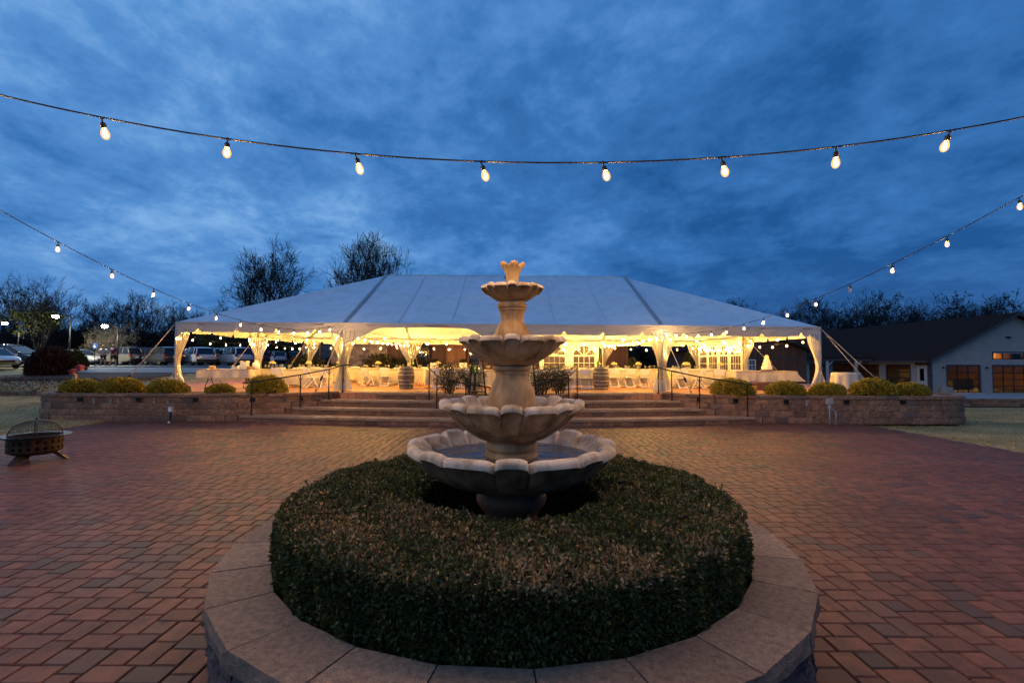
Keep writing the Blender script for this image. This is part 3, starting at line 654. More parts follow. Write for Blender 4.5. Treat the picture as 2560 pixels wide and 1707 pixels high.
# ------------------------------------------------------------------ fountain
def petal(theta, pairs=8):
    """alternating narrow round petals and wide flat petals: (bulge 0..1, groove 0..1, wide?)"""
    u = ((theta + PI / 2) / (2 * PI) * pairs + 0.20) % 1.0
    if u < 0.40: t = (u - 0.20) / 0.20; wide = False
    else: t = (u - 0.70) / 0.30; wide = True
    e = abs(t); b = math.sqrt(max(0, 1 - e ** (6 if wide else 2.6)))
    g = max(0.0, 1 - (1 - e) * (9 if wide else 6)) if e > 0.8 else 0.0
    return b, g, wide
def bowl(prof_out, R_, zr, lip, depth, inner_r, pairs=8, amp=0.05, zamp=0.035, n=288, flat=False):
    """fluted basin: prof_out = [(r fraction, z)] from the foot up to the rim"""
    rows = []
    def ring(fr, z, s, dz=0.0, extra=0.0):
        row = []
        for j in range(n):
            th = 2 * PI * j / n; b, g, wd = petal(th, pairs)
            k = (b - 0.72) * (1.0 if not wd else 0.8)
            r = fr * (1 + amp * s * k - 0.075 * s * g) + extra
            zz = z + dz * (b - (0.35 if wd else 0.2)) * (0.75 if wd else 1.0) - 0.02 * g * s * (dz > 0)
            row.append((r * math.cos(th), r * math.sin(th), zz))
        rows.append(row)
    m = len(prof_out)
    for i, (r, z) in enumerate(prof_out): ring(r, z, (i / (m - 1)) ** 0.8, zamp * (i / (m - 1)) ** 6)
    # rolled lip
    for k in range(7):
        a = -0.35 + (PI + 0.55) * k / 6; ring(R_ - lip * 0.55 + lip * 0.62 * math.cos(a), zr + lip * 0.55 * math.sin(a) , 1.0, zamp)
    # inside
    q = 8
    for k in range(1, q + 1):
        t = k / q; r = (R_ - lip * 1.15) * (1 - t) + inner_r * t; z = zr - depth * (1 - (1 - t) ** 3.4) ; ring(r, z, (1 - t) * 0.7, zamp * (1 - t) ** 3)
    out = []
    for rs in (rows[:m + 1], rows[m:]):          # outside coloured by weathering and shade, rim and inside pale as sky-lit
        mb = MB()
        for row in rs: mb.v.extend(row)
        for i in range(len(rs) - 1):
            for j in range(n): mb.f.append((i * n + j, i * n + (j + 1) % n, (i + 1) * n + (j + 1) % n, (i + 1) * n + j))
        out.append(mb)
    return out
def build_fountain():
    F = thing('fountain', 'four tiered cast stone fountain with scalloped basins rising from the hedge', 'fountain', (CX, CY, 0))
    def sm(mb, name, mat):
        if isinstance(mb, list):
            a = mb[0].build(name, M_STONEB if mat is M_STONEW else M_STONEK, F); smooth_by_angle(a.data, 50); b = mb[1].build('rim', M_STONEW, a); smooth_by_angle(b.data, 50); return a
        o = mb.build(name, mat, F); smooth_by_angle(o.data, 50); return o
    # pedestal hidden in the hedge ring
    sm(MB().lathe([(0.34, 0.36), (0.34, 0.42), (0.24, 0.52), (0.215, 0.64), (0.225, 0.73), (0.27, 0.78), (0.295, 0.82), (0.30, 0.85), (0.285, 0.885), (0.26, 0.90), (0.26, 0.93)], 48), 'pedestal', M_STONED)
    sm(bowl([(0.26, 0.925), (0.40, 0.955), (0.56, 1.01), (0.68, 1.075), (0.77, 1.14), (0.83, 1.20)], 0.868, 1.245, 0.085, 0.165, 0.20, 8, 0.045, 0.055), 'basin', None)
    w = MB().lathe([(0.20, 1.198), (0.79, 1.198)], 64, cap=False).build('water', M_WATER, F, smooth=True)
    sm(MB().lathe([(0.225, 1.06), (0.225, 1.22), (0.215, 1.235), (0.20, 1.24), (0.20, 1.252), (0.215, 1.255), (0.222, 1.27), (0.222, 1.31), (0.205, 1.33), (0.205, 1.36)], 48), 'collar', M_STONE)
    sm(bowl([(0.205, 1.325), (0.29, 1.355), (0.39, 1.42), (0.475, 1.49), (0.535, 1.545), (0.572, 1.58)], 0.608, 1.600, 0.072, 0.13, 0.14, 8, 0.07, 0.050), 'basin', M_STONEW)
    def flute(am, k):
        return lambda r, z, a: (r * (1 + am * (abs(math.sin(a * k)) ** 0.5 - 0.6)), z)
    sm(MB().lathe([(0.150, 1.50), (0.165, 1.55), (0.185, 1.60), (0.200, 1.66), (0.202, 1.70), (0.190, 1.755), (0.162, 1.815), (0.144, 1.855), (0.138, 1.885)], 96, fn=flute(0.055, 4)), 'column', M_STONE)
    sm(MB().lathe([(0.138, 1.88), (0.148, 1.895), (0.150, 1.91), (0.142, 1.915), (0.160, 1.925), (0.166, 1.94), (0.162, 1.957), (0.148, 1.963), (0.148, 1.99)], 48), 'collar', M_STONE)
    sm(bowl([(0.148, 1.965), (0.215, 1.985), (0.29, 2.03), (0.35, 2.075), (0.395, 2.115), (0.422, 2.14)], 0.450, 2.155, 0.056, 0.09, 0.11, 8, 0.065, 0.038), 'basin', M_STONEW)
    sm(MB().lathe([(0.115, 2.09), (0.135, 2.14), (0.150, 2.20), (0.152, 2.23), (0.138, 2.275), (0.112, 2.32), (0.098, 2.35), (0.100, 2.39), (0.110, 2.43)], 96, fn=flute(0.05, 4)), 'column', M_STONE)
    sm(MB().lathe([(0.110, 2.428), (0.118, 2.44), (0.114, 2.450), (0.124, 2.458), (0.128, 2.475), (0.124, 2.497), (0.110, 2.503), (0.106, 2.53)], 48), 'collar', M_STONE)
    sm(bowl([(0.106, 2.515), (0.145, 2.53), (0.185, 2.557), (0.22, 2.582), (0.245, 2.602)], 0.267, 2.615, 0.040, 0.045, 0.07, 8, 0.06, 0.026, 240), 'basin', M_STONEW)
    def leafy(r, z, a):
        t = max(0, (z - 2.66) / 0.19); k = abs(math.cos(a * 2.5 + 0.3)); return (r * (1 + t * 0.34 * (k - 0.6) + 0.05 * math.sin(a * 22)), z - t * 0.014 * (1 - k) * 2)
    sm(MB().lathe([(0.052, 2.56), (0.052, 2.66), (0.049, 2.70), (0.055, 2.745), (0.070, 2.79), (0.090, 2.822), (0.098, 2.836), (0.097, 2.85), (0.085, 2.858), (0.060, 2.845), (0.02, 2.82)], 80, fn=leafy), 'finial', M_STONE)
build_fountain()

# ------------------------------------------------------------------ hedge ring
def build_hedge():
    g = np.random.default_rng(21); ro, ri, z0, zt = 1.80, 0.77, 0.34, 0.93
    H = thing('hedge', 'clipped boxwood hedge ring with bronzed leaf tips around the fountain', 'hedge', (CX, CY, 0))
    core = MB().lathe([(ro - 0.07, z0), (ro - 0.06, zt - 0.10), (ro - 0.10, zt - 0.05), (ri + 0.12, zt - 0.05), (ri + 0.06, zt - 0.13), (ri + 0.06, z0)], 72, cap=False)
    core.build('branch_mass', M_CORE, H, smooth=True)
    def lump(x, y): return 0.022 * np.sin(x * 5.1 + 1.2) * np.cos(y * 4.3) + 0.014 * np.sin(x * 13 + y * 9) + 0.009 * np.sin(x * 31 - y * 23)
    pts = []; nor = []; up = []
    n = 100000                                  # top
    a = g.uniform(0, 2 * PI, n); r = np.sqrt(g.uniform(ri ** 2, ro ** 2, n)); x, y = r * np.cos(a), r * np.sin(a)
    edge = np.clip((r - (ro - 0.12)) / 0.12, 0, 1) ** 2 * 0.028 + np.clip(((ri + 0.1) - r) / 0.1, 0, 1) ** 2 * 0.06
    z = zt + lump(x, y) - edge - g.exponential(0.022, n)
    pts.append(np.stack([x, y, z], 1)); nor.append(np.tile([0, 0, 0.8], (n, 1))); up.append(np.ones(n))
    n = 86000                                  # outside, denser where it faces the camera
    a = np.where(g.random(n) < 0.72, g.uniform(-PI, 0, n), g.uniform(0, PI, n)); z = g.uniform(z0, zt - 0.03, n)
    rr = ro - np.clip((z - (zt - 0.14)) / 0.14, 0, 1) ** 2 * 0.02 + 0.018 * np.sin(a * 23 + z * 9) + 0.012 * np.sin(a * 51) - g.exponential(0.025, n)
    pts.append(np.stack([rr * np.cos(a), rr * np.sin(a), z], 1)); nor.append(np.stack([np.cos(a), np.sin(a), 0 * a + 0.35], 1) * 0.8); up.append(np.clip((z - 0.80) / 0.13, 0, 1) * 0.9)
    n = 16000                                  # inside
    a = g.uniform(0, 2 * PI, n); z = g.uniform(z0, zt - 0.03, n); rr = ri + g.exponential(0.02, n)
    pts.append(np.stack([rr * np.cos(a), rr * np.sin(a), z], 1)); nor.append(np.stack([-np.cos(a), -np.sin(a), 0 * a + 0.3], 1) * 0.8); up.append(np.clip((z - 0.85) / 0.08, 0, 1) * 0.5)
    n = 260; a = g.uniform(0, 2 * PI, n); r = np.sqrt(g.uniform((ri + .1) ** 2, (ro - .03) ** 2, n)); k = 7          # stray shoots
    sx = np.repeat(r * np.cos(a), k) + g.normal(0, .008, n * k); sy = np.repeat(r * np.sin(a), k) + g.normal(0, .008, n * k); sz = zt + np.tile(np.linspace(0.0, 1, k), n) * np.repeat(g.uniform(0.02, 0.075, n), k)
    pts.append(np.stack([sx, sy, sz], 1)); nor.append(np.stack([g.normal(0, .5, n * k), g.normal(0, .5, n * k), np.full(n * k, .5)], 1)); up.append(np.full(n * k, 0.5))
    P = np.concatenate(pts); N = np.concatenate(nor); U = np.concatenate(up)
    V, F = leaf_cards(P, N, 0.0135, g, 1.7, 0.75)
    m = len(P); patch = 0.5 + 0.5 * np.sin(P[:, 0] * 2.3 + 0.4) * np.sin(P[:, 1] * 3.1 + 1.0) + 0.28 * np.sin(P[:, 0] * 9 + P[:, 1] * 7)
    front = np.clip((-P[:, 1] + 0.5) / 2.2, 0, 1)
    pr = np.clip(U * (0.10 + 0.78 * front * np.clip(patch, 0, 1.2) ** 1.4), 0, 0.85)
    br = g.random(m) < pr
    green = np.array([0.052, 0.064, 0.016]) * g.uniform(0.45, 1.5, (m, 1)) + np.array([0.012, 0.010, 0]) * g.random((m, 1))
    tan = np.array([0.36, 0.235, 0.110]) * g.uniform(0.35, 1.25, (m, 1))
    c = np.where(br[:, None], tan, green)
    tag(link('foliage', fast_mesh('foliage', V, F, M_LEAF, np.repeat(c, 4, 0)), H), kind='stuff')
    # a few dead leaves lying on the clipped top
    r3 = random.Random(3)
    for (x, y) in ((-0.28, -1.32), (0.35, -1.15), (0.95, 0.05), (-0.55, -0.98), (1.15, -0.9)):
        mb = MB().grid(lambda u, v: ((u - .5) * 0.045 * math.sin(PI * min(.98, max(.06, v))), (v - .5) * 0.07, 0.012 * (2 * u - 1) ** 2 + 0.012 * v * v), 4, 6)
        o = mb.build('dead_leaf', M_MULCH, H, True, (x, y, zt + 0.022)); o.rotation_euler = (r3.uniform(-.3, .3), r3.uniform(-.3, .3), r3.uniform(0, 6))
build_hedge()

# ------------------------------------------------------------------ fire pit
def build_firepit():
    T = thing('fire_pit', 'round bronzed fire pit bowl with mesh dome and cut-out lattice on the bricks', 'fire pit', (-9.45, 9.72, 0), R(15))
    legs = [(-0.02, -0.52), (0.40, 0.20), (-0.38, 0.18)]
    for a in (R(-100), R(20), R(140)):
        d = Vector((math.cos(a), math.sin(a), 0)); top = d * 0.22 + Vector((0, 0, 0.20)); bot = d * 0.47 + Vector((0, 0, 0.0))
        mb = MB(); s = Vector((-d.y, d.x, 0)); 
        for (o, w) in ((0, 0.075), ):
            v = [top + s * w - d * .03, top - s * w - d * .03, top - s * w * .8 + d * .05 + Vector((0, 0, .02)), top + s * w * .8 + d * .05 + Vector((0, 0, .02)), bot + s * w - d * .035, bot - s * w - d * .035, bot - s * w + d * .035, bot + s * w + d * .035]
            mb.add(v, [(0, 1, 5, 4), (1, 2, 6, 5), (2, 3, 7, 6), (3, 0, 4, 7), (0, 3, 2, 1), (4, 5, 6, 7)])
        mb.build('leg', M_RUST, T)
    # lattice band: cells with diamond cut-outs
    rb, zb, zt = 0.42, 0.20, 0.47
    mb = MB(); n = 22
    def P(a, z, r=rb): return (r * math.cos(a), r * math.sin(a), z)
    for i in range(n):
        a0 = 2 * PI * i / n; a1 = 2 * PI * (i + 1) / n; am = (a0 + a1) / 2; zm = (zb + zt) / 2
        for (zl, zh) in ((zb + 0.02, zm), (zm, zt - 0.02)):
            zc = (zl + zh) / 2; dz = (zh - zl) * 0.36; da = (a1 - a0) * 0.33
            co = [P(a0, zl), P(am, zl), P(a1, zl), P(a1, zc), P(a1, zh), P(am, zh), P(a0, zh), P(a0, zc)]
            ci = [P(am, zc - dz), P(am + da, zc), P(am, zc + dz), P(am - da, zc)]
            v = co + ci; mb.add(v, [(0, 1, 8, 11), (0, 11, 7), (1, 2, 9, 8), (2, 3, 9), (3, 4, 9), (4, 5, 10, 9), (5, 6, 11, 10), (6, 7, 11)])
    mb.lathe([(rb, zt - 0.02), (rb, zt + 0.01)], 44, cap=False); mb.lathe([(rb, zb + 0.02), (rb - 0.01, zb - 0.01), (rb - 0.10, zb - 0.055), (rb - 0.25, zb - 0.075), (0.0, zb - 0.08)], 44, cap=False)
    mb.build('bowl', M_RUST, T)
    MB().lathe([(rb - 0.035, zt), (rb - 0.04, zb + 0.06), (0.25, zb - 0.03), (0.0, zb - 0.05)], 44, cap=False).build('liner', M_BLACKP, T, True)
    rim = MB().lathe([(rb - 0.02, zt + 0.010), (rb + 0.115, zt + 0.020), (rb + 0.135, zt + 0.032), (rb + 0.127, zt + 0.042), (rb + 0.05, zt + 0.034), (rb - 0.03, zt + 0.022)], 56, cap=False); o = rim.build('rim', M_IRON, T, True)
    # wire dome
    D = MB(); rd = 0.40; hd = 0.285
    def dome(a, t): r = rd * math.cos(t * PI / 2) ** 0.8; return (r * math.cos(a), r * math.sin(a), zt + 0.03 + hd * math.sin(t * PI / 2))
    for i in range(64): D.tube([dome(2 * PI * i / 64, t / 9) for t in range(9)], 0.0016, 3, False)
    for t in np.linspace(0.05, 0.93, 16): D.tube([dome(2 * PI * i / 36, t) for i in range(37)], 0.0016, 3, False)
    D.build('mesh_dome', M_DARKST, T)
    F2 = MB()
    for i in range(4): F2.tube([dome(2 * PI * (i + 0.35) / 4, t / 10) for t in range(11)], 0.008, 6)
    F2.tube([dome(2 * PI * i / 36, 0.0) for i in range(37)], 0.008, 6); F2.build('dome_frame', M_DARKST, T)
    MB().lathe([(0.008, 0), (0.008, 0.03), (0.022, 0.035), (0.022, 0.05), (0.0, 0.055)], 12, (0, 0, zt + 0.03 + hd)).build('handle', M_DARKST, T, True)
    for a in (R(-20), R(160)):
        c = Vector((0.53 * math.cos(a), 0.53 * math.sin(a), zt + 0.035)); s = Vector((-math.sin(a), math.cos(a), 0)); d = Vector((math.cos(a), math.sin(a), 0))
        MB().tube([c + s * (0.09 * math.cos(k * PI / 8)) + d * (0.06 * math.sin(k * PI / 8) - 0.03) for k in range(9)], 0.007, 6).build('rim_handle', M_IRON, T, True)
build_firepit()

# ------------------------------------------------------------------ handrails
def rail(label, pts, posts, mirror=False, scroll=True):
    T = thing('handrail', label, 'handrail', (posts[0][0], posts[0][1], posts[0][2]), group=None)
    b = Vector(posts[0][:3])
    def rel(p): return Vector(p) - b
    MB().tube([rel(p) for p in pts], 0.022, 8).build('rail', M_IRON, T, True)
    for (x, y, z, zt) in posts:
        mb = MB().tube([rel((x, y, z)), rel((x, y, zt))], 0.021, 8); mb.lathe([(0.05, 0), (0.05, 0.015), (0.03, 0.03)], 10, rel((x, y, z)))
        mb.build('post', M_IRON, T)
    if scroll:
        for (x, y, z, zt) in posts[1:-1] if len(posts) > 2 else posts:
            for s in (-1, 1):
                c = [rel((x + s * (0.03 + 0.09 * t - 0.04 * t * t), y, zt - 0.17 + 0.14 * t + 0.03 * math.sin(t * 9))) for t in np.linspace(0, 1, 9)]
                MB().tube(c, 0.008, 5).build('scroll', M_IRON, T)
lp = [(-8.5, 15.95, 0.22, 1.29), (-7.12, 16.42, 0.44, 1.52), (-6.35, 16.92, 0.66, 1.70), (-6.0, 17.3, 0.88, 1.84)]
rail('black iron handrail rising left of the steps over the wall corner', [(-8.78, 15.9, 1.27)] + [(p[0], p[1], p[3]) for p in lp] + [(-5.72, 17.42, 1.86)], lp)
rp = [(7.72, 15.98, 0.22, 1.28), (6.32, 16.42, 0.44, 1.50), (5.55, 16.92, 0.66, 1.68), (5.2, 17.3, 0.88, 1.80)]
rail('black iron handrail on the right side of the steps by the cake table', [(7.98, 15.92, 1.26)] + [(p[0], p[1], p[3]) for p in rp] + [(4.95, 17.42, 1.82)], rp)
def isle(a, r=2.70): return (-0.3 + r * math.cos(R(a)), 17.75 + r * math.sin(R(a)))
def center_rail(side, label):
    angs = [198, 216, 245, 262] if side < 0 else [342, 324, 295, 278]
    zs = [(0.66, 1.78), (0.44, 1.52), (0.22, 1.28), (0.22, 1.20)]
    posts = [isle(a) + z for a, z in zip(angs, zs)]
    pts = []
    x0, y0 = isle(angs[0]); pts += [(x0 - side * 0.0, y0 + 0.06, 1.74), (x0 + side * 0.03, y0, 1.80), (x0 + side * 0.02, y0 - 0.05, 1.76)]
    for k in range(1, 19):
        t = k / 18; a = angs[0] + (angs[-1] - angs[0]) * t; z = float(np.interp(a, sorted(angs), [zs[i][1] for i in np.argsort(angs)])); x, y = isle(a); pts.append((x, y, z))
    rail(label, pts, posts, scroll=False)
center_rail(-1, 'curved iron handrail around the island planter beside the bottle ladder')
center_rail(1, 'curved iron handrail around the right half of the island planter')

# ------------------------------------------------------------------ utility boxes
def util_r():
    T = thing('electrical_box', 'grey electrical box on twin conduit pipes against the retaining wall', 'electrical box', (10.12, 15.55, 0))
    MB().box((0.0, 0, 0.76), (0.17, 0.10, 0.19)).build('box', M_GREYBOX, T); MB().box((0, -0.056, 0.77), (0.14, 0.012, 0.15)).build('cover', M_GREYBOX, T)
    MB().tube([(0, 0, 0), (0, 0, 0.50), (0, 0, 0.66)], [0.024, 0.024, 0.03], 10).build('conduit', M_GREYBOX, T, True)
    MB().tube([(0.20, 0, 0), (0.20, 0, 0.35)] + [(0.20 - 0.20 * (1 - math.cos(t * PI / 2 / 5)), 0, 0.35 + 0.17 * math.sin(t * PI / 2 / 5)) for t in range(1, 6)], 0.022, 10).build('conduit', M_GREYBOX, T, True)
    MB().lathe([(0.034, 0.50), (0.042, 0.53), (0.042, 0.64), (0.034, 0.67)], 12).build('fitting', M_GREYBOX, T, True)
util_r()
def util_l():
    T = thing('outlet_box', 'small grey outlet box on a dark stake before the wall', 'outlet box', (-10.9, 15.62, 0))
    MB().tube([(0, 0, 0), (0, 0, 0.36)], 0.03, 8).build('stake', M_BLACKP, T); MB().box((0.0, 0, 0.43), (0.13, 0.09, 0.17)).build('box', M_GREYBOX, T); MB().box((0, -0.05, 0.43), (0.10, 0.012, 0.13)).build('cover', M_WHITEP, T)
    MB().lathe([(0.03, 0.0), (0.045, 0.02), (0.03, 0.05)], 8, (0, -0.06, 0)).build('cap', M_WHITEP, T)
util_l()
# ------------------------------------------------------------------ frame tent
PX = [-12.92, -6.45, -0.35, 5.75, 11.85]; PY = [18.66, 24.76, 30.86]
def ze(x): return 3.41 - 0.0045 * (x + 0.35)
ZR = 2.93
def build_tent():
    T = thing('frame_tent', 'large white hip roof event tent glowing over set tables on the terrace', 'tent', (XS, 24.76, ZT))
    O = Vector((XS, 24.76, ZT))
    def rel(p): return Vector(p) - O
    cor = lambda i, j: Vector((PX[i], PY[j], ze(PX[i])))
    rl = Vector((PX[1], PY[1], ze(PX[1]) + ZR)); rr = Vector((PX[3], PY[1], ze(PX[3]) + ZR)); rc = (rl + rr) / 2
    def tri(a, b, c, sag=0.17, n=14):
        """a,b along the eave, c the apex"""
        mb = MB(); idx = {}
        nrm = (b - a).cross(c - a).normalized(); nrm = nrm if nrm.z > 0 else -nrm
        for j in range(n + 1):
            for i in range(n + 1 - j):
                u, v = i / n, j / n; w = 1 - u - v; p = a * w + b * u + c * v - nrm * sag * max(0.0, 27 * u * v * w) ** 0.8
                idx[(i, j)] = len(mb.v); mb.v.append(tuple(rel(p)))
        for j in range(n):
            for i in range(n - j):
                mb.f.append((idx[(i, j)], idx[(i + 1, j)], idx[(i, j + 1)]))
                if i + j < n - 1: mb.f.append((idx[(i + 1, j)], idx[(i + 1, j + 1)], idx[(i, j + 1)]))
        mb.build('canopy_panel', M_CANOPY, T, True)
    def quad(a, b, c, d, sag=0.17, v0=0.0, v1=1.0, off=0.0):
        nrm = (b - a).cross(d - a).normalized(); nrm = nrm if nrm.z > 0 else -nrm
        def f(u, v):
            vv = v0 + (v1 - v0) * v; p = (a * (1 - u) + b * u) * (1 - vv) + (d * (1 - u) + c * u) * vv
            return tuple(rel(p - nrm * (sag * 16 * u * (1 - u) * vv * (1 - vv) * 0.7 + sag * 0.25 * math.sin(PI * u) ** 2 * (1 - vv)) + nrm * (off + 0.016 * (1 - vv) ** 4 * math.sin(u * 31 + 4 * vv) * math.sin(PI * u) + 0.008 * math.sin(u * 13 + vv * 9))))
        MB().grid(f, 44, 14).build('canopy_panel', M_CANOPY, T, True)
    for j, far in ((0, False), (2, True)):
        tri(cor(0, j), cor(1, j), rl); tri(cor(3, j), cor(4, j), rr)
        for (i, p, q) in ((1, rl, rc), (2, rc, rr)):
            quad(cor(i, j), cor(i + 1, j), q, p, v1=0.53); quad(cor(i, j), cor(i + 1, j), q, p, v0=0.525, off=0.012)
    for i, ap in ((0, rl), (4, rr)):
        tri(cor(i, 0), cor(i, 1), ap); tri(cor(i, 1), cor(i, 2), ap)
    # grey lacing flaps over the rafters, thin seams elsewhere
    def strap(a, b, w, mat, name, lift=0.03):
        d = (b - a).normalized(); s = d.cross(Vector((0, 0, 1))).normalized(); up = s.cross(d) * (1 if s.cross(d).z > 0 else -1)
        mb = MB()
        mb.add([rel(a + s * w + up * lift), rel(b + s * w + up * lift), rel(b + up * lift * 1.9), rel(a + up * lift * 1.9), rel(b - s * w + up * lift), rel(a - s * w + up * lift)], [(0, 1, 2, 3), (3, 2, 4, 5)]); mb.build(name, mat, T)
    for j in (0, 2):
        strap(cor(1, j), rl, 0.085, M_STRAPG, 'lacing_flap'); strap(cor(3, j), rr, 0.085, M_STRAPG, 'lacing_flap')
    strap(rl + Vector((-.05, 0, 0)), rr + Vector((.05, 0, 0)), 0.05, M_CANOPY, 'ridge_seam')
    strap(rc + Vector((0, -0.55, -0.26)), rc, 0.06, M_STRAPG, 'lacing_flap', 0.05)
    for j in (0,):
        for (i, p, q) in ((1, rl, rc), (2, rc, rr)):
            for t in (0.33, 0.67):
                a = cor(i, j).lerp(cor(i + 1, j), t); b = p.lerp(q, t); nrm = (b - a).normalized().cross(Vector((1, 0, 0))); nrm = nrm if nrm.z > 0 else -nrm
                for k in range(8):
                    u0, u1 = k / 8, (k + 1) / 8; sg = lambda v: 0.17 * (16 * t * (1 - t) * v * (1 - v) * 0.7 + 0.25 * math.sin(PI * t) ** 2 * (1 - v))
                    strap(a.lerp(b, u0) - nrm * sg(u0), a.lerp(b, u1) - nrm * sg(u1), 0.014, M_SEAM, 'seam', 0.018)
    # pipes of the frame
    def pipe(a, b, r=0.032, name='frame_pipe'): MB().tube([rel(a), rel(b)], r, 8).build(name, M_GALV, T, True)
    dz = Vector((0, 0, -0.07))
    for i, ap in ((0, rl), (1, rl), (3, rr), (4, rr)):
        for j in (0, 2): pipe(cor(i, j) + dz, ap + dz * 1.5)
    for j in (0, 2): pipe(cor(2, j) + dz, rc + dz * 1.5)
    for i, ap in ((0, rl), (4, rr)): pipe(cor(i, 1) + dz, ap + dz * 1.5)
    pipe(rl + dz * 1.5, rr + dz * 1.5)
    for j in (0, 2):
        for i in range(4): pipe(cor(i, j) + dz, cor(i + 1, j) + dz)
    for i in (0, 4):
        for j in range(2): pipe(cor(i, j) + dz, cor(i, j + 1) + dz)
    posts = [(i, j) for i in range(5) for j in range(3) if j != 1 or i in (0, 4)]
    for (i, j) in posts:
        p = cor(i, j); mb = MB().tube([rel((p.x, p.y, ZT)), rel((p.x, p.y, p.z - 0.04))], 0.037, 10); mb.box(rel((p.x, p.y, ZT + 0.008)), (0.2, 0.2, 0.016)); mb.build('post', M_GALV, T)
        if j == 1:
            s = 1 if i == 0 else -1
            for q in (-1, 1): pipe(Vector((p.x, p.y, 2.55)), Vector((p.x + s * 0.02, p.y + q * 0.9, ze(p.x) - 0.1)), 0.02, 'brace')
            pipe(Vector((p.x, p.y, 2.45)), Vector((p.x + s * 0.9, p.y, ze(p.x) + 0.30)), 0.02, 'brace')
        elif i in (1, 2, 3):
            pipe(Vector((p.x, p.y, 2.6)), Vector((p.x, p.y + (0.8 if j == 0 else -0.8), ze(p.x) + 0.28)), 0.018, 'brace')
    # valances
    def valance(a, b, out, rolled=False):
        L_ = (b - a).length; d = (b - a).normalized(); n = 61 if not rolled else 40
        xs = sorted(set(list(np.linspace(0, L_, n)) + [0.85 + 1.5 * k + o for k in range(4) for o in (-0.11, -0.06, -0.02, 0.0, 0.02, 0.06, 0.11) if 0.85 + 1.5 * k + o < L_]))
        def drop(s):
            if rolled:
                t = s / L_; e = min(t, 1 - t); return 0.78 - 0.60 * ss(0.0, 0.25, e) if e < 0.25 else 0.17 + 0.02 * math.sin(9 * t)
            base = 0.40 + 0.012 * math.sin(s * 2.1)
            for k in range(4):
                q = abs(s - (0.85 + 1.5 * k))
                if q < 0.11: base -= 0.15 * (1 - q / 0.11) ** 0.8
            e = min(s, L_ - s); base += 0.22 * (1 - ss(0.0, 0.35, e))
            return base
        mb = MB(); m = 5
        for s in xs:
            p = a + d * s
            for k in range(m + 1):
                t = k / m; w = 0.035 + 0.03 * t * math.sin(s * 3.3 + 1.7 * math.sin(s)) + 0.02 * t * math.sin(s * 11)
                q = p + out * w; mb.v.append(tuple(rel((q.x, q.y, q.z + 0.015 - drop(s) * t))))
        for i in range(len(xs) - 1):
            for k in range(m): mb.f.append((i * (m + 1) + k, (i + 1) * (m + 1) + k, (i + 1) * (m + 1) + k + 1, i * (m + 1) + k + 1))
        mb.build('valance', M_VALANCE, T, True)
    for i in range(4):
        valance(cor(i, 0), cor(i + 1, 0), Vector((0, -1, 0)), i == 1); valance(cor(i, 2), cor(i + 1, 2), Vector((0, 1, 0)))
    for j in range(2):
        valance(cor(0, j), cor(0, j + 1), Vector((-1, 0, 0))); valance(cor(4, j), cor(4, j + 1), Vector((1, 0, 0)))
    # tied-back clear curtains
    def curtain(p, d, nrm, seed, mat, top=0.80, waist=0.42, wb=0.62):
        r = random.Random(seed); ph = r.uniform(0, 6); H = ze(p.x) - ZT - 0.30
        def W(t):
            if t < waist: return 0.10 + (wb - 0.10) * ss(0, 1, (waist - t) / waist)
            q = (t - waist) / (1 - waist); return 0.10 + (top - 0.10) * (ss(0, 0.75, q) * 0.82 + 0.18 * q)
        def f(u, t):
            w = W(t); amp = 0.035 + 0.11 * min(1, 0.25 / (w + 0.05)) * 0.5; off = -0.08 * (1 - t) if t > waist else 0.0
            sh = 0.10 + 0.40 * w * ss(waist, 1.0, t) if t > waist else 0.10 * (t / waist) + 0.12 * (1 - t / waist)
            q = Vector(p) + d * ((u - 0.5) * w + sh) + nrm * (amp * math.sin(2 * PI * 5 * u + ph + 0.8 * math.sin(5 * t)) + 0.02 * math.sin(17 * u + 7 * t))
            return tuple(rel((q.x, q.y, ZT + 0.015 + H * t)))
        MB().grid(lambda u, v: f(u, 0.20 + 0.80 * v), 44, 26).build('curtain', mat, T, True)
        MB().grid(lambda u, v: f(u, 0.20 * v), 44, 6).build('curtain_hem', M_SIDEW, T, True)
        w = [f(u, waist) for u in (0, 1)]; c = (Vector(w[0]) + Vector(w[1])) / 2
        MB().lathe([(0.10, -0.012), (0.115, 0), (0.10, 0.012)], 14, c, False).build('curtain_tie', M_STRAP, T)
    X = Vector((1, 0, 0)); Y = Vector((0, 1, 0))
    k = 0
    for i in range(5):
        for j in (0, 2):
            for s in (-1, 1):
                if (i == 0 and s < 0) or (i == 4 and s > 0): continue
                if j == 2 and i == 3 and s < 0: continue
                k += 1
                mat = M_SIDEW if (i == 4 and j == 0) else M_VINYL
                sc = 0.62 if j == 2 else 0.80
                curtain(cor(i, j), X * s, Y * (-1 if j == 0 else 1), k, mat, top=(0.44 if j == 0 else 0.70), waist=0.40 if j == 0 else 0.36, wb=0.66 if i in (0, 4) else 0.5)
    for i, s in ((0, 1), (4, -1)):
        for q in (-1, 1):
            if i == 4 and q > 0: continue
            k += 1; curtain(cor(i, 1), Y * q, X * s, k, M_VINYL, top=0.95)
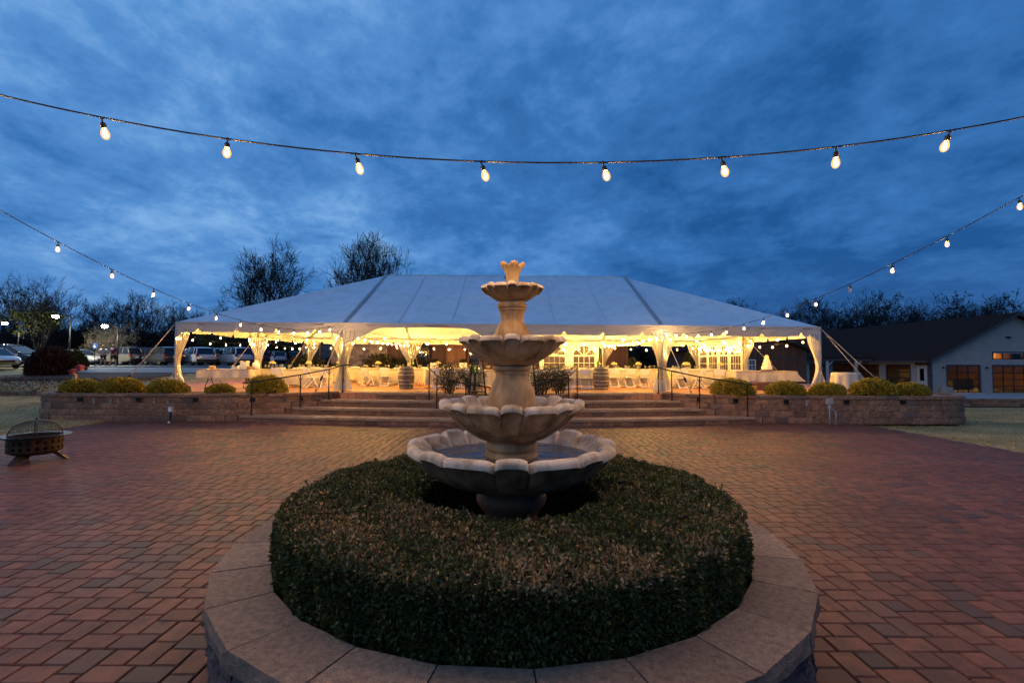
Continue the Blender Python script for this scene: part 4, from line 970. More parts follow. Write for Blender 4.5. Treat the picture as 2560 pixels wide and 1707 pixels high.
    # sidewalls with arched windows
    def sidewall(a, d, L_, nwin, seed):
        H = 2.36; z0 = ZT + 0.03; cw = L_ / nwin; mb = MB(); nrm = d.cross(Vector((0, 0, 1)))
        def pt(s, z, o=0.0): q = a + d * s + nrm * (o + 0.02 * math.sin(s * 2.6 + seed)); return tuple(rel((q.x, q.y, z0 + z)))
        panes = []; muntin = MB()
        for w in range(nwin):
            s0 = w * cw; m = 0.14 * cw; x0, x1 = s0 + m, s0 + cw - m; zs, zr_ = 0.55, 1.45; rad = (x1 - x0) / 2; xm = (x0 + x1) / 2; asp = 0.62 / rad if rad > 0.62 else 1.0
            arch = [(xm - rad * math.cos(PI * t / 16), zr_ + rad * asp * math.sin(PI * t / 16)) for t in range(17)]
            mb.add([pt(s0, 0), pt(s0 + cw, 0), pt(s0 + cw, zs), pt(s0, zs)], [(0, 1, 2, 3)])
            mb.add([pt(s0, zs), pt(x0, zs), pt(x0, zr_), pt(x0, H), pt(s0, H)], [(0, 1, 2, 3, 4)]); mb.add([pt(x1, zs), pt(s0 + cw, zs), pt(s0 + cw, H), pt(x1, H), pt(x1, zr_)], [(0, 1, 2, 3, 4)])
            for t in range(16):
                mb.add([pt(*arch[t]), pt(*arch[t + 1]), pt(arch[t + 1][0], H), pt(arch[t][0], H)], [(0, 1, 2, 3)])
            pv = [pt(x0, zs), pt(x1, zs)] + [pt(*q) for q in reversed(arch)]
            MB().add(pv, [tuple(range(len(pv)))]).build('window_sheet', M_VINYLC, T)
            def bar(p, q, wd=0.022):
                dx, dz_ = q[0] - p[0], q[1] - p[1]; l = math.hypot(dx, dz_); nx, nz = -dz_ / l * wd, dx / l * wd
                for o in (-0.008, 0.008): muntin.add([pt(p[0] - nx, p[1] - nz, o), pt(q[0] - nx, q[1] - nz, o), pt(q[0] + nx, q[1] + nz, o), pt(p[0] + nx, p[1] + nz, o)], [(0, 1, 2, 3)])
            for f_ in (0.25, 0.5, 0.75): bar((x0 + (x1 - x0) * f_, zs), (x0 + (x1 - x0) * f_, zr_), 0.013)
            bar((x0, zr_), (x1, zr_), 0.04); bar((x0, zs + 0.45), (x1, zs + 0.45), 0.013); bar((xm, zr_), (xm, zr_ + rad * asp), 0.018)
            for sgn in (-1, 1): bar((xm, zr_), (xm + sgn * rad * 0.72, zr_ + rad * asp * 0.70), 0.02)
        mb.build('sidewall', M_SIDEW, T); muntin.build('window_bars', M_SIDEW, T)
    e = 0.10
    sidewall(Vector((PX[4] - 0.06, PY[1] + 0.15, 0)), Y, PY[2] - PY[1] - 0.3, 4, 1)
    sidewall(Vector((1.75, PY[2] - 0.05, 0)), X, 3.75, 2, 2)
    # guy straps
    def guy(a, b, ratchet=True):
        A_, B_ = rel(a), rel(b); mb = MB().tube([A_, A_.lerp(B_, .5) - Vector((0, 0, 0.02)), B_], 0.017, 5); mb.build('guy_strap', M_STRAP, T)
        if ratchet:
            c = A_.lerp(B_, 0.80); d = (B_ - A_).normalized(); m2 = MB().tube([c - d * 0.11, c - d * 0.05, c + d * 0.05, c + d * 0.11], [0.02, 0.045, 0.045, 0.02], 6); m2.build('ratchet', M_DARKST, T)
        MB().tube([B_ + Vector((0, 0, -0.25)), B_ + Vector((0, 0, 0.06))], 0.02, 6).build('stake', M_DARKST, T)
    hi = ze(-12.5) - 0.12
    guy((-12.97, 18.62, hi), (-15.5, 19.2, ZT)); guy((-12.97, 18.6, hi), (-14.95, 18.5, ZT))
    guy((11.9, 18.62, hi - .1), (13.75, 18.3, 0.80)); guy((11.9, 18.62, hi - .1), (14.85, 18.6, 0.55))
    guy((PX[1] - 0.05, 18.6, 3.2), (-7.05, 17.55, ZT + 0.02)); guy((PX[3] + 0.05, 18.6, 3.15), (6.45, 17.55, ZT + 0.02))
    guy((-12.97, 24.76, hi), (-14.9, 24.9, ZT)); guy((-12.97, 30.86, hi), (-14.9, 31.6, ZT)); guy((11.9, 24.76, hi - .1), (14.3, 25.0, ZT))
    guy((PX[1], 30.9, hi), (PX[1] + 0.4, 32.6, ZT)); guy((PX[3], 30.9, hi), (PX[3], 32.6, ZT))
build_tent()

# ------------------------------------------------------------------ string lights
BULB = [(0.0, -0.155), (0.010, -0.153), (0.020, -0.145), (0.027, -0.130), (0.0285, -0.115), (0.025, -0.098), (0.017, -0.078), (0.0135, -0.068)]
FILA = [(0.0, -0.140), (0.011, -0.132), (0.0125, -0.118), (0.009, -0.100), (0.0, -0.090)]
bm_out = MB().lathe(FILA, 8, cap=False).mesh('filament', M_BULB, True); bm_in = MB().lathe(FILA, 6, cap=False).mesh('filament', M_BULBT, True); bm_gl = MB().lathe(BULB, 12, cap=False).mesh('bulb', M_BULBGL, True); bm_off = MB().lathe(BULB, 12, cap=False).mesh('bulb', M_BULBOFF, True)
sk_m = MB().lathe([(0.004, 0.006), (0.012, 0.004), (0.012, -0.010), (0.005, -0.014), (0.005, -0.030), (0.014, -0.036), (0.0185, -0.045), (0.0185, -0.072), (0.015, -0.078)], 10); skm = sk_m.mesh('socket', M_BLACKP, True)
def light_string(label, fn, t0, t1, bulbs, bmesh_, off=(), n=60, sway=0.08, group=None, bscale=1.0):
    T = thing('light_string', label, 'string lights', fn(t0), group=group); b = Vector(fn(t0)); r = random.Random(len(bulbs) + int(t0 * 10))
    MB().tube([Vector(fn(t0 + (t1 - t0) * i / n)) - b for i in range(n + 1)], 0.0062, 6).build('cord', M_CORD, T, True)
    for k, t in enumerate(bulbs):
        p = Vector(fn(t)) - b; rx, ry = r.uniform(-sway, sway), r.uniform(-sway, sway)
        s = link('socket', skm, T, p); s.rotation_euler = (rx, ry, 0); s.scale = (bscale,) * 3
        link('bulb', bm_off if k in off else bm_gl, s, (0, 0, 0))
        if k not in off: link('filament', bmesh_, s, (0, 0, 0))
FZ = lambda x: 3.45 + 0.0297 * (x - 0.3) ** 2
front_x = [-6.6, -5.72, -4.83, -3.93, -3.02, -2.09, -1.15, -0.23, 0.66, 1.53, 2.37, 3.21, 4.05, 4.9, 5.75]
light_string('string of lit bulbs sagging across the top of the view nearest the camera', lambda x: (x, 3.5 + 0.0 * x, FZ(x)), -6.75, 6.25, front_x, bm_out, sway=0.28)
light_string('string of lit bulbs running along the left side of the patio to the tent post', lambda y: (-6.60 - 0.004 * (18.6 - y) * 2, y, 2.92 + 0.0192 * (y - 13.6) ** 2), 3.5, 18.6, [7.10 + 0.958 * k for k in range(-3, 12)], bm_out)
light_string('string of lit bulbs along the right side of the patio with one dark bulb', lambda y: (5.80 + 0.0262 * (18.6 - y), y, 2.92 + 0.0143 * (y - 14.5) ** 2), 3.5, 18.6, [5.81 + 0.953 * k for k in range(-2, 14)], bm_out, off=(5,))
for (x, y, z, lab) in ((-6.78, 3.5, 5.0, 'tall black pole carrying string lights left of the camera'), (6.28, 3.5, 4.75, 'tall black pole carrying string lights right of the camera')):
    T = thing('light_pole', lab, 'pole', (x, y, 0)); MB().tube([(0, 0, 0), (0, 0, z)], 0.05, 10).build('shaft', M_IRON, T, True); MB().lathe([(0.14, 0), (0.14, 0.02), (0.06, 0.06)], 14).build('base', M_IRON, T)
def span(a, b, sag):
    a, b = Vector(a), Vector(b); return lambda t: tuple(a.lerp(b, t) - Vector((0, 0, sag * 4 * t * (1 - t))))
def inner(label, a, b, sag, step=0.95):
    L_ = (Vector(a) - Vector(b)).length; k = int(L_ / step); light_string(label, span(a, b, sag), 0.0, 1.0, [(i + 0.5) / k for i in range(k)], bm_in, n=24, group='string lights inside the tent')
zf = 2.98
names = 'string of warm bulbs hung under the tent roof'
for i in (1, 2, 3):
    inner(names + [', crossing above the left tables', ', crossing above the head table', ', crossing above the right tables'][i - 1], (PX[i], PY[0] + 0.25, zf + .1), (PX[i], PY[2] - 0.4, zf + .1), 0.10)
for i in range(4):
    inner(names + [' along the back by the cars', ' along the back before the stone wall', ' along the back before the cedar doors', ' along the back by the dark trees'][i], (PX[i] + 0.15, PY[2] - 0.75, zf), (PX[i + 1] - 0.15, PY[2] - 0.75, zf), 0.15)
for j, nm in ((0, 'near'), (1, 'far')):
    inner(names + f' on the {nm} left end', (PX[0] + 0.15, PY[j] + 0.2, zf), (PX[0] + 0.15, PY[j + 1] - 0.2, zf), 0.2)
    inner(names + f' on the {nm} right end', (PX[4] - 0.2, PY[j] + 0.2, zf), (PX[4] - 0.2, PY[j + 1] - 0.2, zf), 0.2)
inner(names + ' in the front left bay', (PX[0] + 0.6, PY[0] + 0.9, 3.05), (PX[1] - 0.2, PY[0] + 1.2, 3.05), 0.12)
inner(names + ' in the front right bay', (PX[3] + 0.2, PY[0] + 1.2, 3.05), (PX[4] - 0.6, PY[0] + 0.9, 3.05), 0.12)
inner(names + ' across the middle of the left bay', (PX[0] + 0.4, PY[1], 3.1), (PX[1] - 0.2, PY[1], 3.1), 0.15)
inner(names + ' across the middle of the right bay', (PX[3] + 0.2, PY[1], 3.1), (PX[4] - 0.4, PY[1], 3.1), 0.15)
inner(names + ' from left post to middle', (PX[1] + 0.1, PY[0] + 0.2, 3.3), (PX[2], PY[1], 3.55), 0.55)
inner(names + ' from right post to middle', (PX[3] - 0.1, PY[0] + 0.2, 3.3), (PX[2] + .3, PY[1], 3.55), 0.55)

# ------------------------------------------------------------------ tables, cloths, chairs, glasses
def cloth_mesh(L_, W_, H, drop, seed, amp=0.035, sweep=0.0):
    r = random.Random(seed); mb = MB(); n = 96; per = 2 * (L_ + W_); hx, hy = L_ / 2 + 0.012, W_ / 2 + 0.012
    def edge(s):
        s = s % per
        if s < L_: return (-hx + s / L_ * 2 * hx, -hy, 0, -1)
        s -= L_
        if s < W_: return (hx, -hy + s / W_ * 2 * hy, 1, 0)
        s -= W_
        if s < L_: return (hx - s / L_ * 2 * hx, hy, 0, 1)
        s -= L_
        return (-hx, hy - s / W_ * 2 * hy, -1, 0)
    rows = 7; ph = r.uniform(0, 6)
    n = max(96, int(per / 0.06))
    for k in range(rows):
        t = k / (rows - 1)
        for i in range(n):
            x, y, nx, ny = edge(per * i / n); s = per * i / n
            f = amp * t * (math.sin(s * 9 + ph) + 0.7 * math.sin(s * 17.3 + 2 * ph)) + 0.06 * t
            if nx > 0 or (ny < 0 and s > L_ * 0.5): f += 0
            mb.v.append((x + nx * f + sweep * t * t * max(0, x / hx) ** 2, y + ny * f, H + 0.006 - drop * t * (1 + 0.03 * math.sin(s * 3 + ph))))
    for k in range(rows - 1):
        for i in range(n): mb.f.append((k * n + i, k * n + (i + 1) % n, (k + 1) * n + (i + 1) % n, (k + 1) * n + i))
    mb.f.append(tuple(range(n)))
    return mb
def table(x, y, L_, W_, lab, drop=0.60, seed=1, rz=0.0, legs='fold', sweep=0.0):
    T = thing('banquet_table', 'folding banquet table under the cloth, ' + lab, 'table', (x, y, ZT), rz)
    MB().box((0, 0, 0.73), (L_, W_, 0.035)).build('tabletop', M_GREYBOX, T)
    for sx in (-1, 1):
        for sy in (-1, 1):
            px = sx * (L_ / 2 - 0.28)
            MB().tube([(px, sy * 0.12, 0.71), (px, sy * 0.10, 0.45), (px, sy * 0.13, 0.30), (px, sy * 0.27, 0.10), (px, sy * 0.28, 0.0)], 0.016, 7).build('leg', M_DARKST, T, True)
        MB().tube([(sx * (L_ / 2 - 0.28), -0.10, 0.33), (sx * (L_ / 2 - 0.28), 0.10, 0.33)], 0.012, 6).build('stretcher', M_DARKST, T)
    c = cloth_mesh(L_, W_, 0.75, drop, seed, sweep=sweep).build('tablecloth', M_CLOTH, None, True, (x, y, ZT)); c.rotation_euler = (0, 0, rz)
    tag(c, 'white cloth on the table ' + lab, 'tablecloth')
def make_chair():
    T = thing('folding_chair', 'white resin folding chair', 'chair', (0, 0, 0), 0, 'white folding chairs around the tables')
    w = 0.21
    MB().box((0, 0.02, 0.435), (0.38, 0.38, 0.03)).build('seat', M_CHAIR, T)
    mb = MB().grid(lambda u, v: ((u - .5) * 0.40, -0.195 - 0.035 * v - 0.02 * math.sin(PI * u), 0.57 + 0.225 * v + 0.012 * math.sin(PI * u) * v), 8, 4); mb.grid(lambda u, v: ((.5 - u) * 0.40, -0.222 - 0.035 * v - 0.02 * math.sin(PI * u), 0.57 + 0.225 * v + 0.012 * math.sin(PI * u) * v), 8, 4); mb.box((0, -0.235, 0.795), (0.40, 0.03, 0.018)); mb.build('backrest', M_CHAIR, T)
    for s in (-1, 1):
        MB().add([(s * w + dx, y + dy, z) for (y, z) in ((-0.235, 0.80), (0.22, 0.0)) for (dx, dy) in ((-.014, -.022), (.014, -.022), (.014, .022), (-.014, .022))], [(0, 1, 5, 4), (1, 2, 6, 5), (2, 3, 7, 6), (3, 0, 4, 7), (0, 3, 2, 1), (4, 5, 6, 7)]).build('leg', M_CHAIR, T)
        MB().add([(s * (w - 0.035) + dx, y + dy, z) for (y, z) in ((0.12, 0.44), (-0.27, 0.0)) for (dx, dy) in ((-.013, -.02), (.013, -.02), (.013, .02), (-.013, .02))], [(0, 1, 5, 4), (1, 2, 6, 5), (2, 3, 7, 6), (3, 0, 4, 7), (0, 3, 2, 1), (4, 5, 6, 7)]).build('leg', M_CHAIR, T)
    MB().box((0, -0.245, 0.035), (0.36, 0.022, 0.045)).build('stretcher', M_CHAIR, T); MB().box((0, 0.195, 0.05), (0.40, 0.022, 0.04)).build('stretcher', M_CHAIR, T)
    return T
CH0 = make_chair(); remember(CH0); ch_used = [False]
def chair(x, y, rz, label):
    if not ch_used[0]: o = CH0; ch_used[0] = True
    else: o = copy_tree(CH0)
    o.location = (x, y, ZT); o.rotation_euler = (0, 0, rz); o['label'] = label
GL = MB().lathe([(0.034, 0), (0.034, 0.004), (0.006, 0.008), (0.005, 0.075), (0.022, 0.088), (0.040, 0.115), (0.042, 0.140), (0.037, 0.175)], 10, cap=False); glm = GL.mesh('wine_glass', M_GLASS, True)
GLASSES = []
def glass(x, y, lab): GLASSES.append((x, y, lab))
def set_glass(x, y, lab): tag(link('wine_glass', glm, None, (x, y, ZT + 0.758)), lab, 'wine glass', 'stemmed glasses on the tables')
def bloom_mesh(seed, n=110, r=0.13):
    g = np.random.default_rng(seed); mb = MB()
    for i in range(n):
        d = g.normal(size=3); d /= np.linalg.norm(d); d[2] = abs(d[2]) * 0.9; p = d * r * (0.55 + 0.5 * g.random()); s = 0.020 + 0.012 * g.random()
        mb.lathe([(0, -s * .5), (s, -s * .1), (s * .7, s * .4), (0, s * .5)], 5, (p[0], p[1], p[2]), False)
    return mb
BL = [bloom_mesh(i).mesh('blossoms', M_FLOWER) for i in range(3)]
vasem = MB().lathe([(0.045, 0), (0.05, 0.03), (0.035, 0.09), (0.03, 0.15), (0.045, 0.17)], 12).mesh('vase', M_GLASS, True)
plm = MB().lathe([(0.0, 0.0), (0.13, 0.003), (0.15, 0.012), (0.149, 0.014), (0.0, 0.007)], 18, cap=False).mesh('charger_plate', M_CARD, True)
def flowers(x, y, lab, s=1.0, z=0.0):
    T = thing('flower_arrangement', lab, 'flowers', (x, y, ZT + 0.757 + z), rnd.uniform(0, 6), 'cream flowers on the tables', s); link('vase', vasem, T); link('blossoms', rnd.choice(BL), T, (0, 0, 0.22))
TABLES = [  # x, y, length, label, chairs in front, chairs behind, first glass label
 (-9.55, 21.0, 3.3, 'in the front left bay', [-10.75, -9.75, -8.35, -7.75], [-10.4, -9.6, -8.8]),
 (-5.45, 22.3, 2.9, 'left of the left barrel', [-6.35, -5.65, -4.8], [-6.2, -5.4]),
 (-0.1, 20.75, 7.0, 'behind the fountain', [-3.1, -2.5, -1.9, 1.2, 1.8, 2.4, 3.0, 3.5], []),
 (5.15, 21.9, 2.3, 'right of the right barrel', [4.45, 5.1, 5.75], [4.6, 5.4]),
 (8.35, 21.3, 2.9, 'beside the cake table', [7.2, 7.9, 8.75, 9.45], [7.5, 8.3, 9.1]),
 (-9.0, 25.2, 4.2, 'in the back left bay', [-10.5, -9.8, -8.4], [-9.4, -8.4]),
 (-4.0, 26.0, 4.0, 'before the stone wall', [-5.2, -4.5, -3.4], []),
 (4.6, 25.8, 4.0, 'before the arched back window', [3.6, 4.3, 5.4], []),
 (9.0, 25.4, 3.6, 'before the arched end windows', [8.0, 8.8, 9.8], []),
]
for k, (x, y, L_, lab, ch, cb) in enumerate(TABLES):
    table(x, y, L_, 0.76, lab, drop=0.62 if k != 2 else 0.66, seed=k + 3)
    for i, cx in enumerate(ch):
        a = rnd.uniform(-0.12, 0.12)
        if (k, i) in ((0, 2), (1, 0), (4, 1)): a = -0.75 if k != 4 else 0.85
        if k == 0 and i == 0: a = -0.95
        chair(cx, y - 0.62 - (0.12 if abs(a) > .5 else 0), a, f'white folding chair, {ORD[i]} from left, near side of table {lab}')
    for i, cx in enumerate(cb): chair(cx, y + 0.66, PI + rnd.uniform(-.1, .1), f'white folding chair, {ORD[i]} from left, far side of table {lab}')
    n = int(L_ / 0.44)
    for i in range(n):
        gx = x - L_ / 2 + 0.2 + i * (L_ - 0.4) / max(1, n - 1)
        for d in ((-0.22, 0.0), (-0.17, 0.10)) if k < 5 else ((-0.2, 0.0),):
            glass(gx + d[1] + rnd.uniform(-.03, .03), y + d[0] + rnd.uniform(-.03, .03), 'stemmed wine glass on the table ' + lab)
        if k < 5 and i % 2 == 0: glass(gx + rnd.uniform(-.04, .04), y + 0.22, 'stemmed wine glass on the table ' + lab)
    for q, (gx, gy, gl) in enumerate(sorted(GLASSES)): set_glass(gx, gy, f'stemmed wine glass, {ORD[q]} from left on the table {lab}')
    GLASSES.clear()
    m = 2 if k < 5 and k != 2 else 1
    for i in range(m): flowers(x + (i - (m - 1) / 2) * L_ * 0.5 + rnd.uniform(-.1, .1), y + 0.05, f'cream flower arrangement, {ORD[i]} from left on table {lab}', 1.0)
for i, x in enumerate((-2.6, -1.4, 1.3, 2.5)):
    tag(link('candle_glass', MB().lathe([(0.04, 0), (0.05, 0.10), (0.047, 0.10), (0.037, 0.006)], 10, cap=False).mesh('candle_glass', M_GLASS, True), None, (x, 20.55, ZT + 0.758)), f'{ORD[i]} candle glass from the left on the head table', 'candle')
    MB().lathe([(0.0, 0.05), (0.012, 0.06), (0.010, 0.085), (0, 0.10)], 8).build('flame', M_CANDLE, bpy.data.objects['candle_glass' if i == 0 else f'candle_glass.{i:03d}'])

def barrel(x, y, label):
    T = thing('barrel', label, 'barrel', (x, y, ZT)); n = 18; H = 0.90
    prof = [(0.262, 0.0), (0.30, 0.16), (0.322, 0.33), (0.33, 0.45), (0.322, 0.57), (0.30, 0.74), (0.262, 0.90)]
    mb = MB(); da = 2 * PI / n - 0.012; v = []; f = []
    for i, (r, z) in enumerate(prof):
        for q in (-.5, 0, .5): v.append((r * math.cos(q * da) * (1.0 if q else 1.008), r * math.sin(q * da), z))
        for q in (-.5, .5): v.append(((r - 0.03) * math.cos(q * da), (r - 0.03) * math.sin(q * da), z))
    for i in range(len(prof) - 1):
        a, b = 5 * i, 5 * i + 5; f += [(a, a + 1, b + 1, b), (a + 1, a + 2, b + 2, b + 1), (a + 2, a + 4, b + 4, b + 2), (a + 3, a, b, b + 3)]
    e = 5 * (len(prof) - 1); f += [(e, e + 1, e + 2, e + 4, e + 3)]
    me = mb.add(v, f).mesh('stave', M_OAK)
    for i in range(n): link('stave', me, T, (0, 0, 0), 2 * PI * i / n)
    for (z, r0, r1) in ((0.05, 0.278, 0.288), (0.20, 0.310, 0.316), (0.34, 0.327, 0.330), (0.56, 0.330, 0.327), (0.70, 0.316, 0.309), (0.85, 0.288, 0.278)):
        MB().lathe([(r0, z - 0.022), (r0 + 0.005, z - 0.022), (r1 + 0.005, z + 0.022), (r1, z + 0.022)], 32, cap=False).build('hoop', M_HOOP, T, True)
    MB().lathe([(0.0, 0.875), (0.245, 0.875)], 24, cap=False).build('barrel_head', M_OAK, T)
barrel(-4.28, 19.75, 'oak barrel with a green bottle on it left of the fountain'); barrel(3.62, 19.75, 'oak barrel with a green bottle on it right of the fountain')
BOT = [(0.0, 0.0), (0.036, 0.0), (0.038, 0.01), (0.038, 0.17), (0.034, 0.20), (0.016, 0.235), (0.0135, 0.29), (0.016, 0.295), (0.016, 0.31), (0.0, 0.312)]
botg = MB().lathe(BOT, 12, cap=False).mesh('bottle', M_GREENGL, True); botc = MB().lathe(BOT, 12, cap=False).mesh('bottle', M_CLEARBOT, True)
tag(link('bottle', botg, None, (-4.05, 19.68, ZT + 0.903)), 'green glass bottle on the barrel left of the fountain', 'bottle'); tag(link('bottle', botg, None, (3.48, 19.68, ZT + 0.903)), 'green glass bottle on the barrel right of the fountain', 'bottle')

# buffet table at the left corner
table(-11.6, 19.95, 2.1, 0.76, 'at the left tent corner with black curved legs', drop=0.33, seed=31)
def carton(x, y, w, d, h, label, mat, z=0.757, gable=False, cat='box'):
    T = thing('carton', label, cat, (x, y, ZT + z), rnd.uniform(-.2, .2)); MB().box((0, 0, h / 2), (w, d, h)).build('body', mat, T)
    if gable: MB().add([(-w / 2, -d / 2, h), (w / 2, -d / 2, h), (w / 2, d / 2, h), (-w / 2, d / 2, h), (-w / 2, 0, h * 1.6), (w / 2, 0, h * 1.6)], [(0, 1, 5, 4), (2, 3, 4, 5), (0, 4, 3), (1, 2, 5)]).build('flap', mat, T)
    else:
        for s in (-1, 1): MB().box((s * w * 0.55, 0, h + 0.02), (w * 0.30, d, 0.006), ry=s * 0.5).build('flap', mat, T)
carton(-12.25, 19.9, 0.20, 0.16, 0.09, 'brown gabled box on the left corner table', M_CARD, gable=True)
carton(-11.25, 19.85, 0.24, 0.2, 0.11, 'small white printed box in front of the paper bag', M_WHITEP)
carton(-10.98, 20.0, 0.26, 0.22, 0.30, 'tall white paper bag on the left corner table', M_WHITEP, cat='bag')
carton(-10.75, 19.95, 0.16, 0.14, 0.10, 'small cardboard box beside the white jug', M_CARD)
T = thing('water_jug', 'translucent white jug with handle behind the boxes on the left corner table', 'jug', (-10.62, 20.2, ZT + 0.757)); MB().lathe([(0.13, 0), (0.14, 0.02), (0.14, 0.22), (0.10, 0.28), (0.045, 0.31), (0.045, 0.36), (0.05, 0.38), (0.0, 0.38)], 20).build('body', M_WHITEP, T, True); MB().tube([(0.05, 0, 0.35), (0.11, 0, 0.34), (0.13, 0, 0.29), (0.11, 0, 0.25)], 0.012, 6).build('handle', M_WHITEP, T)
# cake table
table(10.35, 20.2, 2.5, 0.80, 'with the tiered cake at the right corner', drop=0.42, seed=33, sweep=0.25)
T = thing('wedding_cake', 'four tier white cake with flowers on a wooden board', 'cake', (10.55, 20.15, ZT + 0.757))
MB().lathe([(0.24, 0.0), (0.25, 0.02), (0.25, 0.06), (0.0, 0.06)], 24).build('cake_board', M_OAK, T)
z = 0.06
for r_, h_ in ((0.20, 0.14), (0.155, 0.14), (0.115, 0.14), (0.08, 0.12)):
    o = MB().lathe([(r_, z), (r_, z + h_ - 0.012), (r_ - 0.012, z + h_), (0.0, z + h_)], 32).build('tier', M_CAKE, T); smooth_by_angle(o.data); z += h_
link('blossoms', BL[0], T, (0, 0, z), sc=0.55); link('blossoms', BL[1], T, (-0.16, -0.05, 0.22), sc=0.35); link('blossoms', BL[2], T, (0.11, -0.08, 0.36), sc=0.3)
def crate(x, y, label, rz=0.0):
    T = thing('wooden_crate', label, 'crate', (x, y, ZT), rz)
    for i in range(3):
        for s in (-1, 1): MB().box((0, s * 0.16, 0.05 + 0.1 * i), (0.46, 0.015, 0.085)).build('slat', M_WOODR, T); MB().box((s * 0.235, 0, 0.05 + 0.1 * i), (0.015, 0.30, 0.085)).build('slat', M_WOODR, T)
    MB().box((0, 0, 0.008), (0.44, 0.30, 0.014)).build('bottom', M_WOODR, T)
crate(10.0, 19.55, 'reddish wooden crate on the bricks under the cake table'); crate(10.6, 19.75, 'second reddish wooden crate under the cake table nearer the shrubs', 0.15)
# draped round table outside the right corner
T = thing('round_table', 'small round table under a full white cloth outside the right tent corner', 'table', (12.95, 18.9, ZT)); MB().lathe([(0.46, 0.70), (0.46, 0.72), (0, 0.72)], 24).build('tabletop', M_GREYBOX, T)
for a in range(4): MB().tube([(0.3 * math.cos(a * PI / 2 + .7), 0.3 * math.sin(a * PI / 2 + .7), 0.70), (0.36 * math.cos(a * PI / 2 + .7), 0.36 * math.sin(a * PI / 2 + .7), 0)], 0.016, 6).build('leg', M_DARKST, T)
def rcl(u, v):
    a = 2 * PI * u; t = v
    if t < 0.25: r_ = 0.48 * t / 0.25; return (r_ * math.cos(a), r_ * math.sin(a), 0.73)
    q = (t - 0.25) / 0.75; r_ = 0.48 + 0.06 * q * (1 + math.sin(a * 9 + 1)) ; return (r_ * math.cos(a), r_ * math.sin(a), 0.73 - (0.60 + 0.03 * math.sin(a * 3)) * q)
tag(MB().grid(rcl, 96, 14).build('tablecloth', M_CLOTH, None, True, (12.95, 18.9, ZT)), 'white cloth hanging in folds over the small round table', 'tablecloth')

# bottle ladders on the island
def ladder(x, y, label, bl):
    T = thing('ladder_shelf', label, 'ladder', (x, y, 0.86)); H = 1.16
    for s in (-1, 1):
        MB().tube([(s * 0.30, -0.24, 0), (s * 0.17, -0.02, H)], 0.022, 4).build('rail', M_IRON, T); MB().tube([(s * 0.28, 0.24, 0), (s * 0.17, 0.02, H)], 0.020, 4).build('rail', M_IRON, T)
    MB().box((0, 0, H), (0.40, 0.12, 0.03)).build('top_step', M_IRON, T); zs = []
    for z in (0.14, 0.44, 0.76):
        t = z / H; w = 0.30 - 0.13 * t; d = 0.24 - 0.22 * t; MB().box((0, 0, z), (2 * w + 0.04, 2 * d + 0.06, 0.022)).build('shelf', M_IRON, T); zs.append((z, w))
    k = 0
    for (z, w) in zs:
        for q in (-0.6, 0.0, 0.6):
            green = (z > 0.7 and q < 0.3); k += 1
            tag(link('bottle', botg if green else botc, None, (x + q * w, y - 0.03, 0.86 + z + 0.0115)), ('green' if green else 'clear') + f' bottle, {ORD[k - 1]} from the bottom of the ' + bl, 'bottle', 'bottles on the ladder shelves')
ladder(-1.14, 16.05, 'black A-frame ladder shelf of bottles standing left behind the fountain', 'ladder left of the fountain')
ladder(0.52, 16.05, 'black A-frame ladder shelf mostly hidden behind the fountain column', 'ladder hidden by the fountain')
# ------------------------------------------------------------------ shrubs
def globe_mesh(seed, n, rx, ry, rz, size, cols, mat=None, power=1.0, tilt=0.55, length=1.8, lump=0.10):
    g = np.random.default_rng(seed); d = g.normal(size=(n, 3)); d[:, 2] = np.abs(d[:, 2]) * 1.0 - 0.25; d /= np.linalg.norm(d, axis=1)[:, None]
    a = np.arctan2(d[:, 1], d[:, 0]); k = 1 + lump * np.sin(a * 5 + seed) * np.cos(d[:, 2] * 4 + seed) + lump * 0.6 * np.sin(a * 11 + d[:, 2] * 9)
    rr = (1 - g.exponential(0.09, n)).clip(0.4, 1) * k
    P = d * rr[:, None] * np.array([rx, ry, rz]); P[:, 2] += rz * 0.30; P[:, 2] = np.maximum(P[:, 2], 0.01)
    V, F = leaf_cards(P, d * 0.9 + np.array([0, 0, 0.25]), size, g, length, tilt)
    t = g.random((n, 1)); c = np.array(cols[0]) * (1 - t) + np.array(cols[1]) * t; c = c * g.uniform(0.6, 1.3, (n, 1))
    return fast_mesh('foliage', V, F, mat or M_NEEDLE, np.repeat(c, 4, 0))
def core(rx, ry, rz): return MB().lathe([(0.45, 0), (0.80, 0.25), (0.85, 0.6), (0.62, 0.95), (0.0, 1.05)], 18).mesh('branch_mass', M_CORE, True)
ARB = [globe_mesh(i + 5, 6500, 0.66, 0.50, 0.36, 0.034, ((0.230, 0.190, 0.020), (0.430, 0.310, 0.030))) for i in range(3)]
CORE = core(1, 1, 1)
def shrub(x, y, z, s, label, zs=1.0, name='evergreen_shrub', meshes=ARB, group='low shrubs along the terrace wall'):
    T = thing(name, label, 'shrub', (x, y, z), rnd.uniform(-.5, .5), group); o = link('foliage', rnd.choice(meshes), T, sc=(s, s, s * zs)); tag(o, kind='stuff')
    c = link('branch_mass', CORE, T, sc=(0.60 * s, 0.46 * s, 0.36 * s * zs))
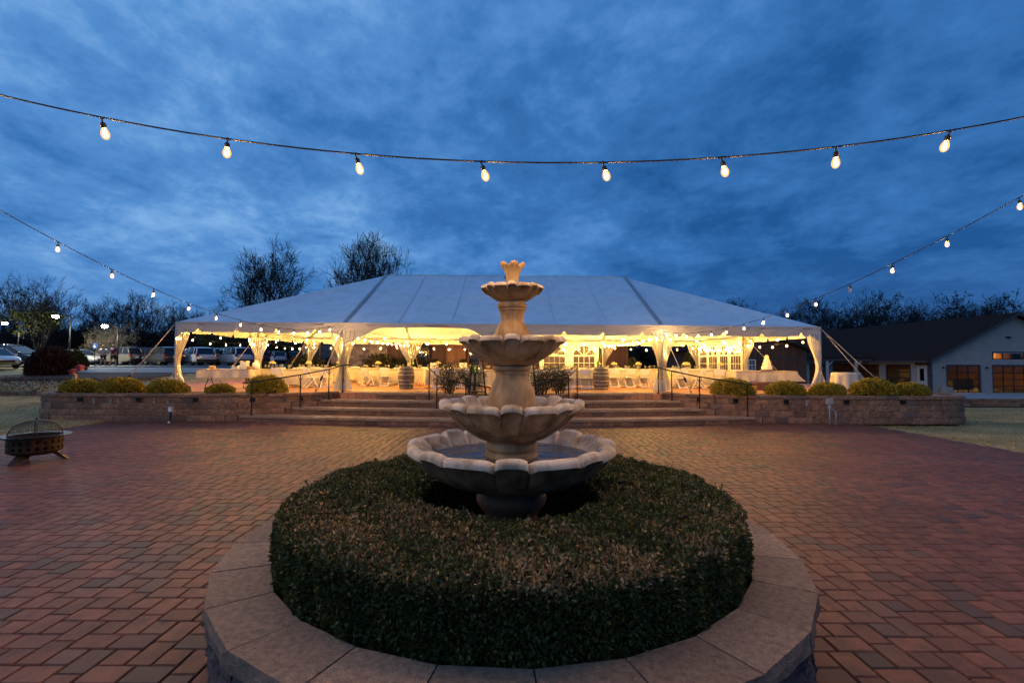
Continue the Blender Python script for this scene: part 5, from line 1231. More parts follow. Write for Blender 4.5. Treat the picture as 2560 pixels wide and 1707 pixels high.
for (u0, u1, zs, lab) in ((162, 251, 1.0, 'yellow-green clipped shrub at the far left end of the wall by the birdhouses'), (254, 356, 1.05, 'wide yellow-green shrub second from the left end of the wall'), (372, 470, 0.95, 'low yellow-green shrub in front of the left corner curtain'), (520, 587, 0.8, 'smallest thin shrub on the left wall before the corner table'), (623, 715, 1.30, 'dark green rounded shrub beside the left handrail')):
    s = (u1 - u0) / 1215 * 16.6 / 1.42; shrub(((u0 + u1) / 2 - 1280) / 1215 * 16.6, 16.62, 0.87, s, lab, zs * (0.98 / s) ** 0.6)
for (u0, u1, zs, lab) in ((1779, 1880, 1.15, 'dark green rounded shrub beside the right handrail'), (1917, 2010, 1.0, 'low shrub in front of the cake table'), (2024, 2110, 0.95, 'low shrub below the right corner curtain'), (2133, 2231, 1.2, 'large yellow-green shrub at the foot of the guy straps'), (2233, 2314, 1.0, 'last small shrub at the right end of the wall')):
    s = (u1 - u0) / 1215 * 16.6 / 1.42; shrub(((u0 + u1) / 2 - 1280) / 1215 * 16.6, 16.62, 0.87, s, lab, zs * (0.98 / s) ** 0.6)

def rose_bush(x, y, z, seed, label, w=0.75, h=0.95):
    g = np.random.default_rng(seed); T = thing('rose_bush', label, 'bush', (x, y, z)); st = MB(); P = []
    for i in range(22):
        a = g.uniform(0, 2 * PI); r_ = w * g.uniform(0.2, 1.0) ** 0.8; hh = h * g.uniform(0.65, 1.05); p = Vector((0.12 * math.cos(a), 0.12 * math.sin(a), 0)); pts = [p]
        for k in range(1, 6):
            t = k / 5; q = Vector((math.cos(a) * (0.12 + (r_ - 0.12) * t ** 1.2), math.sin(a) * (0.12 + (r_ - 0.12) * t ** 1.2) * 0.6, hh * t)) + Vector(g.normal(0, 0.02, 3)); pts.append(q)
            if k >= 1:
                for _ in range(int(12 + 22 * t)): P.append(np.array(q) + g.normal(0, 0.085, 3))
        st.tube(pts, [0.010, 0.009, 0.007, 0.005, 0.004, 0.003], 4, False)
    st.build('stems', M_BARK, T); P = np.array(P); P = P[P[:, 2] > 0.12]; n = len(P)
    V, F = leaf_cards(P, g.normal(0, 1, (n, 3)), 0.030, g, 1.5, 0.8); c = np.array([0.055, 0.070, 0.022]) * g.uniform(0.4, 1.5, (n, 1)); br = g.random(n) < 0.22; c[br] = np.array([0.10, 0.055, 0.03]) * g.uniform(0.6, 1.2, (br.sum(), 1))
    tag(link('foliage', fast_mesh('foliage', V, F, M_LEAF, np.repeat(c, 4, 0)), T), kind='stuff')
rose_bush(-2.15, 16.75, 0.86, 1, 'leafy rose bush on the island left of the bottle ladder', 0.62, 1.0); rose_bush(-1.35, 16.9, 0.86, 2, 'smaller rose bush just left of the fountain column behind the ladder', 0.45, 0.85)
rose_bush(1.05, 16.7, 0.86, 3, 'rose bush on the island just right of the fountain column', 0.5, 0.85); rose_bush(1.65, 16.8, 0.86, 4, 'leafy rose bush at the right end of the island', 0.55, 0.90)

PURP = globe_mesh(31, 9000, 1.55, 1.3, 1.35, 0.09, ((0.026, 0.011, 0.009), (0.040, 0.015, 0.012)), M_LEAF, lump=0.04)
T = thing('round_bush', 'large round dark maroon bush in front of the parked cars', 'bush', (-28.0, 29.6, 0.95)); tag(link('foliage', PURP, T, sc=(0.74, 0.8, 1)), kind='stuff'); link('branch_mass', CORE, T, sc=(1.08, 0.95, 1.42))
CONI = globe_mesh(33, 5000, 0.75, 0.75, 1.25, 0.09, ((0.035, 0.045, 0.012), (0.06, 0.07, 0.018)), M_LEAF)
T = thing('conical_bush', 'green conical bush behind the maroon bush', 'bush', (-30.0, 33.4, 1.25), 0, None, 0.8); tag(link('foliage', CONI, T), kind='stuff'); link('branch_mass', CORE, T, sc=(0.65, 0.65, 1.5))
DSH = globe_mesh(35, 4200, 1.0, 0.8, 0.8, 0.07, ((0.028, 0.032, 0.012), (0.055, 0.045, 0.018)), M_LEAF, lump=0.2)
for (x, y, z, s, lab) in ((-14.2, 33.6, ZT, 1.3, 'dark leafy shrub below the left lodge windows'), (-12.4, 34.6, ZT, 0.8, 'low dark shrub at the foot of the stone wall'), (-9.2, 34.3, ZT, 1.35, 'dark leafy shrub at the corner of the stone wall'), (-7.2, 34.6, ZT, 1.15, 'dark shrub in front of the lodge window pair'), (-17.5, 33.4, 1.0, 0.9, 'low green shrub beyond the left end of the tent')):
    T = thing('leafy_shrub', lab, 'shrub', (x, y, z), rnd.uniform(0, 6), 'shrubs in front of the lodge', s); tag(link('foliage', DSH, T), kind='stuff'); link('branch_mass', CORE, T, sc=(0.85, 0.7, 0.85))
for (x, y, z, s, lab) in ((8.55, 34.5, 0.8, 0.62, 'small conical evergreen beyond the back of the tent'), (13.2, 35.5, 0.6, 1.0, 'green columnar evergreen behind the far right tent corner')):
    T = thing('conical_evergreen', lab, 'shrub', (x, y, z), 0, None, s); tag(link('foliage', CONI, T, sc=(0.8, 0.8, 1.35)), kind='stuff'); link('branch_mass', CORE, T, sc=(0.5, 0.5, 2.0))

# ------------------------------------------------------------------ bare trees
def skeleton(seed, H, leaders=5, fork=0.22, levels=5, spread=0.75, up=0.10, kids=(5, 5, 4, 4, 3), twig=0.012, r0=0.20):
    r = random.Random(seed); seg = []
    def rv(): return Vector((r.gauss(0, 1), r.gauss(0, 1), r.gauss(0, 1))).normalized()
    def br(p, d, L_, rad, lev):
        n = 5 if lev <= 1 else (4 if lev == 2 else 3)
        for i in range(n):
            d = (d + rv() * (0.13 + 0.05 * lev) + Vector((0, 0, up))).normalized(); q = p + d * (L_ / n); r1 = max(twig * 0.5, rad * (1 - 0.62 / n))
            seg.append((p, q, rad, r1, lev)); p, rad = q, r1
            if lev < levels and i >= (1 if lev else 2):
                for _ in range(max(1, round(kids[lev] / (n - 1) + r.uniform(-.4, .4)))):
                    s = d.cross(rv()).normalized(); a = r.uniform(0.45, 0.95) * spread; e = (d * math.cos(a) + s * math.sin(a)).normalized()
                    br(p, e, L_ * r.uniform(0.45, 0.68), rad * r.uniform(0.42, 0.62), lev + 1)
    t = Vector((0, 0, 0)); h = H * fork
    seg.append((t, t + Vector((0, 0, h * .5)), r0 * 1.3, r0 * 1.05, 0)); seg.append((t + Vector((0, 0, h * .5)), t + Vector((0, 0, h)), r0 * 1.05, r0, 0))
    for i in range(leaders):
        a = 2 * PI * i / leaders + r.uniform(-.4, .4); tl = r.uniform(0.10, 0.62) * spread; e = Vector((math.cos(a) * math.sin(tl), math.sin(a) * math.sin(tl), math.cos(tl)))
        br(Vector((0, 0, h * r.uniform(0.75, 1.0))), e, H * r.uniform(0.50, 0.66), r0 * r.uniform(0.42, 0.6), 1)
    zm = max(s[1].z for s in seg); k = H / zm
    return [(a * k, b * k, r_, q, l) for (a, b, r_, q, l) in seg]
def seg_mesh(name, seg, n, mat):
    P = np.array([s[0] for s in seg]); Q = np.array([s[1] for s in seg]); r0 = np.array([s[2] for s in seg])[:, None]; r1 = np.array([s[3] for s in seg])[:, None]
    d = Q - P; d /= np.linalg.norm(d, axis=1)[:, None] + 1e-9; a = np.where(np.abs(d[:, 2:3]) < 0.9, np.array([[0, 0, 1.0]]), np.array([[1.0, 0, 0]])); u = np.cross(d, a); u /= np.linalg.norm(u, axis=1)[:, None]; w = np.cross(d, u)
    vs = []
    for (B, rr) in ((P, r0), (Q, r1)):
        for j in range(n): th = 2 * PI * j / n; vs.append(B + (u * math.cos(th) + w * math.sin(th)) * rr)
    V = np.stack(vs, 1).reshape(-1, 3); m = len(seg); F = []
    base = np.arange(m)[:, None] * 2 * n
    for j in range(n): F.append(np.concatenate([base + j, base + (j + 1) % n, base + n + (j + 1) % n, base + n + j], 1))
    return fast_mesh(name, V, np.concatenate(F), mat, smooth=False)
def tree_meshes(seed, H, mat, leafn=0, leafc=((0.03, 0.03, 0.01), (0.06, 0.05, 0.02)), leafs=0.2, zmax=1.0, thick=1.5, **kw):
    seg = skeleton(seed, H, **kw); tr = [s for s in seg if s[4] <= 1]; cr = [s for s in seg if s[4] > 1]
    cr = [(a, b, r_ * thick, q * thick, l) for (a, b, r_, q, l) in cr]
    out = [('trunk', seg_mesh('trunk', tr, 7, mat)), ('crown', seg_mesh('crown', cr, 3, mat))]
    if leafn:
        g = np.random.default_rng(seed); ends = np.array([s[1] for s in cr if s[4] >= 3]); ends = ends[ends[:, 2] < H * zmax]; P = ends[g.integers(0, len(ends), leafn)] + g.normal(0, leafs * 0.8, (leafn, 3))
        V, F = leaf_cards(P, g.normal(0, 1, (leafn, 3)), leafs, g, 1.3, 0.8); t = g.random((leafn, 1)); c = (np.array(leafc[0]) * (1 - t) + np.array(leafc[1]) * t) * g.uniform(0.6, 1.3, (leafn, 1)); out.append(('leaves', fast_mesh('leaves', V, F, M_LEAF, np.repeat(c, 4, 0))))
    return out
def tree(ms, x, y, z, s, label, rz=0.0, group=None, name='bare_tree', sz=None):
    T = thing(name, label, 'tree', (x, y, z), rz, group); T.scale = (s, s, sz or s)
    for (nm, me) in ms: link(nm, me, T)
TR1 = tree_meshes(3, 14, M_BARK, leaders=6, fork=0.18, spread=0.95, r0=0.36, twig=0.026, kids=(4, 5, 5, 5, 4), up=0.10, thick=1.4); TR2 = tree_meshes(8, 13, M_BARK, leaders=9, fork=0.16, spread=0.85, r0=0.34, twig=0.024, up=0.11, kids=(4, 5, 5, 5, 4), thick=1.35)
TRA = tree_meshes(12, 11, M_BARK, leaders=6, fork=0.15, spread=0.72, r0=0.20, twig=0.02, up=0.12); TRB = tree_meshes(17, 11, M_BARK, leaders=7, fork=0.12, spread=0.80, r0=0.18, twig=0.02, up=0.08)
TRC = tree_meshes(23, 11, M_BARK, 4200, ((0.012, 0.012, 0.007), (0.026, 0.020, 0.010)), 0.13, thick=1.5, leaders=7, fork=0.10, spread=0.85, r0=0.2, twig=0.02)
TRL = tree_meshes(29, 9.5, M_BARK, 2400, ((0.07, 0.085, 0.015), (0.16, 0.15, 0.03)), 0.13, zmax=0.55, leaders=7, fork=0.16, spread=0.85, r0=0.2, twig=0.018, up=0.14)
TRP = tree_meshes(37, 4.6, M_BARKP, leaders=11, fork=0.14, spread=1.35, r0=0.13, twig=0.012, up=0.05, levels=4, kids=(5, 6, 5, 4, 3))
TREEN = tree_meshes(41, 7, M_BARK, 3600, ((0.035, 0.050, 0.012), (0.075, 0.085, 0.02)), 0.20, leaders=8, fork=0.10, spread=1.1, r0=0.16)
tree(TR1, -30.6, 60, 1.4, 1.08, 'tall bare tree rising behind the left slope of the tent roof', 0.6, sz=1.18)
tree(TR2, -16.9, 55, 1.2, 1.0, 'rounded bare tree rising behind the left end of the tent ridge', 0.2, sz=1.22)
LEFTT = [(20, 700, 80, TRA, 'bare tree at the far left edge behind the lot lamps'), (112, 690, 78, TRB, 'tall bare tree behind the left lot lamp'), (235, 745, 82, TRA, 'bare tree between the lot lamps'), (285, 725, 84, TRB, 'bare tree above the pale vase-shaped tree'), (345, 722, 80, TRA, 'bare tree above the first dark parked cars'), (395, 745, 84, TRB, 'bare tree behind the black jeep'), (440, 752, 82, TRA, 'bare tree behind the left tent corner'), (495, 758, 86, TRB, 'bare tree just left of the tent roof slope'), (545, 752, 88, TRA, 'bare tree peeping over the lowest tent slope'), (600, 742, 86, TRB, 'brushy bare tree at the foot of the tallest tree'), (650, 735, 84, TRA, 'brushy bare tree beside the tallest tree'), (735, 722, 86, TRB, 'small bare tree between the two tall trees')]
for i, (u, v, Y, ms, lab) in enumerate(LEFTT):
    h = (903 - v) * Y / 1215 + 0.5; tree(ms, (u - 1280) / 1215 * Y, Y, 1.4, h / 11.0, lab, i * 1.7, 'trees beyond the parking lot', sz=h / 11.0)
for i in range(16):
    u = -10 + i * 42 + rnd.uniform(-12, 12); Y = 90 + rnd.uniform(-4, 12); h = rnd.uniform(7, 9.5)
    tree((TRC if i % 2 else TRB), (u - 1280) / 1215 * Y, Y, 1.4, h / 11, f'dark brushy tree in the wood behind the parking lot, {ORD[i] if i < 14 else ["fifteenth", "sixteenth"][i - 14]} from the left', i * 2.1, 'brush behind the parking lot')
tree(TRL, -47.6, 49, 1.45, 1.0, 'lamp-lit tree with yellow-green leaves left of the lot', 0.4, sz=1.0)
tree(TRP, -39.0, 47, 1.45, 1.0, 'pale vase-shaped bare tree lit by the lot lamp', 0.9)
tree(TREEN, -40.0, 66, 1.45, 0.85, 'leafy green tree behind the parked cars beside the tent corner', 0.9, name='leafy_tree'); tree(TREEN, -33.5, 68, 1.45, 0.80, 'leafy green tree seen through the left tent bay', 2.2, name='leafy_tree')
RIGHTT = [(1800, 757), (1865, 750), (1915, 762), (1962, 778), (2025, 742), (2078, 740), (2135, 728), (2185, 735), (2240, 745), (2285, 752), (2330, 745), (2385, 735), (2440, 745), (2490, 728), (2540, 745), (2590, 750)]
for i, (u, v) in enumerate(RIGHTT):
    Y = 88 + (i * 37 % 11); h = (906 - v) * Y / 1215 + 3.5; ms = (TRA, TRC, TRB, TRC)[i % 4]
    tree(ms, (u - 1280) / 1215 * Y, Y, -0.6, h / 11.4, 'bare dark tree on the ridge behind the grey building, ' + (ORD[i] if i < 14 else ['fifteenth', 'sixteenth'][i - 14]) + ' from the tent', i * 1.3, 'trees behind the grey building')
for i in range(20):
    Y = 96 + rnd.uniform(0, 16); u = 1690 + i * 47 + rnd.uniform(-10, 10); h = rnd.uniform(7.5, 10)
    tree(TRC, (u - 1280) / 1215 * Y, Y, -0.6, h / 10.6, f'dense dark tree in the wood behind the grey building, {ORD[i]} from the tent', i * 0.9, 'dense wood behind the grey building', name='dense_tree')

def undergrowth(label, x0, x1, y0, y1, z0, h, n, seed):
    g = np.random.default_rng(seed); x = g.uniform(x0, x1, n); y = g.uniform(y0, y1, n); top = h * (0.72 + 0.18 * np.sin(x * 0.35 + seed) + 0.12 * np.sin(x * 1.1)); z = z0 + top * g.random(n) ** 0.8
    P = np.stack([x, y, z], 1); V, F = leaf_cards(P, g.normal(0, 1, (n, 3)), 0.55, g, 1.4, 0.9); c = np.array([0.016, 0.014, 0.009]) * g.uniform(0.5, 1.6, (n, 1))
    tag(link('undergrowth', fast_mesh('undergrowth', V, F, M_LEAF, np.repeat(c, 4, 0))), label, 'undergrowth', kind='stuff')
undergrowth('dark undergrowth of the wood behind the parking lot', -120, -20, 92, 104, 1.2, 6.5, 26000, 1)
undergrowth('dark undergrowth of the wood beyond the lodge and barn', -22, 34, 74, 84, 0.4, 6.0, 14000, 2)
undergrowth('dark undergrowth of the wood behind the grey building', 30, 140, 98, 112, -1.0, 9.0, 30000, 3)
# ------------------------------------------------------------------ buildings
def laps(origin, d, L_, zf, z0, holes, lap=0.155, prof=None):
    """lap siding rows along direction d from origin; holes = (s0, s1, z0, z1); prof(z) gives the row's s-range"""
    mb = MB(); o = Vector(origin); n = d.cross(Vector((0, 0, 1))); z = z0
    while z < zf - 0.01:
        z1 = min(z + lap, zf); a, b = (0, L_) if prof is None else prof((z + z1) / 2)
        iv = [(a, b)]
        for (h0, h1, hz0, hz1) in holes:
            if hz0 < (z + z1) / 2 < hz1: iv = [q for (p0, p1) in iv for q in ((p0, min(p1, h0)), (max(p0, h1), p1)) if q[1] - q[0] > 0.01]
        for (p0, p1) in iv:
            A_, B_ = o + d * p0, o + d * p1; mb.add([(A_ + n * 0.03) + Vector((0, 0, z - o.z)), (B_ + n * 0.03) + Vector((0, 0, z - o.z)), B_ + Vector((0, 0, z1 - o.z)), A_ + Vector((0, 0, z1 - o.z))], [(0, 1, 2, 3)])
            mb.add([A_ + Vector((0, 0, z - o.z)), B_ + Vector((0, 0, z - o.z)), (B_ + n * 0.03) + Vector((0, 0, z - o.z)), (A_ + n * 0.03) + Vector((0, 0, z - o.z))], [(0, 1, 2, 3)])
        z = z1
    return mb
def glazed(T, o, d, w, h, cols, rows, name='garage_door', bar=0.075, fmat=None, trim=0.10, tmat=None):
    """grid of panes in a dark frame, set 4 cm back in its opening; n looks out"""
    o = Vector(o); n = d.cross(Vector((0, 0, 1))); U = Vector((0, 0, 1)); fr = MB(); ang = math.atan2(d.y, d.x)
    def bx(s0, s1, z0, z1, off, dep):
        c = o + d * ((s0 + s1) / 2) + U * ((z0 + z1) / 2) + n * off; fr.box(c, (s1 - s0, dep, z1 - z0), rz=ang)
    for i in range(cols + 1): s = w * i / cols; bx(max(0, s - bar / 2), min(w, s + bar / 2), 0, h, -0.05, 0.05)
    for j in range(rows + 1): z = h * j / rows; bx(0.001, w - 0.001, max(0, z - bar / 2), min(h, z + bar / 2), -0.048, 0.046)
    f = fr.build(name, fmat or M_FRAMEB, T)
    for i in range(cols):
        for j in range(rows):
            a, b = o + d * (w * i / cols + bar / 2) + n * -0.05, o + d * (w * (i + 1) / cols - bar / 2) + n * -0.05; z0, z1 = h * j / rows + bar / 2, h * (j + 1) / rows - bar / 2
            MB().add([a + U * z0, b + U * z0, b + U * z1, a + U * z1], [(0, 1, 2, 3)]).build('pane', M_WINGL, f)
    if trim:
        fr = MB(); bx(-trim, 0, 0, h + trim, 0.012, 0.05); bx(w, w + trim, 0, h + trim, 0.012, 0.05); bx(0.0, w, h, h + trim, 0.012, 0.05); fr.build('door_trim', tmat or M_TRIM, f)
def room(T, x0, x1, y0, y1, z0, z1, lamps):
    mb = MB(); mb.add([(x0, y0, z0), (x1, y0, z0), (x1, y1, z0), (x0, y1, z0)], [(0, 1, 2, 3)]); mb.add([(x0, y0, z1), (x1, y0, z1), (x1, y1, z1), (x0, y1, z1)], [(0, 1, 2, 3)]); mb.build('room_floor', M_ROOMD, T)
    w = MB(); w.add([(x0, y1, z0), (x1, y1, z0), (x1, y1, z1), (x0, y1, z1)], [(0, 1, 2, 3)]); w.add([(x1, y0, z0), (x1, y1, z0), (x1, y1, z1), (x1, y0, z1)], [(0, 1, 2, 3)]); w.build('room_wall', M_ROOMW, T)
    for (x, y) in lamps: MB().box((x, y, z1 - 0.06), (1.2, 0.3, 0.05)).build('ceiling_lamp', M_ROOMLAMP, T)
def grey_building():
    x0, x1, y0, y1, zg, ze_, zp = 33.2, 46.4, 38.6, 66.0, -0.36, 2.35, 5.85; xm = (x0 + x1) / 2
    T = thing('grey_building', 'grey lap-sided building with glazed garage doors and long dark roof', 'building', (0, 0, 0)); X = Vector((1, 0, 0)); Y = Vector((0, 1, 0))
    fh = [(1.3, 3.85, zg, 1.76), (4.95, 7.45, zg, 1.76), (8.9, 11.4, zg, 1.76), (5.0, 7.35, 2.30, 2.80)]
    def pr(z): return (0, x1 - x0) if z < ze_ else ((z - ze_) / (zp - ze_) * (xm - x0), (x1 - x0) - (z - ze_) / (zp - ze_) * (xm - x0))
    laps((x0, y0, zg), X, x1 - x0, zp - 0.05, zg, fh, prof=pr).build('front_siding', M_SIDING, T)
    L_ = y1 - y0; sh = [(0.35, 1.35, zg, 1.72), (0.35, 1.35, 1.80, 2.12), (2.0, 4.5, zg, 1.76), (5.5, 7.9, zg, 1.76), (8.9, 11.6, zg, 1.76), (13.0, 15.6, zg, 1.76), (17, 19.6, zg, 1.76)]
    sh2 = [(L_ - b, L_ - a, c, d) for (a, b, c, d) in sh]
    laps((x0, y1, zg), -Y, L_, ze_, zg, sh2).build('side_siding', M_SIDING, T)
    MB().add([(x1, y0, zg), (x1, y1, zg), (x1, y1, ze_), (x1, y0, ze_)], [(0, 1, 2, 3)]).add([(x0, y1, zg), (x1, y1, zg), (x1, y1, ze_), (xm, y1, zp), (x0, y1, ze_)], [(0, 1, 2, 3, 4)]).build('rear_wall', M_SIDING, T)
    MB().box((x0 - 0.01, y0 - 0.01, (zg + ze_) / 2), (0.14, 0.14, ze_ - zg)).build('corner_board', M_TRIM, T)
    glazed(T, (x0 + 1.3, y0, zg), X, 2.55, 2.12, 3, 4); glazed(T, (x0 + 4.95, y0, zg), X, 2.5, 2.12, 3, 4); glazed(T, (x0 + 8.9, y0, zg), X, 2.5, 2.12, 3, 4)
    glazed(T, (x0 + 5.0, y0, 2.30), X, 2.35, 0.50, 3, 1, 'window')
    for (a, b, c, d) in sh[2:]: glazed(T, (x0, y0 + b, zg), -Y, b - a, 2.12, 2, 4)
    glazed(T, (x0, y0 + 1.35, 1.80), -Y, 1.0, 0.32, 1, 1, 'window')
    # entry door with a glass light
    dr = MB(); dy0, dy1 = y0 + 0.37, y0 + 1.33; dr.box((x0 + 0.03, dy0 + 0.13, zg + 1.04), (0.05, 0.26, 2.06)); dr.box((x0 + 0.03, dy1 - 0.13, zg + 1.04), (0.05, 0.26, 2.06)); dr.box((x0 + 0.03, (dy0 + dy1) / 2, zg + 0.45), (0.05, 0.44, 0.88)); dr.box((x0 + 0.03, (dy0 + dy1) / 2, zg + 1.98), (0.05, 0.44, 0.18))
    do = dr.build('door', M_DOORW, T); MB().box((x0 + 0.03, (dy0 + dy1) / 2, zg + 1.39), (0.012, 0.44, 1.0)).build('pane', M_WINGL, do); MB().lathe([(0.0, -.03), (0.03, -.02), (0.03, .02), (0, .03)], 8, (x0 - 0.03, dy0 + 0.1, zg + 0.98)).build('handle', M_IRON, do)
    # roof slabs with overhang
    ov, sl = 0.55, (zp - ze_) / (xm - x0); th = 0.16
    for s in (-1, 1):
        xe = xm + s * ((xm - x0) + ov); zE = ze_ - ov * sl
        v = [(xe, y0 - 0.6, zE), (xm, y0 - 0.6, zp), (xm, y1 + 0.5, zp), (xe, y1 + 0.5, zE)]; v += [(a, b, c + th) for (a, b, c) in v]
        MB().add(v, [(0, 1, 2, 3), (4, 5, 6, 7), (0, 1, 5, 4), (1, 2, 6, 5), (2, 3, 7, 6), (3, 0, 4, 7)]).build('roof', M_SHINGLE, T)
        MB().add([(xe, y0 - 0.615, zE - 0.10), (xm, y0 - 0.615, zp - 0.10), (xm, y0 - 0.615, zp + th - 0.02), (xe, y0 - 0.615, zE + th - 0.02)] + [(xe, y0 - 0.585, zE - 0.10), (xm, y0 - 0.585, zp - 0.10), (xm, y0 - 0.585, zp + th - 0.02), (xe, y0 - 0.585, zE + th - 0.02)], [(0, 1, 2, 3), (7, 6, 5, 4), (0, 4, 5, 1), (2, 6, 7, 3)]).build('barge_board', M_TRIM, T)
    MB().box((x0 - 0.60, (y0 + y1) / 2, ze_ - ov * sl + 0.04), (0.12, y1 - y0 + 1.0, 0.12)).build('gutter', M_TRIM, T); MB().tube([(x0 - 0.12, y0 + 0.1, 2.0), (x0 - 0.12, y0 + 0.1, zg)], 0.045, 8).build('downpipe', M_TRIM, T)
    for x in (x0 + 0.95, x0 + 4.4, x0 + 7.95):
        m = MB().box((x, y0 - 0.03, 1.62), (0.10, 0.06, 0.16)); m.lathe([(0.03, 0.0), (0.08, -0.10), (0.07, -0.10)], 10, (x, y0 - 0.13, 1.66)); m.build('wall_lamp', M_FRAMEB, T)
    m = MB().box((xm - 0.5, y0 - 0.04, 4.05), (0.22, 0.08, 0.10)); m.box((xm - 0.38, y0 - 0.14, 4.02), (0.16, 0.16, 0.10), rx=0.4); m.build('flood_lamp', M_FRAMEB, T)
    room(T, x0 + 0.2, x1 - 0.2, y0 + 5.5 if False else y0 + 0.25, y1 - 0.2, zg + 0.01, 2.30, [(36.0, 42.5), (41.0, 44), (36.5, 50), (37, 57)])
    MB().add([(37.6, 40.4, 2.32), (41.4, 40.4, 2.32), (41.4, 40.4, 3.1), (37.6, 40.4, 3.1)], [(0, 1, 2, 3)]).build('loft_wall', M_ROOMW, T); MB().box((39.5, 39.9, 3.0), (1.0, 0.2, 0.05)).build('ceiling_lamp', M_ROOMLAMP, T)
    for i, (x, y, w, h) in enumerate(((36.2, 43.5, 1.6, 0.9), (39.6, 43.2, 1.8, 0.9), (38.0, 46.5, 3.0, 1.7), (36.0, 47.5, 1.5, 0.9))): MB().box((x, y, zg + h / 2 + 0.012), (w, 0.8, h)).build('indoor_furniture', M_ROOMD, T)
    # porch on the side
    px0, px1, py0, py1 = 28.4, 33.1, 44.2, 50.5
    MB().box(((px0 + px1) / 2, (py0 + py1) / 2, 2.42), (px1 - px0, py1 - py0, 0.14)).build('porch_roof', M_SHINGLE, T); MB().box(((px0 + px1) / 2, py0 + 0.1, 2.24), (px1 - px0, 0.14, 0.22)).build('porch_beam', M_TRIM, T)
    for (x, y) in ((28.7, py0 + 0.1), (31.3, py0 + 0.1), (28.7, py1 - 0.2)):
        MB().box((x, y, (2.12 + zg) / 2), (0.17, 0.17, 2.12 - zg)).build('porch_post', M_DOORW, T); MB().tube([(x + 0.55, y, 2.14), (x, y, 1.60)], 0.05, 4).build('brace', M_DOORW, T)
    st = thing('paver_stack', 'small stack of grey pavers on a pallet by the garage door', 'stack', (x0 + 0.75, y0 - 0.55, zg)); MB().box((0, 0, 0.05), (0.75, 0.5, 0.09)).build('pallet', M_WOODL, st)
    for k in range(4): MB().box((0.02 * (k % 2), 0, 0.14 + 0.095 * k), (0.66 - 0.05 * k, 0.44, 0.09)).build('paver_layer', M_CONC, st)
grey_building()
def planks(T, x0, x1, y, z0, ztop, w, mat, name='board', skip=()):
    """upright boards with uneven edges on a wall facing the camera; ztop(x) is the height at x"""
    x = x0; k = 0; r = random.Random(int(x0 * 7))
    while x < x1 - 0.02:
        b = min(x + w, x1)
        iv = [(z0, ztop((x + b) / 2))]
        for (a0, a1, h0, h1) in skip:
            if a0 < (x + b) / 2 < a1: iv = [q for (p, q_) in iv for q in ((p, h0), (h1, q_)) if q[1] - q[0] > 0.02]
        for (za, zb) in iv: MB().box(((x + b) / 2, y - 0.012 * (k % 2), (za + zb) / 2), (b - x - 0.008, 0.03, zb - za)).build(name, mat, T)
        x = b; k += 1
def window(T, x, y, z, w, h, mat, cols=2, rows=2, sash=2, gl=None):
    f = MB(); t = 0.07
    for s in (-1, 1): f.box((x + s * (w / 2 - t / 2), y, z + h / 2), (t, 0.07, h))
    for zz in [t / 2, h - t / 2] + ([h / 2] if sash == 2 else []): f.box((x, y - 0.002, z + zz), (w - 0.004, 0.066, t))
    fr = f.build('window', mat, T); m = MB(); hs = h / sash
    for k in range(sash):
        for i in range(1, cols): m.box((x - w / 2 + w * i / cols, y + 0.004, z + hs * (k + 0.5)), (0.025, 0.03, hs - 0.04))
        for j in range(1, rows): m.box((x, y + 0.005, z + hs * k + hs * j / rows), (w - 0.04, 0.028, 0.025))
    if cols * rows > 1: m.build('glazing_bars', mat, fr)
    for k in range(sash):
        for i in range(cols):
            for j in range(rows): MB().box((x - w / 2 + w * (i + .5) / cols, y + 0.02, z + hs * k + hs * (j + .5) / rows), (w / cols - 0.02, 0.008, hs / rows - 0.02)).build('pane', gl or M_CARGL, fr)
def barn():
    T = thing('brown_barn', 'dark brown board barn with a white sash window behind the cake table', 'barn', (0, 0, 0)); x0, x1, y, zg, ze_, zp = 15.6, 25.3, 42.0, -0.5, 3.05, 4.85; xm = (x0 + x1) / 2
    zt = lambda x: ze_ + (zp - ze_) * (1 - abs(x - xm) / (xm - x0))
    wx = (1879 - 1280) / 1215 * 42; planks(T, x0, x1, y, zg, zt, 0.24, M_BARN, skip=[(wx - 0.33, wx + 0.33, 1.28, 2.22)])
    MB().box((xm, y + 5, (zg + ze_) / 2), (x1 - x0 - 0.1, 9.9, ze_ - zg)).build('walls', M_BARN, T); MB().box((xm, y - 0.03, 2.34), (x1 - x0, 0.06, 0.14)).build('belt_trim', M_TRIM, T)
    for s in (0, 1): MB().box((x0 if s == 0 else x1, y - 0.02, (zg + ze_) / 2), (0.2, 0.1, ze_ - zg)).build('corner_board', M_TRIM, T)
    window(T, wx, y - 0.03, 1.28, 0.64, 0.94, M_WHITEP)
    for s in (-1, 1):
        xe = xm + s * (xm - x0 + 0.5); zE = ze_ - 0.5 * (zp - ze_) / (xm - x0); v = [(xe, y - 0.5, zE), (xm, y - 0.5, zp), (xm, y + 10.3, zp), (xe, y + 10.3, zE)]; v += [(a, b, c + 0.14) for a, b, c in v]
        MB().add(v, [(0, 1, 2, 3), (4, 5, 6, 7), (0, 1, 5, 4), (1, 2, 6, 5), (2, 3, 7, 6), (3, 0, 4, 7)]).build('roof', M_SHINGLE, T)
barn()
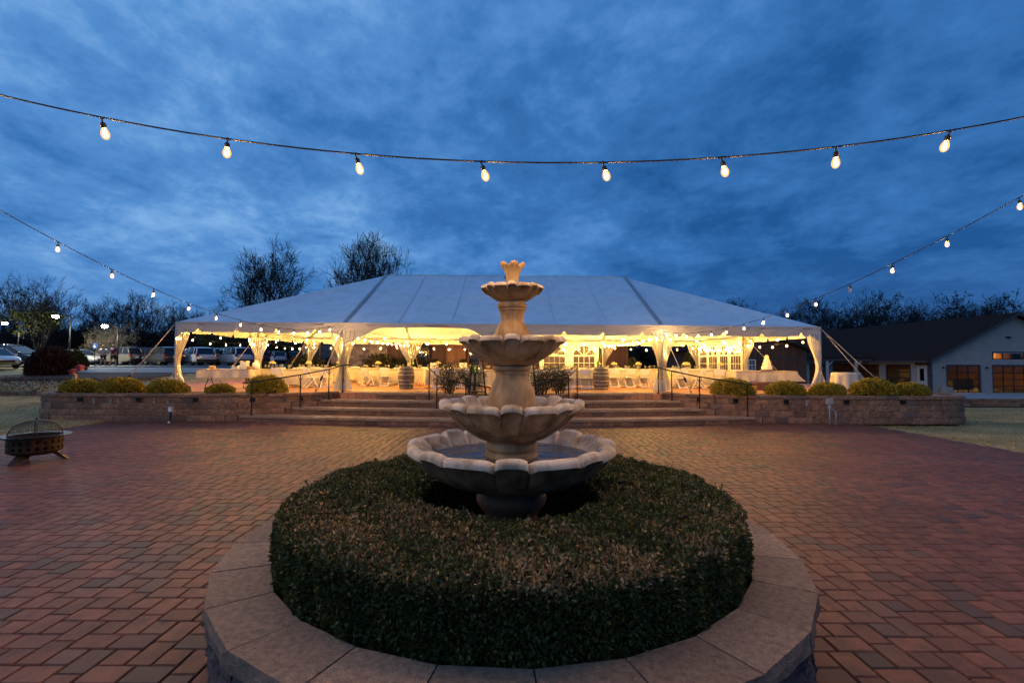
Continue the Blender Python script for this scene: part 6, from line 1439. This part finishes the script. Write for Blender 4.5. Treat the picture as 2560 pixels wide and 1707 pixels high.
def lodge():
    T = thing('lodge', 'long lodge with rubble stone wall and cedar boards behind the tent', 'building', (0, 0, 0)); y = 36.6; zg = 0.8; ze_ = 4.3
    MB().box((-12.6, y + 0.3, (zg + ze_) / 2), (6.4, 0.6, ze_ - zg)).build('stone_wall', M_RUBBLE, T)
    planks(T, -9.4, 8.75, y, zg, lambda x: ze_, 0.26, M_BARN, skip=[(-8.05, -6.15, 1.5, 3.6), (-4.95, -3.45, zg, 3.4), (-3.35, -2.3, 1.6, 3.2)])
    MB().box((-3.55, y + 4.3, (zg + ze_) / 2), (24.5, 8.0, ze_ - zg)).build('walls', M_BARN, T)
    for x in (-7.6, -6.62): window(T, x, y + 0.02, 1.5, 0.86, 2.1, M_FRAMEB, 1, 1, 1)
    for x in (-14.9, -14.0): window(T, x, y - 0.04, 1.6, 0.78, 2.0, M_FRAMEB, 1, 1, 1)
    window(T, -2.85, y + 0.02, 1.6, 0.95, 1.6, M_WOODR, 1, 1, 1)
    for x in (-4.57, -3.83):
        d = MB().box((x, y - 0.02, zg + 1.28), (0.72, 0.06, 2.55)).build('door', M_WOODR, T)
        for k in range(4): MB().box((x - 0.27 + 0.18 * k, y - 0.062, zg + 1.28), (0.165, 0.02, 2.45)).build('plank', M_WOODR, d)
        MB().tube([(x + (0.28 if x < -4.2 else -0.28), y - 0.10, zg + 0.95), (x + (0.28 if x < -4.2 else -0.28), y - 0.10, zg + 1.30)], 0.02, 6).build('handle', M_IRON, d)
    v = [(-16.6, y - 0.9, ze_ - 0.2), (9.4, y - 0.9, ze_ - 0.2), (9.4, y + 4.3, 6.1), (-16.6, y + 4.3, 6.1)]; v += [(a, b, c + 0.16) for a, b, c in v]
    MB().add(v, [(0, 1, 2, 3), (4, 5, 6, 7), (0, 1, 5, 4), (1, 2, 6, 5), (2, 3, 7, 6), (3, 0, 4, 7)]).build('roof', M_SHINGLE, T)
    v = [(-16.6, y + 9.6, ze_ - 0.2), (9.4, y + 9.6, ze_ - 0.2), (9.4, y + 4.3, 6.1), (-16.6, y + 4.3, 6.1)]; v += [(a, b, c + 0.16) for a, b, c in v]
    MB().add(v, [(0, 1, 2, 3), (4, 5, 6, 7), (0, 1, 5, 4), (1, 2, 6, 5), (2, 3, 7, 6), (3, 0, 4, 7)]).build('roof', M_SHINGLE, T)
lodge()
for (x, lab) in ((-5.35, 'square white planter left of the cedar doors'), (-3.35, 'square white planter right of the cedar doors')):
    T = thing('square_planter', lab, 'planter', (x, 33.6, ZT)); MB().box((0, 0, 0.5), (0.46, 0.46, 1.0), taper=1.1).build('pot', M_WHITEP, T); tag(link('foliage', DSH, T, (0, 0, 0.98), sc=0.25), kind='stuff')

# ------------------------------------------------------------------ parked cars
WH = {}
def wheel_meshes():
    ty = MB(); 
    prof = [(0.20, -0.10), (0.32, -0.105), (0.345, -0.07), (0.345, 0.07), (0.32, 0.105), (0.20, 0.10)]
    n = 20; vs = []
    for (r_, t) in prof:
        for j in range(n): a = 2 * PI * j / n; vs.append((r_ * math.cos(a), t, r_ * math.sin(a)))
    fs = [(i * n + j, i * n + (j + 1) % n, (i + 1) * n + (j + 1) % n, (i + 1) * n + j) for i in range(len(prof) - 1) for j in range(n)]
    WH['tyre'] = ty.add(vs, fs).mesh('tyre', M_TYRE, True)
    rm = MB(); rm.v += [(0.21 * math.cos(2 * PI * j / 20), 0.02, 0.21 * math.sin(2 * PI * j / 20)) for j in range(20)]; rm.f.append(tuple(range(20)))
    for k in range(5):
        a = 2 * PI * k / 5; c, s = math.cos(a), math.sin(a); rm.add([(x * c - z * s, yy, x * s + z * c) for (x, z) in ((0.02, -0.035), (0.215, -0.025), (0.215, 0.025), (0.02, 0.035)) for yy in (0.085,)] , [(0, 1, 2, 3)])
    rm.add([(0.055 * math.cos(2 * PI * j / 10), 0.095, 0.055 * math.sin(2 * PI * j / 10)) for j in range(10)], [tuple(range(10))])
    n = 20; rm.add([(0.225 * math.cos(2 * PI * j / n), y, 0.225 * math.sin(2 * PI * j / n)) for y in (0.095, 0.02) for j in range(n)], [(j, (j + 1) % n, n + (j + 1) % n, n + j) for j in range(n)]); WH['rim'] = rm.mesh('rim', M_RIM)
wheel_meshes()
KIND = {
 'suv': dict(body=[(-2.33, .55, .98, .78), (-2.28, .36, 1.04, .87), (-1.7, .27, 1.08, .93), (0, .26, 1.05, .94), (1.25, .27, 1.04, .93), (1.75, .30, 1.00, .90), (2.18, .36, .90, .82), (2.33, .50, .72, .70)], cab=[(-2.22, 1.03, .85, .84), (-1.98, 1.62, .70, .86), (-1.4, 1.71, .70, .88), (0.0, 1.71, .70, .89), (0.45, 1.63, .69, .89), (1.28, 1.03, .80, .88)], ax=1.38, pil=(-1.55, -0.35)),
 'sedan': dict(body=[(-2.40, .50, .88, .72), (-2.34, .34, .96, .84), (-1.7, .24, .98, .90), (0, .22, .93, .91), (1.2, .24, .93, .90), (1.8, .28, .86, .87), (2.25, .34, .74, .78), (2.40, .45, .62, .64)], cab=[(-1.95, .95, .76, .82), (-1.15, 1.38, .62, .84), (-0.6, 1.45, .63, .86), (0.1, 1.44, .63, .87), (0.4, 1.38, .62, .87), (1.30, .92, .76, .86)], ax=1.42, pil=(-0.75, 0.05)),
 'minivan': dict(body=[(-2.52, .50, 1.0, .82), (-2.47, .34, 1.06, .90), (-1.8, .25, 1.10, .96), (0, .24, 1.06, .97), (1.4, .25, 1.02, .95), (2.0, .30, .92, .88), (2.38, .36, .80, .78), (2.52, .46, .66, .66)], cab=[(-2.42, 1.05, .87, .88), (-2.22, 1.66, .74, .89), (-1.6, 1.76, .74, .92), (0.2, 1.74, .74, .93), (0.75, 1.62, .72, .92), (1.85, 1.0, .82, .90)], ax=1.52, pil=(-1.35, 0.1)),
 'pickup': dict(body=[(-2.85, .60, 1.12, .90), (-2.8, .45, 1.15, .94), (-0.8, .42, 1.15, .95), (0, .40, 1.15, .95), (1.4, .40, 1.15, .94), (2.3, .42, 1.12, .92), (2.75, .46, 1.02, .86), (2.85, .6, .9, .8)], cab=[(-0.85, 1.13, .84, .90), (-0.72, 1.82, .74, .90), (0.0, 1.88, .74, .90), (0.7, 1.86, .74, .90), (1.0, 1.80, .73, .90), (1.6, 1.13, .84, .90)], ax=1.75, pil=(0.2,)),
}
PROTO = {}
def car_meshes(kind, paint):
    K = KIND[kind]; out = []
    b = MB(); ring = 10
    for (x, zb, zt, w) in K['body']:
        zm = zb + (zt - zb) * 0.45
        b.v += [(x, -w * .86, zb), (x, -w * .98, zb + .10), (x, -w, zm), (x, -w * .97, zt - .05), (x, -w * .88, zt), (x, w * .88, zt), (x, w * .97, zt - .05), (x, w, zm), (x, w * .98, zb + .10), (x, w * .86, zb)]
    n = len(K['body'])
    for i in range(n - 1):
        for j in range(ring): b.f.append((i * ring + j, (i + 1) * ring + j, (i + 1) * ring + (j + 1) % ring, i * ring + (j + 1) % ring))
    b.f.append(tuple(range(ring))); b.f.append(tuple((n - 1) * ring + j for j in range(ring - 1, -1, -1)))
    rf = MB(); cabs = K['cab']; g = MB()
    for (x, z, wt, wb) in cabs:
        zb = float(np.interp(x, [q[0] for q in K['body']], [q[2] for q in K['body']])) - 0.03; g.v += [(x, -wb * .97, zb), (x, -wt, z), (x, wt, z), (x, wb * .97, zb)]
    m = len(cabs)
    for i in range(m - 1):
        for j in range(3): g.f.append((i * 4 + j, (i + 1) * 4 + j, (i + 1) * 4 + j + 1, i * 4 + j + 1))
    rc_ = cabs[1:m - 1]
    for (x, z, wt, wb) in rc_: rf.v += [(x, -wt - .012, z - .05), (x, -wt * .92, z + .018), (x, 0, z + .035), (x, wt * .92, z + .018), (x, wt + .012, z - .05)]
    for i in range(len(rc_) - 1):
        for j in range(4): rf.f.append((i * 5 + j, (i + 1) * 5 + j, (i + 1) * 5 + j + 1, i * 5 + j + 1))
    pls = []
    for s in (-1, 1):
        def P(i, top): x, z, wt, wb = cabs[i]; zb = float(np.interp(x, [q[0] for q in K['body']], [q[2] for q in K['body']])); return (x, s * (wt + .005), z - .02) if top else (x, s * wb * .96, zb - .02)
        pls.append(MB().tube([P(0, False), P(1, True)], 0.05, 5)); pls.append(MB().tube([P(m - 1, False), P(m - 2, True)], 0.04, 5))
        for xx in K['pil']:
            z = float(np.interp(xx, [q[0] for q in cabs], [q[1] for q in cabs])); wt = float(np.interp(xx, [q[0] for q in cabs], [q[2] for q in cabs])); wb = float(np.interp(xx, [q[0] for q in cabs], [q[3] for q in cabs])); zb = float(np.interp(xx, [q[0] for q in K['body']], [q[2] for q in K['body']]))
            pls.append(MB().tube([(xx, s * (wb * .965), zb - .03), (xx, s * (wt + .008), z - .02)], 0.035, 5))
    bb = b.mesh('body', paint); smooth_by_angle(bb, 35); gg = g.mesh('windows', M_CARGL); rr_ = rf.mesh('roof', paint); smooth_by_angle(rr_, 40); out = [('body', bb), ('windows', gg), ('roof', rr_)] + [('pillar', q.mesh('pillar', paint, True)) for q in pls]
    fx = K['body'][-2][0]; fw = K['body'][-2][3]; bx_ = K['body'][0][0]; bw = K['body'][1][3]; zt = K['body'][-2][2]; zr_ = K['body'][1][2]
    out.append(('grille', MB().box((K['body'][-1][0] - 0.02, 0, zt - 0.22), (0.08, 0.80, 0.16)).mesh('grille', M_BLACKP))); out.append(('bumper', MB().box((bx_ + 0.06, 0, 0.48), (0.22, 1.62, 0.20)).mesh('bumper', M_BLACKP)))
    out.append(('number_plate', MB().box((bx_ - 0.012, 0, 0.78), (0.03, 0.30, 0.15)).mesh('number_plate', M_WHITEP)))
    pr = []
    for s in (-1, 1):
        pr.append(('headlight', MB().box((fx + 0.05, s * (fw - 0.16), zt - 0.17), (0.16, 0.34, 0.13), rz=-s * 0.35).mesh('headlight', M_HEAD))); pr.append(('taillight', MB().box((bx_ + 0.05, s * (bw - 0.11), zr_ - 0.10), (0.14, 0.24, 0.20), rz=s * 0.25).mesh('taillight', M_TAIL)))
        pr.append(('mirror', MB().box((0.85 if kind != 'pickup' else 1.1, s * (0.98), 1.06 if kind != 'sedan' else 0.98), (0.12, 0.20, 0.13)).mesh('mirror', paint)))
    return out + pr, K
def car(kind, paint, x, y, heading, label, z=1.5, amber=False):
    key = (kind, paint.name)
    if key not in PROTO: PROTO[key] = car_meshes(kind, paint)
    ms, K = PROTO[key]; T = thing('parked_car', label, 'pickup' if kind == 'pickup' else ('minivan' if kind == 'minivan' else 'car'), (x, y, z), R(heading), 'cars in the parking lot')
    for nm, me in ms: link(nm, me, T)
    for sx in (-1, 1):
        for sy in (-1, 1):
            w = link('wheel', None, T, (sx * K['ax'], sy * 0.80, 0.345)); w.rotation_euler = (0, 0, 0 if sy > 0 else PI); link('tyre', WH['tyre'], w); link('rim', WH['rim'], w)
    if amber: MB().box((K['body'][-2][0] + 0.06, -0.62, 0.62), (0.12, 0.22, 0.10)).build('turn_signal', M_AMBER, T)
PW = carpaint('paint_white', (0.62, 0.63, 0.65)); PB = carpaint('paint_black', (0.012, 0.013, 0.018)); PS = carpaint('paint_silver', (0.36, 0.37, 0.38)); PO = carpaint('paint_olive', (0.15, 0.14, 0.11)); PN = carpaint('paint_navy', (0.012, 0.02, 0.05)); PG = carpaint('paint_grey', (0.07, 0.075, 0.09)); PR = carpaint('paint_red', (0.22, 0.015, 0.015)); PT = carpaint('paint_charcoal', (0.022, 0.024, 0.026))
def ux(u, Y): return (u - 1280) / 1215 * Y
car('sedan', PW, ux(-22, 34.2), 34.2, -24, 'white sedan facing out at the left edge with only its nose in view', 1.36)
car('minivan', PB, ux(20, 40.5), 40.5, 4, 'black minivan parked side-on at the far left')
car('sedan', PS, ux(200, 45.5), 45.5, -8, 'silver sedan with an amber signal behind the maroon bush', amber=True)
car('suv', PO, ux(285, 46.5), 46.5, 178, 'olive grey SUV behind the two walking people')
car('suv', PN, ux(352, 48.0), 48.0, 205, 'dark navy SUV right of the olive one')
car('suv', PT, ux(408, 46.0), 46.0, 148, 'charcoal jeep-like SUV left of the corner curtain')
car('suv', PW, ux(492, 47.0), 47.0, 143, 'white SUV seen through the left corner curtain')
car('suv', PG, ux(540, 50.0), 50.0, 140, 'dark grey SUV between the white SUV and white minivan')
car('minivan', PW, ux(582, 48.5), 48.5, 145, 'white minivan seen through the left tent bay')
car('suv', PR, ux(630, 52.0), 52.0, 142, 'red SUV half hidden by the end curtain')
car('suv', PW, ux(684, 66.0), 66.0, 138, 'white hatchback far off between the two end curtains')
car('suv', PT, ux(722, 68.0), 68.0, 138, 'dark SUV far off right of the white hatchback')
car('pickup', PW, ux(5, 58.0), 58.0, 172, 'white pickup in the back row at the left edge')
car('suv', PG, ux(48, 60.0), 60.0, 178, 'grey SUV in the back row behind the black minivan')
car('sedan', PS, ux(205, 62.0), 62.0, 178, 'pale sedan in the back row below the lot lamp')
car('suv', PW, ux(320, 60.0), 60.0, 186, 'white SUV in the back row above the olive one')
car('suv', PG, ux(372, 62.0), 62.0, 176, 'grey SUV in the back row above the navy one')
car('pickup', PW, ux(480, 60.0), 60.0, 172, 'white truck in the back row behind the corner curtain')

# ------------------------------------------------------------------ lamps, signs, birdhouses
for (u, v, lab) in ((46, 817, 'lit lot lamp on a pole at the far left'), (174, 801, 'lit lot lamp on the tallest looking pole, middle of three'), (294, 824, 'lit lot lamp above the pale vase-shaped tree')):
    Y = 50 if u == 46 else 43.5; x = ux(u, Y); z = 2 + (903 - v) * Y / 1215
    T = thing('lot_lamp', lab, 'lamp post', (x, Y, 1.45), 0, 'lamps of the parking lot'); h = z - 1.45
    MB().tube([(0, 0, 0), (0, 0, h + 0.25)], [0.09, 0.055], 8).build('pole', M_IRON, T, True); MB().tube([(0, 0, h + 0.22), (0, -1.25, h + 0.26)], 0.035, 6).build('arm', M_IRON, T); MB().box((0, -1.45, h + 0.22), (0.34, 0.50, 0.10)).build('head', M_IRON, T)
    MB().lathe([(0.0, -0.13), (0.16, -0.10), (0.24, -0.02), (0.20, 0.06), (0.0, 0.08)], 14, (0, -1.45, h + 0.08)).build('lens', M_LOT, T, True)
def accessible_sign(x, y, z, label):
    T = thing('parking_sign', label, 'sign', (x, y, z)); MB().tube([(0, 0, 0), (0, 0, 1.7)], 0.035, 6).build('post', M_IRON, T); MB().box((0, -0.05, 1.72), (0.34, 0.02, 0.46)).build('plate', M_BLUESIGN, T)
    s = MB(); y0 = -0.064
    s.lathe([(0.0, 0), (0.025, 0)], 10, (-0.02, 0, 0), False); s.v = [(a - 0.0, y0, 1.88 + b) for (a, b, c) in s.v]
    s.box((-0.02, y0, 1.79), (0.035, 0.004, 0.13)); s.box((0.02, y0 - 0.001, 1.73), (0.10, 0.004, 0.03)); s.box((0.07, y0, 1.67), (0.03, 0.004, 0.12), ry=-0.3); s.box((0.02, y0 - 0.001, 1.79), (0.07, 0.004, 0.022))
    ring = [(-0.01 + 0.085 * math.cos(a), y0, 1.69 + 0.085 * math.sin(a)) for a in np.linspace(R(120), R(390), 14)]; s.tube(ring, 0.011, 4); s.build('wheelchair_symbol', M_WHITEP, T)
accessible_sign(ux(238, 42.5), 42.5, 1.47, 'blue accessible parking sign on a dark post beside the walking people'); accessible_sign(ux(336, 53), 53, 1.5, 'blue accessible parking sign in front of the white back-row SUV'); accessible_sign(ux(403, 53), 53, 1.5, 'blue accessible parking sign behind the charcoal SUV')
T = thing('birdhouse', 'pair of small faded red roofed birdhouses on a wooden post', 'birdhouse', (-15.5, 17.3, 0.85)); MB().box((0, 0, 0.32), (0.07, 0.07, 0.64)).build('post', M_WOODL, T)
for (x, z, w) in ((-0.10, 0.62, 0.17), (0.16, 0.76, 0.20)):
    h = MB().box((x, 0, z + 0.06), (w * .75, w * .7, 0.13)); h.build('house', M_REDPAINT, T)
    for s in (-1, 1): MB().box((x + s * w * 0.32, 0, z + 0.165), (w * 0.85, w * 1.0, 0.018), ry=s * 0.62).build('roof', M_REDPAINT, T)
    MB().lathe([(0.0, 0), (0.02, 0.0)], 8, (0, 0, 0), False).build('entrance_hole', M_BLACKP, T, loc=(x, -w * .36, z + 0.07)).rotation_euler = (PI / 2, 0, 0)
T = thing('wooden_chair', 'orange stained slat chair by the porch behind the round table', 'chair', (16.4, 24.5, 0.2), R(-30))
for i in range(5): MB().box((-0.22 + 0.11 * i, -0.18, 0.72 + (0.05 if i in (1, 2, 3) else 0)), (0.095, 0.02, 0.8), rx=-0.3).build('back_slat', M_WOODR, T)
for i in range(4): MB().box((0, 0.35 - 0.12 * i, 0.36 - 0.02 * i), (0.55, 0.10, 0.02)).build('seat_slat', M_WOODR, T)
for s in (-1, 1): MB().box((s * 0.30, 0.1, 0.55), (0.10, 0.6, 0.02)).build('armrest', M_WOODR, T); MB().box((s * 0.30, 0.36, 0.275), (0.05, 0.08, 0.55)).build('leg', M_WOODR, T); MB().box((s * 0.30, -0.2, 0.17), (0.05, 0.08, 0.40)).build('leg', M_WOODR, T)

# ------------------------------------------------------------------ two people walking away across the lot
def skin_mesh(name, verts, edges, radii, mat, parent, sub=2):
    me = bpy.data.meshes.new(name); me.from_pydata(verts, edges, []); me.materials.append(mat); o = link(name, me, parent)
    md = o.modifiers.new('skin', 'SKIN'); md.use_smooth_shade = True
    if not me.skin_vertices: 
        import bmesh
        bm = bmesh.new(); bm.from_mesh(me); bm.verts.layers.skin.verify(); bm.to_mesh(me); bm.free()
    for i, r_ in enumerate(radii): me.skin_vertices[0].data[i].radius = r_ if isinstance(r_, tuple) else (r_, r_)
    me.skin_vertices[0].data[0].use_root = True
    s = o.modifiers.new('smooth', 'SUBSURF'); s.levels = sub; s.render_levels = sub; return o
def person(x, y, z, rz, label, shirt, step=0.12, h=1.0):
    T = thing('person', label, 'person', (x, y, z), rz, None, h)
    V = [(0, 0, 0.95), (0, 0.0, 1.15), (0, -0.01, 1.35), (0, 0, 1.48), (0, 0.02, 1.56), (0, 0.03, 1.64), (0, 0.02, 1.73),
         (0.10, 0, 0.90), (0.11, step, 0.50), (0.11, step * 0.8, 0.09), (0.12, step * 0.8 + 0.14, 0.04),
         (-0.10, 0, 0.90), (-0.11, -step * 0.4, 0.50), (-0.11, -step * 1.6, 0.10), (-0.12, -step * 1.6 + 0.14, 0.04),
         (0.19, 0, 1.42), (0.25, -0.04, 1.14), (0.27, 0.03, 0.90), (0.27, 0.05, 0.80), (-0.19, 0, 1.42), (-0.25, 0.03, 1.14), (-0.27, 0.10, 0.91), (-0.27, 0.13, 0.81)]
    E = [(0, 1), (1, 2), (2, 3), (3, 4), (4, 5), (5, 6), (0, 7), (7, 8), (8, 9), (9, 10), (0, 11), (11, 12), (12, 13), (13, 14), (2, 15), (15, 16), (16, 17), (17, 18), (2, 19), (19, 20), (20, 21), (21, 22)]
    Rr = [(0.15, 0.11), (0.14, 0.10), (0.16, 0.11), 0.06, 0.06, 0.095, 0.08, 0.095, 0.06, 0.04, 0.04, 0.095, 0.06, 0.04, 0.04, 0.065, 0.045, 0.033, 0.035, 0.065, 0.045, 0.033, 0.035]
    skin_mesh('body', V, E, Rr, M_SKIN, T)
    SV = [(0, 0, 0.92), (0, 0, 1.15), (0, -0.01, 1.36), (0, 0, 1.45), (0.20, 0, 1.42), (0.25, -0.04, 1.18), (-0.20, 0, 1.42), (-0.25, 0.03, 1.18)]
    skin_mesh('shirt', SV, [(0, 1), (1, 2), (2, 3), (2, 4), (4, 5), (2, 6), (6, 7)], [(0.18, 0.135), (0.165, 0.125), (0.185, 0.13), 0.08, 0.085, 0.065, 0.085, 0.065], shirt, T)
    skin_mesh('shorts', [(0, 0, 0.96), (0.10, 0, 0.86), (0.115, step * 0.85, 0.54), (-0.10, 0, 0.86), (-0.115, -step * 0.3, 0.54)], [(0, 1), (1, 2), (0, 3), (3, 4)], [(0.16, 0.125), 0.11, 0.085, 0.11, 0.085], M_SHORTS, T)
    skin_mesh('hair', [(0, -0.02, 1.62), (0, -0.02, 1.70), (0, 0.0, 1.76)], [(0, 1), (1, 2)], [0.09, 0.11, 0.085], M_HAIR, T)
    for s, yy in ((1, step * 0.8), (-1, -step * 1.6)): MB().box((s * 0.115, yy + 0.05, 0.035), (0.095, 0.27, 0.07), taper=0.8).build('shoe', M_BLACKP, T)
    return T
person(ux(259, 41.8), 41.8, 1.47, R(15), 'person in a pale grey shirt and dark shorts walking away across the lot', M_SHIRTW, 0.10)
P2 = person(ux(284, 41.0), 41.0, 1.46, R(-5), 'person in a maroon shirt and dark shorts walking away across the lot', M_SHIRTM, 0.14, 1.02)
MB().box((0, -0.128, 1.34), (0.20, 0.006, 0.05)).build('shirt_print', M_SHIRTW, P2)
